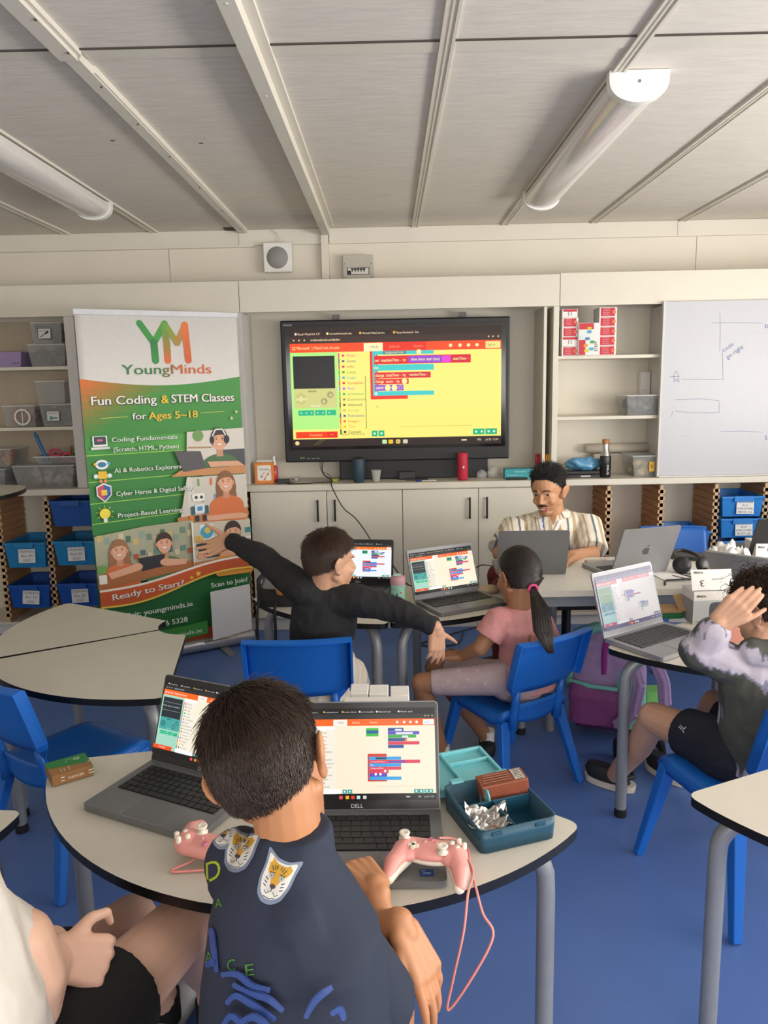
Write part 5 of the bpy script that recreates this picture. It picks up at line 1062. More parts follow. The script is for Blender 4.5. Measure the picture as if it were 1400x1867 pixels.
class Head:
    def __init__(s, c, f, u, k=1.0, wide=1.0): s.c = Vector(c); s.B = basis(f, u); s.k = k; s.M = Matrix.Translation(s.c) @ s.B.to_4x4() @ Matrix.Scale(k, 4)
    def P(s, x, y, z): return s.M @ Vector((x, y, z))
    def add(s, mb, face=True):
        T0 = mb.T; mb.T = s.M
        mb.ell((0, -.012, .028), (.076, .096, .088)); mb.ell((0, .030, -.032), (.060, .062, .078)); mb.ell((0, .058, -.098), (.030, .030, .022)); mb.ell((0, .018, -.070), (.052, .055, .045))
        for sx in (-1, 1):
            mb.cap((sx*.052, -.005, -.055), .016, (sx*.022, .055, -.100), .014)
            mb.ell((sx*.036, .062, -.035), (.022, .022, .022))
            e = Euler((0, sx*.25, sx*.35)).to_matrix(); mb.ell((sx*.082, -.010, -.012), (.007, .021, .034), e); mb.ell((sx*.088, -.018, -.004), (.006, .022, .028), e); mb.ell((sx*.077, -.004, -.036), (.006, .012, .013), e)
            if face: mb.cap((sx*.014, .0895, .016), .0068, (sx*.046, .076, .018), .0055); mb.cap((sx*.020, .0855, -.014), .004, (sx*.042, .078, -.012), .004)
        if face:
            mb.cap((0, .086, .008), .007, (0, .108, -.030), .0105); mb.ell((.010, .098, -.036), (.009, .010, .008)); mb.ell((-.010, .098, -.036), (.009, .010, .008))
            mb.cap((-.020, .082, -.064), .006, (0, .092, -.061), .0072); mb.cap((.020, .082, -.064), .006, (0, .092, -.061), .0072); mb.cap((-.016, .082, -.076), .006, (.016, .082, -.076), .006); mb.cap((0, .088, -.075), .007, (0, .086, -.077), .007)
        else: mb.cap((0, .084, .0), .007, (0, .100, -.028), .010)
        mb.T = T0
    def eyes(s, parent):
        for sx in (-1, 1):
            e = MB(s.M); e.col = lin('b0a496'); e.ell((sx*.031, .0755, .001), (.0115, .0085, .0058), None, 20, 14); e.c = [lin('b0a496')]*len(e.f)
            d = Vector((0, 1, 0)); o = MB(s.M); o.col = lin('2a1a12'); o.lathe([(.0056, 0), (.0052, .0010), (.0001, .0014)], (sx*.031-.002, .0835, .001), 14, (0, 1, 0)); n = len(e.v); e.v += o.v; e.f += [tuple(i+n for i in f_) for f_ in o.f]; e.mi += o.mi; e.sm += o.sm; e.c += o.c
            e.build('eye', PRINTG, parent)
def hair(parent, H, n, keep, length, flow, m, rad=(.081, .101, .104), cen=(0, -.012, .020), wid=.0007, segs=4, lift=.25, jit=.2, droop=.5, clump=.35, curl=0, seed=1, cap=True, name='hair', nclump=260, stick=False):
    rnd = random.Random(seed); mb = MB(H.M)
    if cap:
        R_, S_ = 22, 34; mc = MB(); mc.ell((0, 0, 0), (1, 1, 1), None, S_, R_); vs = [Vector((v[0]*rad[0], v[1]*rad[1], v[2]*rad[2]))*1.0 + Vector(cen) for v in mc.v]; fs = []
        for f_ in mc.f:
            d = sum((Vector(mc.v[i]) for i in f_), Vector())/len(f_)
            if keep(d): fs.append(f_)
        mb.add(vs, fs, True)
    cl = []
    while len(cl) < nclump:
        d = Vector((rnd.gauss(0, 1), rnd.gauss(0, 1), rnd.gauss(0, 1))).normalized(); cl.append((d, Vector((rnd.uniform(-1, 1), rnd.uniform(-1, 1), rnd.uniform(-1, 1))), rnd.uniform(.8, 1.25)))
    V, F = [], []; cnt = 0; tries = 0
    while cnt < n and tries < n*6:
        tries += 1; d = Vector((rnd.gauss(0, 1), rnd.gauss(0, 1), rnd.gauss(0, 1))).normalized()
        if not keep(d): continue
        cd, cj, ck = max(rnd.sample(cl, 14), key=lambda c_: c_[0].dot(d)) if clump else (d, Vector(), 1)
        p = Vector((d.x*rad[0], d.y*rad[1], d.z*rad[2])); nn = Vector((d.x/rad[0], d.y/rad[1], d.z/rad[2])).normalized()
        t = Vector(flow(d)); t = (t - nn*t.dot(nn)); t = t.normalized() if t.length > 1e-4 else t
        v = (t*(1-lift) + nn*lift + Vector((rnd.uniform(-1, 1), rnd.uniform(-1, 1), rnd.uniform(-1, 1)))*jit + cj*clump*.5).normalized()
        L = length(d)*rnd.uniform(.75, 1.1)*ck; st = L/segs; pt = [p + Vector(cen) - nn*.002]; ph = rnd.uniform(0, 6.28)
        side = v.cross(nn); side = side.normalized() if side.length > 1e-4 else Vector((1, 0, 0))
        for k in range(segs):
            q = pt[-1] + v*st
            if curl: a = ph + k*1.9; q += (side*math.cos(a) + nn*math.sin(a))*curl
            e = q - Vector(cen); s_ = math.sqrt((e.x/rad[0])**2+(e.y/rad[1])**2+(e.z/rad[2])**2)
            if s_ < 1.01 or stick: q = Vector(cen) + e*((1.01+.02*(k%2 if 0 else rnd.random()))/s_)
            if stick: nn = Vector((e.x/rad[0]**2, e.y/rad[1]**2, e.z/rad[2]**2)).normalized(); t = Vector(flow(e.normalized())); t = (t-nn*t.dot(nn)).normalized(); v = t
            pt.append(q); v = (v - nn*droop*.25 + t*.05).normalized()
        b0 = len(V)
        for k, q in enumerate(pt):
            w_ = wid/H.k*(1-.8*(k/segs)**2); a = pt[min(k+1, segs)] - pt[max(0, k-1)]; a.normalize(); s1 = a.cross(nn); s1 = s1.normalized() if s1.length > 1e-4 else side; s2 = a.cross(s1)
            for i in range(3): an = 2.094*i; V.append(q + (s1*math.cos(an) + s2*math.sin(an))*w_)
            if k:
                for i in range(3): j = (i+1) % 3; F.append((b0+(k-1)*3+i, b0+(k-1)*3+j, b0+k*3+j, b0+k*3+i))
        cnt += 1
    mb.add(V, F, True); return mb.build(name, m, parent)
def hairline(front=.52, ear=.10, back=-.80, near=.0):
    def f(d):
        y = d.y
        if y < -.3: lim = back + (y+1)/.7*((-.45)-back) if y > -1 else back
        elif y < .15: lim = -.45 + (y+.3)/.45*(ear+.45)
        else: lim = ear + (y-.15)/.75*(front-ear) if y < .9 else front
        return d.z > lim
    return f
def hand(mb, wrist, d, back, side, L, curls=(25, 25, 25, 25), tcurl=20, spread=.10, tout=.8, c2=1.0):
    w = Vector(wrist); d = Vector(d).normalized(); b = Vector(back); b = (b - d*b.dot(d)).normalized(); s = Vector(side); s = (s - d*s.dot(d) - b*s.dot(b)).normalized()
    mb.cap(w - d*.12*L, .135*L, w + d*.05*L, .14*L)
    lens = (.40, .45, .42, .33)
    for i in range(4):
        o = (1.5-i); kn = w + d*(.50 - .02*abs(o-.3))*L + s*o*.115*L; mb.cap(w + s*o*.075*L + d*.02*L, .105*L, kn, .078*L); mb.cap(w + s*o*.09*L + d*.25*L, .09*L, kn, .074*L)
        fd = (d + s*o*spread).normalized(); p = kn; ang = 0; r = (.060, .056, .050, .040)
        for j, fr in enumerate((.45, .32, .23)):
            ang += math.radians(curls[i])*(1 if j == 0 else c2); q = fd*math.cos(ang) - b*math.sin(ang); e = p + q*lens[i]*fr*L; k = .9 if i == 3 else 1; mb.cap(p, r[j]*L*k, e, r[j+1]*L*k, 10); p = e
    p = w + d*.10*L + s*.13*L; td = (d*(1-tout*.5) + s*tout - b*.15).normalized(); ang = 0
    for j, (ln, r0, r1) in enumerate(((.30, .085, .066), (.20, .062, .054), (.16, .052, .040))):
        q = (td*math.cos(ang) + (d*.8 - b*.6).normalized()*math.sin(ang)).normalized(); e = p + q*ln*L; mb.cap(p, r0*L, e, r1*L, 10); p = e; ang += math.radians(tcurl)
def limb(mb, pts, rs, seg=16):
    for (a, b), (ra, rb) in zip(zip(pts, pts[1:]), zip(rs, rs[1:])): mb.cap(a, ra, b, rb, seg)
def cone(mb, a, ra, b, rb, fl=1.0, seg=24):         # flat ended tube of cloth
    a = Vector(a); b = Vector(b); mb.lathe([(ra, 0), ((ra+rb)/2, (b-a).length/2), (rb, (b-a).length)], a, seg, b-a)
SK = dict(
    a=mat('skin_warm', 'b98058', .5, var=.05, scale=12), b=mat('skin_fair', 'c09274', .5, var=.05, scale=12), c=mat('skin_tan', 'a07050', .5, var=.05, scale=12),
    d=mat('skin_olive', 'b07c58', .48, var=.06, scale=14), f=mat('skin_pale', 'cfa084', .5, var=.05, scale=10))
HB = mat('hair_dark_brown', '3a2c25', .42, var=.3, scale=60, spec=.45); HK = mat('hair_black', '17120f', .38, var=.25, scale=60, spec=.5); HM = mat('hair_brown', '47352a', .45, var=.3, scale=50, spec=.45); HCU = mat('hair_curly_brown', '3f2e22', .45, var=.35, scale=40, spec=.45)
short = lambda b=.03, f=.045: (lambda d: f if d.z > .5 else b*(.55+.45*max(0, d.z+.6)))
def decal_on(o, mbd, depth_dir, off=.0012):
    # wrap a flat print onto the cloth below it
    me = o.data; bvh = BVHTree.FromPolygons([v.co for v in me.vertices], [tuple(p_.vertices) for p_ in me.polygons]); dd = Vector(depth_dir).normalized(); out = []
    for v_ in mbd.v:
        p_ = Vector(v_); h = bvh.ray_cast(p_ - dd*.4, dd)
        lay = v_[3] if len(v_) > 3 else 0
        out.append(h[0] if h[0] is not None else None)
    last = None
    for i, h in enumerate(out):
        if h is None: out[i] = last if last is not None else Vector(mbd.v[i])
        else: last = h
    return out
class Wrap(MB):
    # print placed on a plane (T), then dropped along -normal onto a garment mesh
    def drop(s, o, ctr, R_, name, parent, off=.0012, sub=.006):
        dg = bpy.context.evaluated_depsgraph_get(); me = o.data; bvh = BVHTree.FromPolygons([v.co for v in me.vertices], [tuple(p_.vertices) for p_ in me.polygons])
        dd = -(R_ @ Vector((0, 0, 1))).normalized(); nv, nf, nc = [], [], []
        for f_, c_ in zip(s.f, s.c):
            P_ = [Vector(s.v[i]) for i in f_]; L = max((P_[i]-P_[i-1]).length for i in range(len(P_)))
            polys = [P_]
            if L > sub:        # fan from the centroid and split so that the print follows the cloth
                c0 = sum(P_, Vector())/len(P_); polys = []
                for i in range(len(P_)):
                    tri = [c0, P_[i-1], P_[i]]; st = [tri]
                    while st:
                        t_ = st.pop(); e = [(t_[(k+1) % 3]-t_[k]).length for k in range(3)]; k = e.index(max(e))
                        if e[k] > sub: mid = (t_[k]+t_[(k+1) % 3])/2; st += [[t_[k], mid, t_[(k+2) % 3]], [mid, t_[(k+1) % 3], t_[(k+2) % 3]]]
                        else: polys.append(t_)
            for q in polys:
                w_ = []
                for p_ in q:
                    lay = p_.z; W_ = Vector(ctr) + R_ @ Vector((p_.x, p_.y, 0)); h = bvh.ray_cast(W_ - dd*.3, dd)
                    if h[0] is None: w_ = None; break
                    w_.append(h[0] - dd*(off + lay))
                if w_: b0 = len(nv); nv += [tuple(p_) for p_ in w_]; nf.append(tuple(range(b0, b0+len(w_)))); nc.append(c_)
        m2 = MB(); m2.v = nv; m2.f = nf; m2.c = nc; m2.mi = [0]*len(nf); m2.sm = [True]*len(nf); return m2.build(name, PRINT, parent)
TL = {}
# ---------------------------------------------------------------- boy in the navy T-shirt, nearest
t = thing('person', 'boy in a navy T-shirt with tiger patches, back to us, typing', 'person')
M_navy = mat('navy_cotton', '20283b', .8, var=.06, scale=200, bump=.05, bscale=600)
hc = A(492, 1392, 1.065); H = Head(hc, (.18, .96, -.28), (-.36, .22, .92), .99)
XR = Vector((.90, -.40, 0)); YR = Vector((.40, .90, 0))
nb = A(528, 1530, 1.03)
body = MB(); H.add(body, True)
limb(body, [H.P(.012, -.020, -.045), nb, nb+Vector((0, -.01, -.04))], [.048, .050, .05])
shR = A(582, 1668, .98); elR = A(712, 1858, 1.045); wrR = A(684, 1618, 1.215)
limb(body, [shR, elR, wrR], [.036, .034, .0235])
hand(body, wrR, A(636, 1562, 1.295)-wrR, (.1, -.1, 1), (-1, .2, 0), .140, (28, 30, 32, 34), 15, .14)
shL = A(440, 1575, 1.07); elL = A(600, 1720, 1.20); wrL = A(728, 1682, 1.13)
limb(body, [shL, elL, wrL], [.040, .034, .0245]); w2 = A(790, 1800, 1.08)
hand(body, wrL + (w2-wrL)*.12, w2-wrL, (.75, -.55, .35), (-.4, -.5, -.5), .150, (8, 12, 16, 24), 6, .10, .55)
for c_, rr in ((-.62, .09), (-.50, .12)): pass
limb(body, [(-.15, .93, .46), (-.165, 1.0, .76)], [.095, .068]); limb(body, [(-.06, .93, .44), (-.02, 1.30, .43), (-.03, 1.34, .06)], [.075, .05, .035]); limb(body, [(-.20, .93, .44), (-.25, 1.32, .43), (-.26, 1.36, .06)], [.075, .05, .035])
bo = fuse(body, 'body', SK['a'], t, .0032, 3)
sh = MB()
def sec(c, rx, ry): return (c, XR*rx, YR*ry)
sh.loft([sec((-.155, .915, .47), .142, .115), sec((-.152, .935, .60), .138, .112), sec((-.151, .962, .70), .134, .106), sec((-.150, .985, .79), .126, .096), sec((-.158, 1.00, .838), .102, .078), sec((-.160, 1.012, .880), .072, .060), sec((-.146, 1.022, .916), .052, .050)], 28, 2.3)
sh.cap(nb+Vector((.0, -.01, -.075)), .04, shR, .053); sh.cap((-.13, .97, .80), .075, shR, .056); cone(sh, shR, .056, shR.lerp(elR, .82) + Vector((-.004, -.012, 0)), .066)
sh.cap((-.20, 1.03, .83), .05, shL, .055); cone(sh, shL, .060, shL.lerp(elL, .5), .07)
sh.lathe([(.057, -.02), (.055, .012)], nb + Vector((0, -.003, -.008)), 24, (H.P(.012, -.02, -.06)-nb))
shirt = fuse(sh, 'tshirt', M_navy, t, .004, 14, wr(.007, 7, .0028, 17, (1, 1, .45)))
hair(t, H, 16000, hairline(), short(.022, .040), lambda d: (d.x*.5+.3*(d.z > .3), -.35+.9*(d.z > .75)*(d.y > 0), -.9), HB, lift=.14, jit=.15, clump=.45, wid=.00075, seed=3)
# tiger patches, panel seam, lettering and wave print
def tiger(w, s):
    O = w.O; eps = w.eps
    w.P(round_poly([(x*s*1.13, y*s*1.13) for x, y in ((-.56, -.15), (-.54, .42), (-.62, .92), (-.15, .64), (.25, .62), (.72, .84), (.62, .30), (.58, -.15), (.42, -.62), (.12, -.84), (-.22, -.84), (-.46, -.62))], .14*s), '77839a')
    w.P(round_poly([(x*s, y*s) for x, y in ((-.54, -.15), (-.52, .42), (-.58, .86), (-.15, .60), (.25, .58), (.66, .78), (.58, .28), (.54, -.15), (.38, -.58), (.10, -.78), (-.20, -.78), (-.42, -.58))], .14*s), 'dcdad4')
    w.P(round_poly([(x*s, y*s) for x, y in ((-.40, .15), (-.42, .45), (-.5, .8), (-.12, .52), (.24, .50), (.60, .70), (.46, .25), (.25, .05), (.10, -.28), (-.12, -.30), (-.22, .02))], .1*s), 'c8982c')
    O(-.43*s, .62*s, .07*s, 'e8e0d0', .13*s); O(.52*s, .58*s, .10*s, 'e8e0d0', .08*s)
    O(-.02*s, -.30*s, .12*s, '4a3440', .08*s); w.line([(-.02*s, -.36*s), (-.02*s, -.50*s)], .03*s, '222228')
    for sx in (-1, 1):
        O(sx*.20*s, .06*s, .10*s, '9aa0aa', .10*s); O(sx*.20*s, .06*s, .05*s, 'd8c890', .045*s); O(sx*.20*s, .06*s, .028*s, '17171c')
        for k in range(3):
            w.line([(sx*.40*s, (-.05-.13*k)*s), (sx*.27*s, (-.13-.12*k)*s)], .035*s, '1c1c24'); w.line([(sx*(.10+.10*k)*s, (.46-.03*k)*s), (sx*(.06+.07*k)*s, (.32-.04*k)*s)], .032*s, '1c1c24')
            for j in range(2): O(sx*(.10+.06*k)*s, (-.42-.07*j)*s, .012*s, '1c1c24', n=6)
        w.line([(sx*.06*s, -.48*s), (sx*.18*s, -.60*s), (sx*.30*s, -.50*s)], .025*s, '1c1c24'); w.line([(sx*.10*s, .18*s), (sx*.30*s, .16*s)], .03*s, '1c1c24')
    w.line([(-.25*s, -.70*s), (0, -.74*s), (.2*s, -.66*s)], .03*s, '1c1c24')
tocam = (camo.matrix_world.translation - Vector((-.13, .92, .75))).normalized()
def facing(px, py, Y, roll=0):
    p = A(px, py, Y); n = (Vector((0, 0, HC)) - p).normalized(); x = Vector((0, 0, 1)).cross(n).normalized(); y = n.cross(x)
    return p, Matrix(((x.x, y.x, n.x), (x.y, y.y, n.y), (x.z, y.z, n.z))) @ Matrix.Rotation(roll, 3, 'Z')
for px, py, s_, roll, lb in ((503, 1602, .031, -.45, 'front'), (437, 1548, .029, -.35, ''), (408, 1512, .026, -.1, '')):
    w = Wrap(); w.eps = .0004; tiger(w, s_*1.12); p, R_ = facing(px, py, 1.0, roll); w.drop(shirt, p, R_, 'tiger_patch', t)
w = Wrap(); w.eps = .0003
def pv(px, py, c0=(440, 1720)): return ((px-c0[0])/1400*1.02, -(py-c0[1])/1400*1.02)
for s_, px, py, h, c, wd in (('D', 377, 1592, .028, '9fb020', .022), ('P', 377, 1638, .012, '4f8a2c', .010), ('A', 394, 1645, .012, '4f8a2c', .010), ('A', 370, 1734, .014, '3f7a34', .011), ('C', 412, 1753, .014, '3f7a34', .011), ('E', 444, 1765, .014, '3f7a34', .011)):
    x, y = pv(px, py); w.text(s_, x, y-.006, h, c, width=wd, bold=.0)
for pts in (((372, 1700), (385, 1690), (388, 1720), (392, 1760)), ((372, 1746), (388, 1742)), ((400, 1765), (430, 1768), (455, 1790), (485, 1800)), ((420, 1782), (450, 1800), (480, 1812), (505, 1835)), ((408, 1810), (425, 1800), (450, 1815), (470, 1830), (490, 1845)), ((395, 1850), (415, 1830), (440, 1850), (455, 1862)), ((540, 1850), (560, 1825), (590, 1810)), ((585, 1850), (600, 1846), (606, 1862)), ((430, 1840), (455, 1835), (480, 1855))):
    P_ = [Vector((*q_, 0)) for q_ in pts]; out = []
    for i in range(len(P_)-1):
        p0 = P_[max(0, i-1)]; p1 = P_[i]; p2 = P_[i+1]; p3 = P_[min(len(P_)-1, i+2)]
        for k in range(5): u = k/5; out.append(.5*((2*p1)+(p2-p0)*u+(2*p0-5*p1+4*p2-p3)*u*u+(3*p1-p0-3*p2+p3)*u**3))
    out.append(P_[-1]); n_ = len(out)
    for k in range(n_-1): w.col = lin('2c4688'); w.line([pv(out[k].x, out[k].y), pv(out[k+1].x, out[k+1].y)], .0045+.005*math.sin(PI*(k+.5)/n_), '2c4688')
    for q_ in out[1:-1]: w.layer = w.layer-w.eps; w.O(*pv(q_.x, q_.y), .0035, '2c4688', n=8)
p, R_ = facing(440, 1720, 1.0, 0); w.drop(shirt, p, R_, 'shirt_print', t)
TL['A'] = t; rehome(t, (-.13, 1.0, 0))
t = thing('wristwatch', 'black wristwatch on the right forearm of the boy in navy', 'watch'); d = (wrR-elR).normalized(); c = elR.lerp(wrR, .46)
MB().lathe([(.027, -.008), (.030, -.008), (.030, .008), (.027, .008)], c, 24, d).build('strap', M_black, t); sd = d.cross(Vector((0, 0, 1))).normalized()
MB().lathe([(.016, 0), (.017, .004), (.015, .010), (.0001, .010)], c + sd*.026, 20, sd).build('case', M_dark, t); rehome(t, c)
# ---------------------------------------------------------------- boy in black, arms spread
t = thing('person', 'boy in a black long-sleeved top with both arms stretched out', 'person')
M_blk = mat('black_jersey', '19191b', .85, var=.08, scale=150, bump=.05, bscale=500)
H = Head(A(602, 1022, 2.64), (.80, .58, -.12), (-.04, .04, 1), .93)
nk = A(588, 1078, 2.64); body = MB(); H.add(body); limb(body, [H.P(0, -.02, -.04), nk], [.045, .048])
sL = A(553, 1078, 2.63); eL = A(484, 1018, 2.76); wL = A(419, 984, 2.88); sR = A(648, 1093, 2.60); eR = A(722, 1112, 2.56); wR = A(794, 1143, 2.50)
limb(body, [sL, eL, wL], [.036, .03, .022]); limb(body, [sR, eR, wR], [.036, .03, .022])
hand(body, wL, (-.80, .10, -.35), (-.1, .80, -.60), (-.2, .4, .9), .150, (4, 10, 16, 24), 4, .20, .8)
hand(body, wR + Vector((.002, 0, -.012)), (.02, -.05, -1), (.45, -.85, -.1), (1, .2, 0), .135, (10, 12, 14, 18), 6, .10, .9)
pel = A(585, 1250, 2.68); limb(body, [pel, A(585, 1120, 2.65)], [.09, .08])
kR = A(650, 1262, 2.95); limb(body, [A(628, 1250, 2.70), kR, (kR.x-.01, kR.y+.02, .07)], [.06, .042, .03]); fR = Vector((kR.x-.01, kR.y+.02, .05))
kL = Vector((-.36, 3.0, .40)); limb(body, [A(565, 1250, 2.70), kL, (kL.x, kL.y+.02, .07)], [.06, .042, .03]); fuse(body, 'body', SK['b'], t, .0038, 3)
sh = MB(); up_ = A(592, 1100, 2.645); lo = A(582, 1222, 2.665)
sh.loft([((lo.x+.005, lo.y, lo.z-.03), (.118, 0, 0), (0, .088, 0)), ((lo.x, lo.y, lo.z+.06), (.110, 0, 0), (0, .085, 0)), ((up_.x-.01, up_.y, up_.z-.08), (.118, .0, 0), (0, .085, 0)), (up_, (.115, 0, 0), (0, .078, 0)), ((up_.x-.002, up_.y, up_.z+.035), (.085, 0, 0), (0, .06, 0)), ((nk.x, nk.y, nk.z+.012), (.054, 0, 0), (0, .05, 0))], 26, 2.2)
limb(sh, [sL, eL], [.058, .043]); cone(sh, eL, .043, wL + (eL-wL)*.04, .031); limb(sh, [sR, eR], [.055, .042]); cone(sh, eR, .042, wR, .031); sh.cap(sL, .056, up_, .07); sh.cap(sR, .055, up_, .07); sh.ell(eL, (.044,)*3); sh.ell(eR, (.043,)*3)
fuse(sh, 'long_sleeved_top', M_blk, t, .0045, 3, wr(.008, 10, .0042, 22))
so = MB(); so.loft([(A(590, 1262, 2.68), (.125, 0, 0), (0, .11, 0)), (A(590, 1225, 2.68), (.130, 0, 0), (0, .105, 0)), (A(588, 1195, 2.67), (.115, 0, 0), (0, .088, 0))], 24, 2.4); cone(so, A(632, 1232, 2.70), .075, kR.lerp(A(628, 1250, 2.70), .25)+Vector((0, 0, .006)), .068); cone(so, A(565, 1245, 2.70), .075, kL.lerp(A(565, 1250, 2.70), .25), .068)
fuse(so, 'shorts', mat('cream_cotton', 'd2c8b8', .8, var=.05), t, .005, 3, wr(.004, 12, .003, 30))
hair(t, H, 8000, hairline(), short(.020, .040), lambda d: (d.x, .3*(d.z > .6), -.9), HM, lift=.16, jit=.14, clump=.45, wid=.0008, seed=5)
for f_ in (fR, Vector((kL.x, kL.y+.02, .05))): mb = MB(); mb.cap((f_.x, f_.y-.03, .045), .038, (f_.x, f_.y+.10, .035), .034); mb.v = [(a, b_, max(.002, c_)) for a, b_, c_ in mb.v]; mb.build('shoe', mat('dark_shoe', '202024', .6), t)
rehome(t, (-.3, 2.7, 0))
# ---------------------------------------------------------------- girl in pink
t = thing('person', 'girl in a pink T-shirt with long dark ponytail, seated sideways', 'person')
M_pink = mat('pink_cotton', 'c98a88', .8, var=.05, scale=120, bump=.04, bscale=500)
H = Head(A(944, 1050, 2.78), (-.50, .84, -.22), (.10, .03, 1), .90); body = MB(); H.add(body)
nk = A(948, 1104, 2.76); limb(body, [H.P(0, -.02, -.04), nk], [.042, .046])
sL = A(912, 1128, 2.74); eL = A(875, 1182, 2.72); wL = A(842, 1196, 2.80); sR = A(985, 1135, 2.80); limb(body, [sL, eL, wL], [.034, .030, .021]); hand(body, wL, (-1, .3, -.05), (0, -.2, 1), (.2, 1, 0), .125, (18, 20, 22, 24), 8)
pv_ = A(950, 1240, 2.78); kn = A(768, 1245, 2.80); ft = atz(806, 1372, .07); limb(body, [A(925, 1240, 2.74), kn, ft], [.056, .040, .028])
kn2 = Vector((kn.x+.06, kn.y+.16, kn.z)); ft2 = atz(888, 1345, .07); limb(body, [A(950, 1238, 2.85), kn2, ft2], [.056, .040, .028]); limb(body, [pv_, A(948, 1150, 2.77)], [.085, .07])
fuse(body, 'body', SK['c'], t, .0038, 3)
sh = MB(); X = Vector((.85, .50, 0)); Y_ = Vector((-.5, .85, 0))
def sc_(px, py, Y, rx, ry): return (A(px, py, Y), X*rx, Y_*ry)
sh.loft([sc_(962, 1252, 2.79, .112, .092), sc_(958, 1215, 2.79, .103, .086), sc_(954, 1175, 2.785, .098, .078), sc_(950, 1140, 2.775, .105, .072), sc_(949, 1120, 2.77, .088, .060), sc_(948, 1106, 2.765, .055, .046)], 26, 2.2)
sh.cap(sL, .046, A(940, 1140, 2.77), .06); sh.cap(sR, .046, A(955, 1140, 2.78), .06); cone(sh, sL+Vector((.005, 0, .012)), .050, sL.lerp(eL, .62), .054); cone(sh, sR, .048, sR+Vector((.03, .03, -.07)), .052)
fuse(sh, 'tshirt', M_pink, t, .0045, 3, wr(.004, 10, .0022, 26))
so = MB(); so.cap(pv_, .095, A(930, 1238, 2.77), .088); cone(so, A(925, 1236, 2.745), .066, kn.lerp(A(925, 1240, 2.74), .13), .046); cone(so, A(950, 1238, 2.85), .070, kn2.lerp(A(950, 1238, 2.85), .13), .050)
shorts = fuse(so, 'cycling_shorts', mat('pale_lilac_cotton', 'b5a0a2', .8, var=.05), t, .0045, 3, wr(.002, 12, .0012, 30))
w = Wrap(); 
for i, (a, b_) in enumerate(((-.13, .02), (-.09, -.02), (-.05, .022), (-.015, -.01), (.02, .025), (.05, -.02), (-.11, -.035), (-.03, -.04))): w.line([(a-.006, b_+.008), (a, b_), (a+.008, b_+.010)], .003, 'cdbfc0'); w.line([(a, b_), (a, b_-.008)], .002, 'cdbfc0')
p, R_ = facing(860, 1236, 2.72); w.drop(shorts, p, R_, 'arrow_print', t)
kp = lambda d: d.z > (-.60 if d.y < -.1 else (-.25 + (d.y+.1)*.9))
TIE = Vector((.42, -.86, -.28))
hair(t, H, 9000, kp, lambda d: .075, lambda d: (TIE.normalized() - d*(TIE.normalized().dot(d))), mat('hair_dark_brown_sleek', '241b18', .35, var=.3, scale=60, spec=.5), lift=.0, jit=.03, clump=.08, droop=.0, segs=6, wid=.0011, seed=8, stick=True)
tie = Vector(A(972, 1074, 2.675)); MB().tube([tie + Vector((.015*math.cos(2*PI*i/16), .0, .015*math.sin(2*PI*i/16))) for i in range(16)], .005, 8, closed=True).build('hair_tie', mat('hot_pink', 'd8407a', .5), t)
rnd = random.Random(4); mb = MB(); path = [H.P(.030, -.090, -.010), tie, A(985, 1110, 2.62), A(990, 1150, 2.565), A(1003, 1190, 2.545)]; rad_ = [.022, .012, .028, .030, .008]
ts = []; 
for i in range(1700):
    a = rnd.uniform(0, 6.28); q_ = math.sqrt(rnd.random()); pts = []; e = rnd.uniform(.85, 1.03); jx = rnd.uniform(-.006, .006)
    for k in range(5):
        c = Vector(path[k]); c = c if k < 4 else Vector(path[3]).lerp(c, e) 
        pts.append(c + Vector((math.cos(a)*rad_[k]*q_+jx*(k > 1), math.sin(a)*rad_[k]*q_*.7, 0)))
    mb.tube(pts, [.0011, .001, .0013, .0011, .0004], 3, caps=False)
mb.build('ponytail', mat('hair_dark_brown_sleek', '', 0), t)
for f_, dr_ in ((ft, Vector((-.1, .9, 0))), (ft2, Vector((.1, .9, 0)))):
    dr_.normalize(); cone_ = MB(); cone_.lathe([(.030, 0), (.031, .05)], (f_.x, f_.y, .055), 16, (0, 0, 1)); cone_.build('sock', M_fix, t)
    mb = MB(); a_ = Vector((f_.x, f_.y, .036)); mb.cap(a_-dr_*.04, .036, a_+dr_*.11, .032); mb.v = [(q_[0], q_[1], max(.002, q_[2])) for q_ in mb.v]; mb.build('shoe', mat('black_trainer', '141416', .6), t)
rehome(t, (pv_.x, pv_.y, 0))
# ---------------------------------------------------------------- man in the striped shirt
t = thing('person', 'man in a cream striped short-sleeved shirt talking behind a laptop', 'person')
YM = 3.80; H = Head(A(999, 893, YM-.03), (-.52, -.80, -.20), (-.10, -.05, 1), 1.0)
body = MB(); H.add(body); nk = A(1008, 948, YM+.02); limb(body, [H.P(0, -.02, -.05), nk], [.056, .062]); limb(body, [nk, A(1006, 975, YM)], [.06, .08])
sL = A(942, 966, YM+.02); eL = A(913, 1010, YM-.10); wL = A(945, 1022, 3.42); sR = A(1068, 962, YM+.02); eR = A(1078, 1012, YM-.14); wR = A(1040, 1014, 3.42)
for s_, e_, w_ in ((sL, eL, wL), (sR, eR, wR)): limb(body, [s_, e_, w_], [.050, .042, .028])
hand(body, wL, (.5, -.9, 0), (0, 0, 1), (1, .2, 0), .18, (20, 22, 24, 26), 10); hand(body, wR, (-.6, -.7, -.05), (0, 0, 1), (-1, .2, 0), .18, (20, 22, 24, 26), 10)
MK = ((Vector((.90, YM-.0, .54)), Vector((.55, YM-.20, .53))), (Vector((.93, YM+.14, .54)), Vector((.58, YM+.10, .53))))
for hp, k_ in MK: limb(body, [hp, k_, (k_.x+.02, k_.y+.04, .10)], [.085, .06, .045])
limb(body, [(.86, YM+.1, .52), A(1006, 975, YM+.02)], [.13, .12])
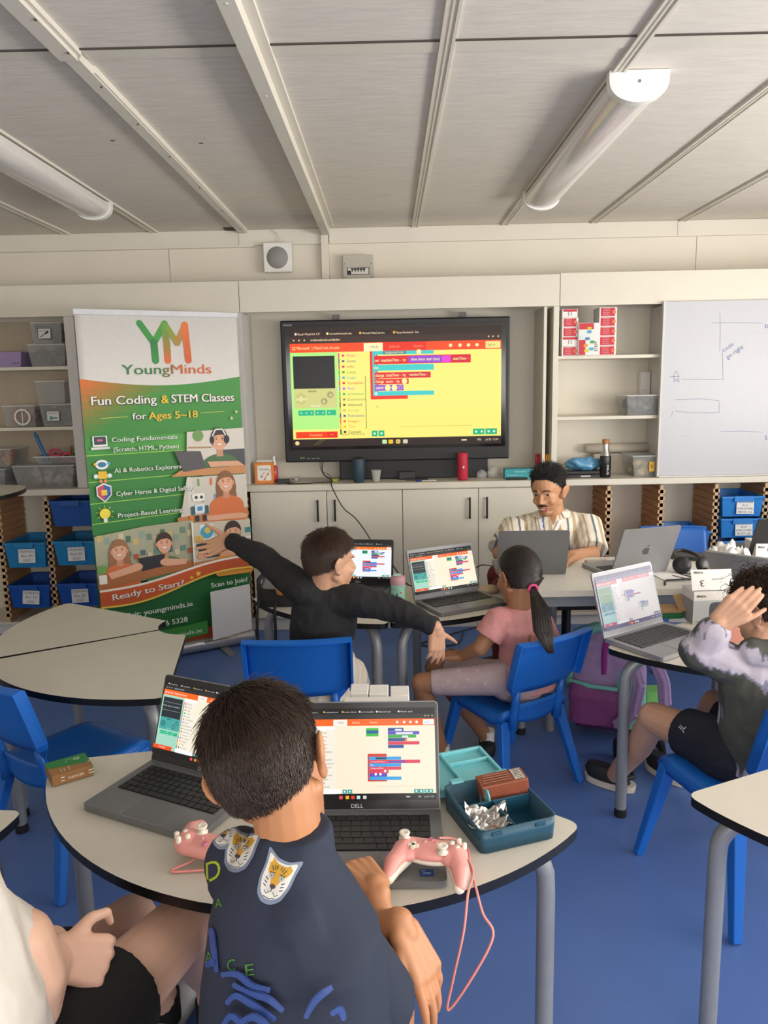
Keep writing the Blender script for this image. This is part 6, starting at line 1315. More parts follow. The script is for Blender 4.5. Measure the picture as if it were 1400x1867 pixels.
def mcol(co, n):
    q_ = H.M.inverted() @ co; base = Vector(lin('bd8a66'))
    if q_.y > .04 and -.085 > q_.z > -.13: base = base*.72
    elif q_.y > .01 and -.05 > q_.z >= -.085 and abs(q_.x) > .0: base = base*.86
    if q_.y > .077 and -.083 < q_.z < -.058 and abs(q_.x) < .024: base = Vector(lin('a8625a'))
    return base
fuse(body, 'body', attr_mat('print_skin', .5), t, .0036, 2, None, mcol); H.eyes(t)
mb = MB(H.M)
for sx in (-1, 1): mb.tube([(sx*.013, .097, .022), (sx*.028, .093, .0265), (sx*.048, .080, .021)], [.0026, .0034, .0016], 8)
mb.build('eyebrows', HK, t)
mb = MB(H.M); mb.tube([(-.026, .083, -.057), (-.012, .0965, -.050), (0, .1015, -.049), (.012, .0965, -.050), (.026, .083, -.057)], [.002, .0042, .0045, .0042, .002], 8); mb.build('moustache', HK, t)
mb = MB(H.M); mb.tube([(-.012, .0945, -.069), (0, .0985, -.0685), (.012, .0945, -.069)], .0028, 8); mb.build('teeth', mat('teeth_white', 'e4dcd0', .3), t)
hair(t, H, 9000, hairline(.64, -.12, -.62), lambda d: .052 if d.z > .45 else .012, lambda d: (d.x*.5+.30, -.75, .95 if d.y > .35 else -.4), HK, rad=(.078, .099, .099), lift=.24, jit=.14, clump=.7, wid=.0011, seed=11)
cloth = MB(); X = Vector((.98, .1, 0)); Y_ = Vector((-.1, .98, 0))
def sc_(px, py, Y, rx, ry): return (A(px, py, Y), X*rx, Y_*ry)
cloth.loft([sc_(1000, 1075, YM+.07, .19, .135), sc_(1002, 1020, YM+.04, .185, .13), sc_(1004, 985, YM+.02, .195, .125), sc_(1006, 955, YM+.02, .18, .105), sc_(1008, 940, YM+.025, .125, .082), sc_(1008, 930, YM+.03, .068, .062)], 30, 2.2)
for s_, e_ in ((sL, eL), (sR, eR)): cloth.cap(s_, .068, A(1006, 960, YM+.02), .09); cone(cloth, s_+Vector((0, 0, .02)), .074, s_.lerp(e_, .86), .082)
def stripes(co, n):
    u = ((co.x-.86)/.030 + .35*noise.noise(co*5)) % 4.0
    c = 'e4dccb'
    if abs(u-.5) < .17: c = '66707e'
    elif 1.3 < u < 1.9: c = 'b5a388'
    elif 2.4 < u < 2.75: c = 'c9bca4'
    elif 3.1 < u < 3.35: c = 'ab9a80'
    return lin(c)
shirt = fuse(cloth, 'striped_shirt', attr_mat('print_cloth', .85, bump=.15), t, .0036, 3, wr(.006, 8, .003, 22, (1, 1, .5)), stripes)
v0 = A(1002, 952, YM-.06)
w = Wrap(); w.P([(-.036, .075), (.050, .075), (.030, .02), (.004, -.062), (-.020, .0)], 'b07c58'); p, R_ = facing(1008, 935, YM-.1); w.drop(shirt, p, R_, 'open_neck', t, off=.0015)
for sx, pts in ((-1, [(983, 906), (970, 942), (986, 947), (995, 925), (994, 908)]), (1, [(1031, 906), (1042, 918), (1040, 944), (1029, 944), (1020, 925)])):
    w = Wrap(); c0 = pts[0]; p, R_ = facing(1005, 925, YM-.1); w.P([((x-1005)/1400*3.75, -(y-925)/1400*3.75) for x, y in pts], 'e8e0d0'); w.line([((x-1005)/1400*3.75, -(y-925)/1400*3.75) for x, y in pts], .003, 'b8ac94'); w.drop(shirt, p, R_, 'collar', t, off=.008)
w = Wrap(); p, R_ = facing(1005, 960, YM-.1)
for (a, b_) in (((985, 945), (992, 985)), ((1022, 948), (1005, 985))): w.line([((x-1005)/1400*3.75, -(y-960)/1400*3.75) for x, y in (a, b_)], .016, 'e6e6ea')
for k in range(3): w.R((-17+k*1.6)/1400*3.75, (8-k*10)/1400*3.75, (-15+k*1.6)/1400*3.75, (13-k*10)/1400*3.75, '5a64a8')
w.drop(shirt, p, R_, 'lanyard', t, off=.006)
tr = MB()
for hp, k_ in MK: tr.cap(hp, .10, k_, .080); cone(tr, k_, .078, (k_.x+.02, k_.y+.04, .12), .07)
fuse(tr, 'trousers', mat('dark_red_cotton', '6c1a24', .8), t, .007, 3, wr(.005, 10, .003, 24))
for hp, k_ in MK: mb = MB(); mb.cap((k_.x+.02, k_.y+.05, .05), .045, (k_.x-.12, k_.y, .04), .038); mb.v = [(a, b_, max(.002, c_)) for a, b_, c_ in mb.v]; mb.build('shoe', mat('dark_shoe', '', 0), t)
rehome(t, (.86, YM+.05, 0))
# ---------------------------------------------------------------- boy in the tie-dye hoodie
t = thing('person', 'curly-haired boy in a grey tie-dye hoodie with a hand on his head', 'person')
YE = 2.16; H = Head(A(1397, 1112, YE+.04), (-.55, .78, -.28), (.05, .15, 1), .93); body = MB(); H.add(body)
nk = A(1392, 1180, YE); limb(body, [H.P(0, -.02, -.04), nk], [.046, .05])
sL = A(1372, 1228, YE); eL = A(1276, 1186, YE+.02); wL = A(1312, 1136, YE-.02)
limb(body, [sL, eL, wL], [.042, .035, .026]); ht = A(1388, 1080, YE+.02)
hand(body, wL, A(1366, 1084, YE-.05)-wL, (-.35, -.85, .35), (.5, -.2, -1), .160, (10, 14, 18, 22), 30, -.03, .4)
hp = A(1335, 1372, YE+.02); kn = A(1192, 1308, 2.44); an = A(1122, 1412, 2.70); limb(body, [hp, kn], [.075, .052]); limb(body, [kn, kn.lerp(an, .45)+Vector((.012, 0, -.005)), an], [.050, .046, .031])
k2 = A(1304, 1284, 2.52); an2 = A(1236, 1392, 2.86); limb(body, [A(1370, 1350, YE+.08), k2, an2], [.075, .050, .030]); limb(body, [hp+Vector((.05, 0, 0)), A(1392, 1240, YE)], [.08, .07])
fuse(body, 'body', SK['f'], t, .0038, 3)
cl = MB(); X = Vector((.93, -.12, 0)); Y_ = Vector((.12, .93, 0))
def sc_(px, py, Y, rx, ry): return (A(px, py, Y), X*rx, Y_*ry)
cl.loft([sc_(1398, 1400, YE-.02, .135, .125), sc_(1396, 1350, YE-.01, .148, .13), sc_(1396, 1300, YE, .135, .12), sc_(1394, 1250, YE, .135, .108), sc_(1392, 1215, YE, .12, .088), sc_(1392, 1186, YE, .065, .058)], 28, 2.2)
cl.cap(sL, .068, A(1390, 1240, YE), .09); limb(cl, [sL, eL], [.068, .056]); cl.ell(eL+Vector((-.004, 0, -.004)), (.058, .058, .055)); limb(cl, [eL, eL.lerp(wL, .66)], [.055, .046]); cone(cl, eL.lerp(wL, .5), .040, eL.lerp(wL, .97), .034)
cl.cap(A(1375, 1190, YE-.03), .045, A(1410, 1195, YE-.04), .05)
def dye(co, n):
    k = noise.noise(Vector((co.x*5, co.y*5, co.z*5))+Vector((3, 1, 2))) + .30*noise.noise(Vector((co.x*70, co.y*70, co.z*14))) + .12*noise.noise(co*40)
    k += .22*math.sin(co.z*38 + co.x*12)
    if k > .27: return lin('b9b2bf')
    if k > .17: return lin('7c7a8e')
    return Vector(lin('4c4e48'))*(1+.25*noise.noise(co*20))
fuse(cl, 'hoodie', attr_mat('print_cloth', .85, bump=.15), t, .0045, 3, wr(.006, 9, .003, 24), dye)
so = MB(); so.cap(hp, .102, A(1390, 1370, YE), .10); cone(so, hp, .098, kn.lerp(hp, .40), .074); cone(so, A(1370, 1350, YE+.08), .09, k2.lerp(A(1370, 1350, YE+.08), .40), .074)
shorts = fuse(so, 'shorts', mat('navy_shorts', '1a1e2a', .8), t, .005, 3, wr(.004, 10, .002, 26))
w = Wrap(); w.text('JL', 0, 0, .018, 'c8ccd4', rot=.9, bold=.01); p, R_ = facing(1243, 1334, 2.3); w.drop(shorts, p, R_, 'logo', t)
hair(t, H, 5200, lambda d: d.z > (-.5 if d.y < -.2 else .05 if d.y < .3 else .40), lambda d: .075 if d.z > .35 else .035, lambda d: (d.x, d.y, .3), HCU, lift=.40, jit=.40, clump=.6, curl=.009, segs=10, droop=.9, wid=.0011, seed=13, nclump=120)
M_croc = mat('croc_black', '1e2023', .6); M_sole = mat('croc_sole', 'd8cfc0', .6)
for nm, (a, b_) in enumerate(((A(1128, 1432, 2.72), Vector((-.72, .55, 0))), (atz(1228, 1405, .04), Vector((-.45, .85, 0))))):
    a = Vector((a.x, a.y, 0)); d = b_.normalized(); s_ = Vector((-d.y, d.x, 0)); up = MB()
    up.T = Matrix(((s_.x, d.x, 0, a.x), (s_.y, d.y, 0, a.y), (0, 0, 1, 0), (0, 0, 0, 1)))
    up.loft([((0, .04, .026), (.040, 0, 0), (0, .085, 0)), ((0, .06, .055), (.037, 0, 0), (0, .075, 0)), ((0, .075, .075), (.026, 0, 0), (0, .05, 0))], 24, 2.3); up.tube([(-.036, .02, .05), (-.034, -.035, .060), (0, -.055, .062), (.034, -.035, .060), (.036, .02, .05)], .010, 8)
    o = up.build('clog', M_croc, t)
    so_ = MB(up.T); so_.loft([((0, .035, .002), (.041, 0, 0), (0, .098, 0)), ((0, .035, .027), (.043, 0, 0), (0, .100, 0))], 26, 2.3); so_.build('sole', M_sole, o)
    if nm == 0:
        q_ = MB(up.T @ Matrix.Translation((.0, -.0665, .010)) @ Matrix.Rotation(PI/2, 4, 'X')); q_.text('crocs', 0, 0, .010, '6a3a34', align='C', bold=.01); q_.build('lettering', PRINT, o)
rehome(t, (hp.x, hp.y, 0))
# ---------------------------------------------------------------- person at the lower left
t = thing('person', 'person in cream T-shirt and black shorts with clasped hands, head out of frame', 'person')
body = MB(); hipR = Vector((-.60, .93, .50)); kR = A(332, 1690, 1.36); kL = A(240, 1680, 1.50); hipL = Vector((-.72, 1.02, .50))
limb(body, [hipR, kR], [.090, .062]); body.ell(kR, (.060, .060, .058)); aR = A(385, 1790, 1.58); limb(body, [kR, kR.lerp(aR, .4), aR], [.055, .056, .036]); limb(body, [aR, (aR.x, aR.y, .10)], [.036, .034])
limb(body, [hipL, kL, (kL.x+.02, kL.y+.10, .10)], [.088, .056, .036]); body.ell(kL, (.055, .055, .054))
limb(body, [(-.68, .93, .55), (-.72, .88, 1.05)], [.14, .15])
sh_ = Vector((-.66, .80, 1.0)); el = A(58, 1838, .98); body.cap(sh_, .04, A(20, 1720, .96), .042); limb(body, [A(36, 1722, .97), A(60, 1782, .97), el], [.048, .046, .040]); w1 = A(98, 1745, 1.10); limb(body, [el, w1], [.042, .030])
hand(body, w1, A(160, 1750, 1.12)-w1, (.1, -.75, .6), (0, .4, .9), .165, (62, 64, 66, 68), 60, .03, .8)
w2 = A(92, 1722, 1.16); limb(body, [A(30, 1740, 1.12), w2], [.036, .030]); hand(body, w2, A(150, 1735, 1.17)-w2, (.2, .3, .9), (.2, -.9, .2), .165, (66, 70, 72, 74), 62, .03, .8)
fuse(body, 'body', mat('skin_pale_light', 'e4b79e', .5, var=.05, scale=10), t, .0042, 3)
cl = MB(); cl.loft([((-.63, .90, .50), (.16, 0, 0), (0, .13, 0)), ((-.65, .88, .72), (.165, 0, 0), (0, .13, 0)), ((-.70, .86, 1.0), (.17, 0, 0), (0, .12, 0)), ((-.70, .86, 1.06), (.10, 0, 0), (0, .08, 0))], 26, 2.3)
cone(cl, (-.66, .82, 1.0), .075, A(8, 1748, .975), .068)
fuse(cl, 'tshirt', mat('cream_jersey', 'd8d0c4', .85, var=.03), t, .005, 3, wr(.006, 8, .003, 20))
so = MB(); so.cap(hipR, .115, hipL, .11); cone(so, hipR, .112, hipR.lerp(kR, .62), .088); cone(so, hipL, .108, hipL.lerp(kL, .62), .080); fuse(so, 'shorts', mat('black_shorts', '101012', .85), t, .005, 3, wr(.004, 9, .002, 22))
for x_, y_ in ((aR.x, aR.y), (kL.x+.02, kL.y+.10)):
    MB().lathe([(.040, 0), (.040, .07)], (x_, y_, .06), 16, (0, 0, 1)).build('sock', mat('black_sock', '151517', .8), t)
    mb = MB(); mb.cap((x_-.01, y_-.05, .045), .042, (x_+.03, y_+.12, .038), .036); mb.v = [(a, b_, max(.002, c_)) for a, b_, c_ in mb.v]; mb.build('shoe', mat('grey_trainer', 'a4a4a8', .6), t)
rehome(t, (-.66, .95, 0))
chair('blue plastic chair under the boy in navy, below the frame', -.13, .93, 88); chair('blue plastic chair under the person in cream, below the frame', -.70, .92, 50)
# ================================================================ more things on the tables (need the fuse helper)
c2 = atz(785, 1580, TH+.03); controller('pink game controller resting on the palm rest of the right near laptop', c2.x-.002, c2.y+.010, TH+.0185, math.radians(-13), k=.92)
c1 = atz(372, 1530, TH+.03); controller('pink game controller on the table left of the boy in navy', c1.x+.022, c1.y-.014, TH+.001, math.radians(160))
M_cord = mat('pink_cord', 'e08f88', .5)
g = lambda px, py, z: tuple(atz(px, py, z))
cable('pink controller cable looping over the table edge and hanging down', 'controller_cable', [g(800, 1528, TH+.05), g(830, 1530, TH+.022), g(852, 1548, TH+.012), g(858, 1580, TH+.008), g(866, 1612, TH+.006), tuple(aty(880, 1665, 1.235)), tuple(aty(899, 1706, 1.21)), tuple(aty(862, 1780, 1.19)), tuple(aty(817, 1842, 1.18)), tuple(aty(825, 1790, 1.185)), tuple(aty(845, 1700, 1.20)), tuple(aty(853, 1630, 1.235)), g(862, 1590, TH+.010), g(848, 1556, TH+.012), g(842, 1540, TH+.018)], .0024, M_cord)
cable('short length of pink cable on the table beside the left controller', 'controller_cable', [g(372, 1545, TH+.02), g(352, 1568, TH+.010), g(312, 1588, TH+.004), g(345, 1588, TH+.004), g(400, 1584, TH+.004)], .0026, M_cord)
# lunch box
M_teal = mat('dark_teal_plastic', '17475c', .42, var=.03); M_aqua = mat('aqua_plastic', '6fb8bf', .40, var=.03)
pA = atz(876, 1562, TH); pB = atz(1012, 1527, TH); d = pB-pA; Wb = .172; rz = math.radians(19); Db, Hb = .190, .050
t = thing('lunch_box', 'open dark teal lunch box with aqua lid folded back', 'lunch box', (pA.x, pA.y, TH), rz)
def rr_(x0, y0, x1, y1, r): return round_poly([(x0, y0), (x1, y0), (x1, y1), (x0, y1)], r, 6)
outer = rr_(0, 0, Wb, Db, .018); inner = rr_(.004, .004, Wb-.004, Db-.004, .015); k = len(outer); mb = MB()
o0 = [(x*.97+Wb*.015, y*.97+Db*.015, .001) for x, y in outer]; o1 = [(x, y, Hb) for x, y in outer]; i1 = [(x, y, Hb) for x, y in inner]; i0 = [(x*.97+Wb*.015, y*.97+Db*.015, .006) for x, y in inner]
mb.add(o0+o1+i1+i0, [(i, (i+1) % k, k+(i+1) % k, k+i) for i in range(k)] + [(k+i, k+(i+1) % k, 2*k+(i+1) % k, 2*k+i) for i in range(k)] + [(2*k+i, 2*k+(i+1) % k, 3*k+(i+1) % k, 3*k+i) for i in range(k)] + [tuple(range(k))[::-1], tuple(range(3*k, 4*k))], True)
mb.build('tray', M_teal, t)
mb = MB(); mb.box(.006, Db*.56, .006, Wb-.006, Db*.56+.004, Hb-.006); mb.box(Wb*.46, .006, .006, Wb*.46+.004, Db*.56, Hb-.006); mb.build('divider', M_teal, t, bevel=.001)
mb = MB(); mb.prism([(0, 0), (.045, 0), (.045, .045), (.010, .052), (0, .04)], 0, .003); mb.v = [(Wb*.42+z, Db*.57+x, .010+y) for x, y, z in mb.v]; mb.build('aqua_divider', M_aqua, t, bevel=.001)
mb = MB()
for xx in (.14, .70): mb.box(Wb*xx, -.003, Hb-.012, Wb*xx+.022, .002, Hb-.004)
mb.build('front_clip', M_teal, t, bevel=.001)
L = Matrix.Translation((-.004, Db+.010, Hb*.28)) @ Matrix.Rotation(math.radians(2), 4, 'X')
mb = MB(L); mb.prism(rr_(0, 0, Wb, Db*.80, .018), 0, .010); mb.build('lid', M_aqua, t, bevel=.002)
mb = MB(L); 
for q in ((0, 0, Wb, .008), (0, Db*.80-.008, Wb, Db*.80), (0, 0, .008, Db*.80), (Wb-.008, 0, Wb, Db*.80), (Wb*.36, 0, Wb*.36+.006, Db*.80), (Wb*.36, Db*.5, Wb, Db*.5+.006)): mb.box(q[0], q[1], .0095, q[2], q[3], .020)
mb.build('lid_rim', M_aqua, t, bevel=.002)
for xx in (.12, .76): mb = MB(); mb.box(Wb*xx, Db-.004, Hb-.014, Wb*xx+.03, Db+.014, Hb+.004); mb.build('hinge', M_aqua, t, bevel=.003)
mb = MB(L); mb.box(Wb*.2, -.012, -.004, Wb*.8, .002, .008); mb.build('hinge_bar', M_teal, t, bevel=.002)
X_ = Matrix.Translation((pA.x, pA.y, TH)) @ Matrix.Rotation(rz, 4, 'Z')
c = X_ @ Vector((Wb*.72, Db*.78, .008)); t = thing('juice_carton', 'brown drink carton lying in the back compartment of the lunch box', 'carton', c, rz-.15)
mb = MB(); mb.box(-.052, -.026, .012, .052, .026, .060, Euler((0, -.10, 0)).to_matrix()); mb.build('carton', mat('carton_brown', '8a4a34', .45, var=.12), t, bevel=.002)
mb = MB(Matrix.Translation((0, 0, .0365)) @ Matrix.Rotation(-.10, 4, 'Y') @ Matrix.Translation((0, 0, .0243))); mb.R(.025, -.022, .046, .022, 'd8d0c8')
for i in range(7): mb.R(.027, -.020+i*.006, .044, -.018+i*.006, '3a2a24')
for i in range(4): mb.R(-.045+i*.002, -.018+i*.009, .016, -.014+i*.009, 'a8705a')
mb.build('print', PRINT, t)
c = X_ @ Vector((Wb*.24, Db*.28, .008)); t = thing('foil_scrap', 'crumpled silver foil in the front left compartment of the lunch box', 'foil', c)
M_foil = mat('foil', 'b9b6b2', .22, metal=.95, var=.1); mb = MB(); n = 18; rnd = random.Random(2); vs = []
for j in range(n):
    for i in range(n): vs.append(((i/(n-1)-.5)*.085, (j/(n-1)-.5)*.085, .018+.012*noise.noise(Vector((i*.35, j*.35, 1)))+.0045*noise.noise(Vector((i*.9, j*.9, 3)))+.030*((i/(n-1)-.5)**2+(j/(n-1)-.5)**2)*2))
mb.add(vs, [(j*n+i, j*n+i+1, j*n+n+i+1, j*n+n+i) for j in range(n-1) for i in range(n-1)], False); mb.build('foil', M_foil, t, solid=.0004)
mb = MB(); mb.ell((.012, -.01, .012), (.016, .014, .009)); mb.build('food', mat('crumb_brown', 'a06840', .8), t)
# beaker on the middle table
c = atz(726, 1103, TH); t = thing('drinking_bottle', 'small green bottle with pink flip lid between the two middle laptops', 'bottle', (c.x, c.y+.02, TH))
MB().lathe([(.024, .001), (.029, .006), (.030, .055), (.028, .060), (.030, .066), (.031, .085)], (0, 0, 0), 24).build('body', mat('mint_plastic', '8fc4b4', .35, var=.2, scale=90), t)
MB().lathe([(.032, .0852), (.032, .105), (.028, .118), (.010, .121), (.0001, .121)], (0, 0, 0), 24).build('lid', mat('dusty_pink', 'b98f92', .4), t); mb = MB(); mb.box(-.018, -.012, .1212, .014, .012, .128); mb.build('spout_cover', mat('mint_light', 'a8d0c4', .4), t, bevel=.002)
mb = MB(Matrix.Translation((0, -.0312, 0)) @ Matrix.Rotation(PI/2, 4, 'X')); mb.line([(-.008, .02), (-.004, .045)], .002, '2a4a3a'); mb.O(-.004, .048, .005, '2f5a44'); mb.O(.012, .015, .008, 'b03060'); mb.O(.012, .055, .004, 'e05a30'); mb.build('print', PRINT, t)
# black cooler bag
c = atz(505, 1106, TH); t = thing('lunch_bag', 'black insulated bag with hanging straps at the left of the middle table', 'bag', (c.x+.01, c.y+.06, TH))
mb = MB(); mb.loft([((0, 0, .001), (.10, 0, 0), (0, .07, 0)), ((0, 0, .06), (.098, 0, 0), (0, .072, 0)), ((0, .01, .07), (.10, 0, 0), (0, .07, 0))], 26, 3); mb.build('body', mat('black_nylon', '141416', .75), t)
mb = MB(); mb.tube([(-.092, -.02, .06), (-.092, .0, .10), (-.06, .03, .135), (0, .04, .145), (.06, .03, .135), (.09, .0, .10)], [.008, .010, .010, .010, .010, .008], 10); mb.build('open_lid', mat('black_nylon', '', 0), t)
mb = MB(); mb.loft([((0, .012, .07), (.085, 0, 0), (0, .055, 0)), ((0, .035, .13), (.070, 0, 0), (0, .012, 0))], 24, 2.5); mb.build('silver_lining', mat('silver_lining', '8c8c8c', .35, metal=.5), t)
for s in (-1, 1): mb = MB(); mb.tube([(s*.035-.045, -.074, .03), (s*.035-.045, -.13, .006), (s*.038-.045, -.145, -.08), (s*.035-.045, -.145, -.14)], .006, 4); mb.build('strap', mat('black_nylon', '', 0), t)
t = thing('snack_pot', 'clear pot with orange contents in the black bag', 'pot', (c.x+.03, c.y+.0, TH+.045)); MB().lathe([(.030, .012), (.036, .05), (.0001, .05)], (0, 0, 0), 24).build('contents', mat('orange_food', 'b87838', .5), t); MB().lathe([(.0365, .045), (.040, .048), (.040, .055), (.036, .056)], (0, 0, 0), 24).build('rim', M_clear2, t)
# mouse
c = atz(905, 1080, TH); t = thing('computer_mouse', 'beige rounded mouse beside the grey laptop in front of the girl', 'mouse', (c.x-.035, c.y+.0, TH), .4); mb = MB(); mb.ell((0, 0, .012), (.055, .034, .022)); mb.v = [(a, b, max(.001, z)) for a, b, z in mb.v]; mb.build('shell', mat('beige_plastic', 'b0987c', .5), t)
cable('black cable lying on the middle table towards the white desk', 'thin_cable', [g(868, 1035, TH+.05), g(880, 1030, TH+.05), tuple(aty(905, 1033, 3.3))], .003, M_black)
# phone case, headset, cables, papers on the long table
c = atz(1093, 1028, TT); t = thing('phone', 'phone in a pale case lying behind the laptop with the fruit emblem', 'phone', (c.x-.01, c.y, TT), .05); mb = MB(); mb.box(-.05, -.03, .001, .05, .03, .014); mb.build('case', mat('pale_case', 'b4aa9e', .35, metal=.3), t, bevel=.003); mb = MB(); mb.box(.022, -.031, .002, .046, -.002, .0145); mb.build('camera_panel', M_dark, t)
c = atz(1242, 1046, TT); c3 = atz(1290, 1050, TT); t = thing('headphones', 'black over-ear headphones lying on the long white table', 'headphones', ((c.x+c3.x)/2, c.y, TT))
h = (c3.x-c.x)/2
for s, r in ((-1, .034), (1, .034)):
    mb = MB(); mb.lathe([(.012, -.014), (r, -.012), (r+.004, 0), (r, .012), (.012, .014)], (s*h, 0, .038), 24, (.35*s, -.8, .3)); mb.build('ear_cup', M_black, t, bevel=.0)
mb = MB(); mb.tube([(-h, .02, .05)] + [(h*1.05*-math.cos(a), .06+.09*math.sin(a), .055+.012*math.sin(a)) for a in [PI*i/12 for i in range(13)]] + [(h, .02, .05)], .009, 8); mb.build('headband', M_black, t)
c = atz(1225, 1060, TT); cable('black adapter cable with plug curling on the long white table', 'adapter_cable', [(c.x-.05, c.y-.06, TT+.005), (c.x-.03, c.y-.01, TT+.006), (c.x+.01, c.y, TT+.006), (c.x+.05, c.y, TT+.008), (c.x+.10, c.y+.02, TT+.006), (c.x+.18, c.y+.03, TT+.006)], .0045, M_dark)
c = atz(1265, 1062, TT); cable('tangle of thin black cable under the headphones', 'thin_cable', [(c.x-.05, c.y+.10, TT+.004), (c.x+.0, c.y+.04, TT+.004), (c.x+.04, c.y+.10, TT+.006), (c.x-.01, c.y+.13, TT+.004), (c.x+.03, c.y+.06, TT+.006), (c.x+.09, c.y+.08, TT+.004)], .0022, M_black)
c = atz(1260, 1058, TT); t = thing('paper_sheet', 'white paper sheets under the headphones', 'paper', (c.x, c.y+.08, TT), .15); mb = MB(); mb.box(-.12, -.07, .0006, .14, .10, .003); mb.build('sheet', mat('paper_white', 'e8e6e2', .7), t)
c = atz(1305, 1052, TT); t = thing('cardboard_piece', 'small brown cardboard box beside the headphones', 'box', (c.x+.02, c.y+.02, TT), -.1); mb = MB(); mb.box(-.045, -.03, .001, .045, .03, .030); mb.build('carton', mat('kraft', 'a5835c', .7), t, bevel=.001)
c = atz(1272, 1022, TT); t = thing('folded_black_case', 'flat black folded case behind the headphones', 'case', (c.x, c.y+.05, TT), -.4); mb = MB(); mb.prism([(-.10, -.05), (.10, -.07), (.12, .04), (-.06, .06)], .001, .018); mb.build('case', M_dark, t, bevel=.003)
c = atz(1345, 1035, TT); t = thing('tissue_paper', 'crumpled white paper on the long table beside the numbered box', 'paper', (c.x, c.y+.10, TT)); mb = MB(); rnd = random.Random(9)
vs = []; n = 14
for j in range(n):
    for i in range(n): vs.append(((i/(n-1)-.5)*.17, (j/(n-1)-.5)*.12, .06+.05*noise.noise(Vector((i*.5, j*.5, 5)))+.03*noise.noise(Vector((i*1.3, j*1.3, 2)))-.15*((i/(n-1)-.5)**2)))
mb.add([(a, b, max(.002, z)) for a, b, z in vs], [(j*n+i, j*n+i+1, j*n+n+i+1, j*n+n+i) for j in range(n-1) for i in range(n-1)], True); mb.build('tissue', mat('paper_white', '', 0), t, solid=.0006)
c = atz(1362, 1024, TT); t = thing('product_box', 'low white box marked 12 at the right edge of the long table', 'box', (c.x+.07, c.y+.07, TT), -.08); mb = MB(); mb.box(0, 0, .001, .20, .14, .065); mb.build('carton', mat('carton_white', '', 0), t, bevel=.0015)
mb = MB(Matrix.Translation((0, -.0004, 0)) @ Matrix.Rotation(PI/2, 4, 'X')); mb.text('8BitDo', .008, .045, .010, '333333', width=.03, bold=.02); mb.text('12', .05, .030, .018, '333333', width=.02); mb.build('print', PRINT, t)
# product boxes 3 and 2, with raised flaps
def pbox(label, px, py, wd, dp, ht, rz, num, side, body):
    c = atz(px, py, TH); t = thing('product_box', label, 'box', (c.x, c.y, TH), rz)
    mb = MB(); mb.box(0, 0, .001, wd, dp, .003); mb.box(0, 0, .001, wd, .002, ht); mb.box(0, dp-.002, .001, wd, dp, ht); mb.box(0, 0, .001, .002, dp, ht); mb.box(wd-.002, 0, .001, wd, dp, ht); mb.build('carton', mat('carton_white', '', 0), t)
    mb = MB(Matrix.Translation((0, -.0004, 0)) @ Matrix.Rotation(PI/2, 4, 'X')); mb.R(0, 0, wd, ht*.72, body); mb.text('8BitDo', .012, ht*.82, .009, '333333', width=.036, bold=.02)
    if num == '3': mb.R(wd*.40, ht*.16, wd*.98, ht*.66, '4c4e5a', .02); mb.O(wd*.66, ht*.42, .008, '2c2e38'); mb.text('Ultimate', .012, ht*.05, .006, '444444', width=.04)
    else: mb.O(wd*.66, ht*.66, .02, '3c2c2c'); mb.line([(wd*.4, ht*.25), (wd*.6, ht*.22)], .002, 'b06a5a')
    mb.build('front_print', PRINT, t)
    mb = MB(Matrix.Translation((-.0004, 0, 0)) @ Matrix.Rotation(-PI/2, 4, 'Z') @ Matrix.Rotation(PI/2, 4, 'X')); mb.R(-dp, 0, 0, ht*.72, side); mb.build('side_print', PRINT, t)
    F = Matrix.Translation((0, dp*.15, ht)) @ Matrix.Rotation(PI/2-.30, 4, 'X'); mb = MB(F); mb.box(0, 0, 0, wd, ht*.62, .002); f = mb.build('flap', mat('carton_white', '', 0), t)
    mb = MB(F @ Matrix.Translation((0, 0, .0024))); mb.text('8BitDo', .010, ht*.50, .009, '333333', width=.036, bold=.02); mb.text(num, wd*.30, ht*.30, .024, '2c2c2c', rot=PI, width=.014); mb.line([(wd*.5, ht*.32), (wd*.8, ht*.33)], .002, '333333'); mb.build('flap_print', PRINT, f)
c = pbox('open white and grey product box with a figure 3 on its raised flap', 1262, 1138, .155, .10, .125, .05, '3', '9a9a98', 'b9bcbc')
pbox('open white and salmon product box with a figure 2 on its raised flap', 1330, 1172, .16, .10, .135, -.12, '2', 'c8b0a8', 'c98878')
c = atz(1183, 1130, TH); t = thing('green_box', 'low green box with brown lid behind the right laptop', 'box', (c.x, c.y, TH), .03); mb = MB(); mb.box(0, 0, .001, .13, .09, .024); mb.build('tray', mat('green_card', '1f6a38', .5), t, bevel=.001); mb = MB(); mb.box(-.001, -.001, .0245, .131, .091, .034); mb.build('lid', mat('kraft', '', 0), t, bevel=.001)
mb = MB(); mb.add([(.115, .0, .034), (.165, -.03, .036), (.165, .06, .085), (.12, .08, .07)], [(0, 1, 2, 3)]); mb.build('flap', mat('kraft', '', 0), t, solid=.002)
c = atz(1208, 1104, TH); t = thing('green_cup', 'dark green tub with cream lid behind the green box', 'tub', (c.x, c.y+.10, TH)); MB().lathe([(.028, .001), (.034, .05), (.001, .05)], (0, 0, 0), 24).build('tub', mat('bottle_green', '145038', .3), t); mb = MB(); mb.prism(rr_(-.03, .04, .16, .14, .03), .001, .045); mb.build('cream_cover', mat('cream_card', 'ddd6c4', .6), t, bevel=.003)
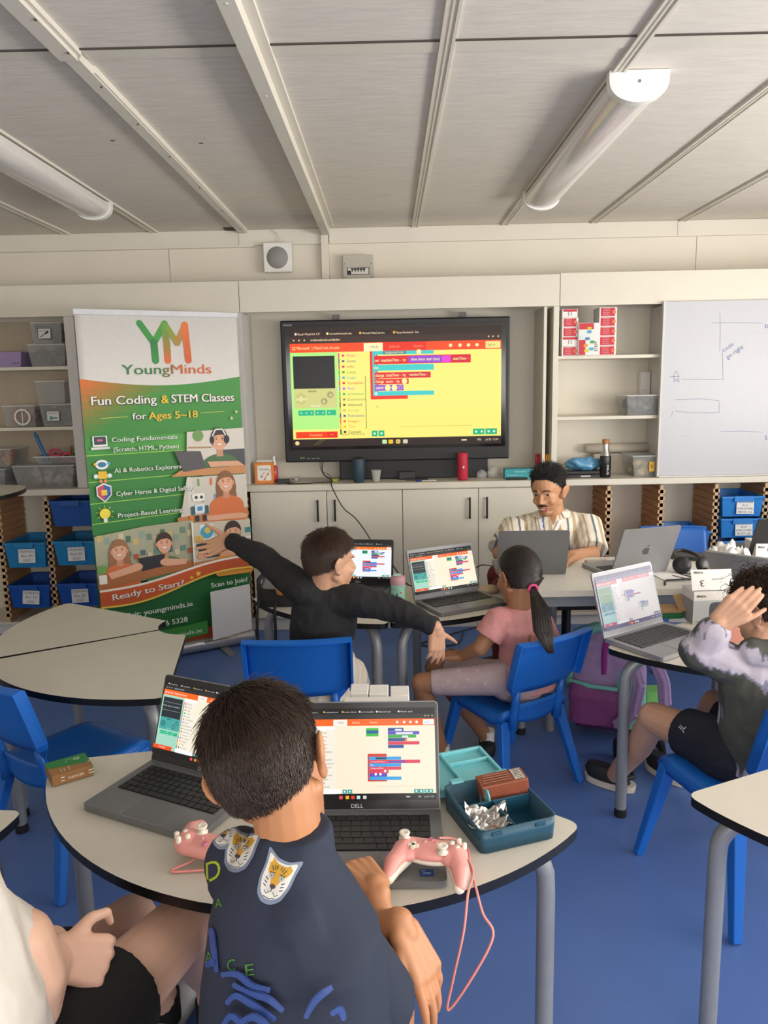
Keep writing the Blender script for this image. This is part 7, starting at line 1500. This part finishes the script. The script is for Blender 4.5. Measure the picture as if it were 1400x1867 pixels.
# ---------------------------------------------------------------- trolley backpack
c = atz(1118, 1352, 0); c = Vector((c.x, c.y+.10, 0)); t = thing('trolley_backpack', 'purple and turquoise school backpack on wheels under the right table', 'backpack', c, math.radians(-22))
M_pu = mat('lilac_fabric', 'b296c4', .7, var=.08, bump=.1, bscale=200); M_mg = mat('magenta_fabric', '8a4682', .7, var=.08); M_tq = mat('turquoise_fabric', '86cfc4', .7, var=.08)
mb = MB(); mb.loft([((0, 0, .07), (.150, 0, 0), (0, .09, 0)), ((0, 0, .12), (.158, 0, 0), (0, .10, 0)), ((0, 0, .30), (.155, 0, 0), (0, .095, 0)), ((0, 0, .42), (.13, 0, 0), (0, .08, 0)), ((0, 0, .475), (.085, 0, 0), (0, .055, 0))], 30, 2.8); fuse(mb, 'bag_body', M_pu, t, .006, 4, wr(.004, 9, .002, 22))
mb = MB(); mb.loft([((-.035, -.085, .075), (.115, 0, 0), (0, .045, 0)), ((-.035, -.092, .20), (.120, 0, 0), (0, .045, 0)), ((-.035, -.085, .245), (.115, 0, 0), (0, .035, 0))], 26, 3); fuse(mb, 'front_pocket', M_mg, t, .005, 4, wr(.003, 12, .0015, 26))
mb = MB(); mb.tube([(-.158, -.03, .22), (-.160, -.04, .36), (-.125, -.05, .455), (-.05, -.05, .490), (.05, -.04, .485)], [.020, .026, .028, .024, .016], 10); mb.tube([(-.155, -.075, .245), (-.06, -.125, .25), (.05, -.125, .25)], .010, 6); mb.build('piping_band', M_tq, t)
mb = MB(); mb.loft([((.10, -.075, .08), (.07, 0, 0), (0, .05, 0)), ((.10, -.075, .26), (.06, 0, 0), (0, .045, 0)), ((.08, -.06, .33), (.04, 0, 0), (0, .03, 0))], 22, 2.8); mb.build('side_panel', M_tq, t)
for i, pp in enumerate((((.02, -.06, .47), (.10, -.13, .42), (.14, -.165, .30), (.12, -.15, .17), (.05, -.13, .09)), ((.07, -.03, .47), (.17, -.08, .43), (.23, -.10, .30), (.24, -.10, .20)))):
    a = MB(); a.T = Matrix(); P_ = [Vector(q) for q in pp]
    for p_, q_ in zip(P_, P_[1:]): a.beam(p_, q_, .052, .014, up=(0, 1, 0)); a.cap(p_, .012, q_, .012)
    fuse(a, 'shoulder_strap', M_pu, t, .004, 6)
mb = MB(); mb.tube([(-.01, -.09, .30), (-.01, -.10, .40), (.0, -.10, .47)], .012, 8); mb.build('pull_handle', mat('magenta_plastic', 'a0308a', .4), t)
mb = MB(); mb.box(-.13, -.07, .035, .15, .07, .069); mb.build('base', mat('magenta_base', '5c2a5c', .6), t, bevel=.01)
for s in (-.10, .12): mb = MB(); mb.lathe([(.012, -.012), (.030, -.012), (.032, 0), (.030, .012), (.012, .012)], (s, .02, .033), 20, (1, 0, 0)); mb.build('wheel', M_foot, t)
c = atz(1165, 1372, .035); t = thing('wheeled_trolley', 'axle with two black wheels lying beside the backpack', 'trolley', (c.x, c.y, 0), math.radians(-8))
mb = MB(); mb.tube([(-.085, 0, .045), (.085, 0, .045)], .012, 12); mb.build('axle', mat('pale_grey_plastic', 'b4b4b0', .4), t)
for s in (-.085, .085): mb = MB(); mb.lathe([(.010, -.013), (.040, -.013), (.044, -.008), (.044, .008), (.040, .013), (.010, .013)], (s, 0, .0445), 28, (1, 0, 0)); mb.build('wheel', M_foot, t)
c = atz(1196, 1300, 0); t = thing('green_plastic_piece', 'light green plastic lump on the floor behind the backpack', 'toy', (c.x, c.y+.05, 0)); mb = MB(); mb.prism(rr_(-.05, -.04, .05, .04, .015), .001, .10); mb.build('block', mat('light_green_plastic', '7fc86a', .4), t, bevel=.008)
cable('thin black cable trailing on the floor below the middle table', 'floor_cable', [g(845, 1152, .006), g(835, 1172, .006), g(800, 1178, .006), g(770, 1172, .006), g(880, 1140, .006)], .004, M_black)
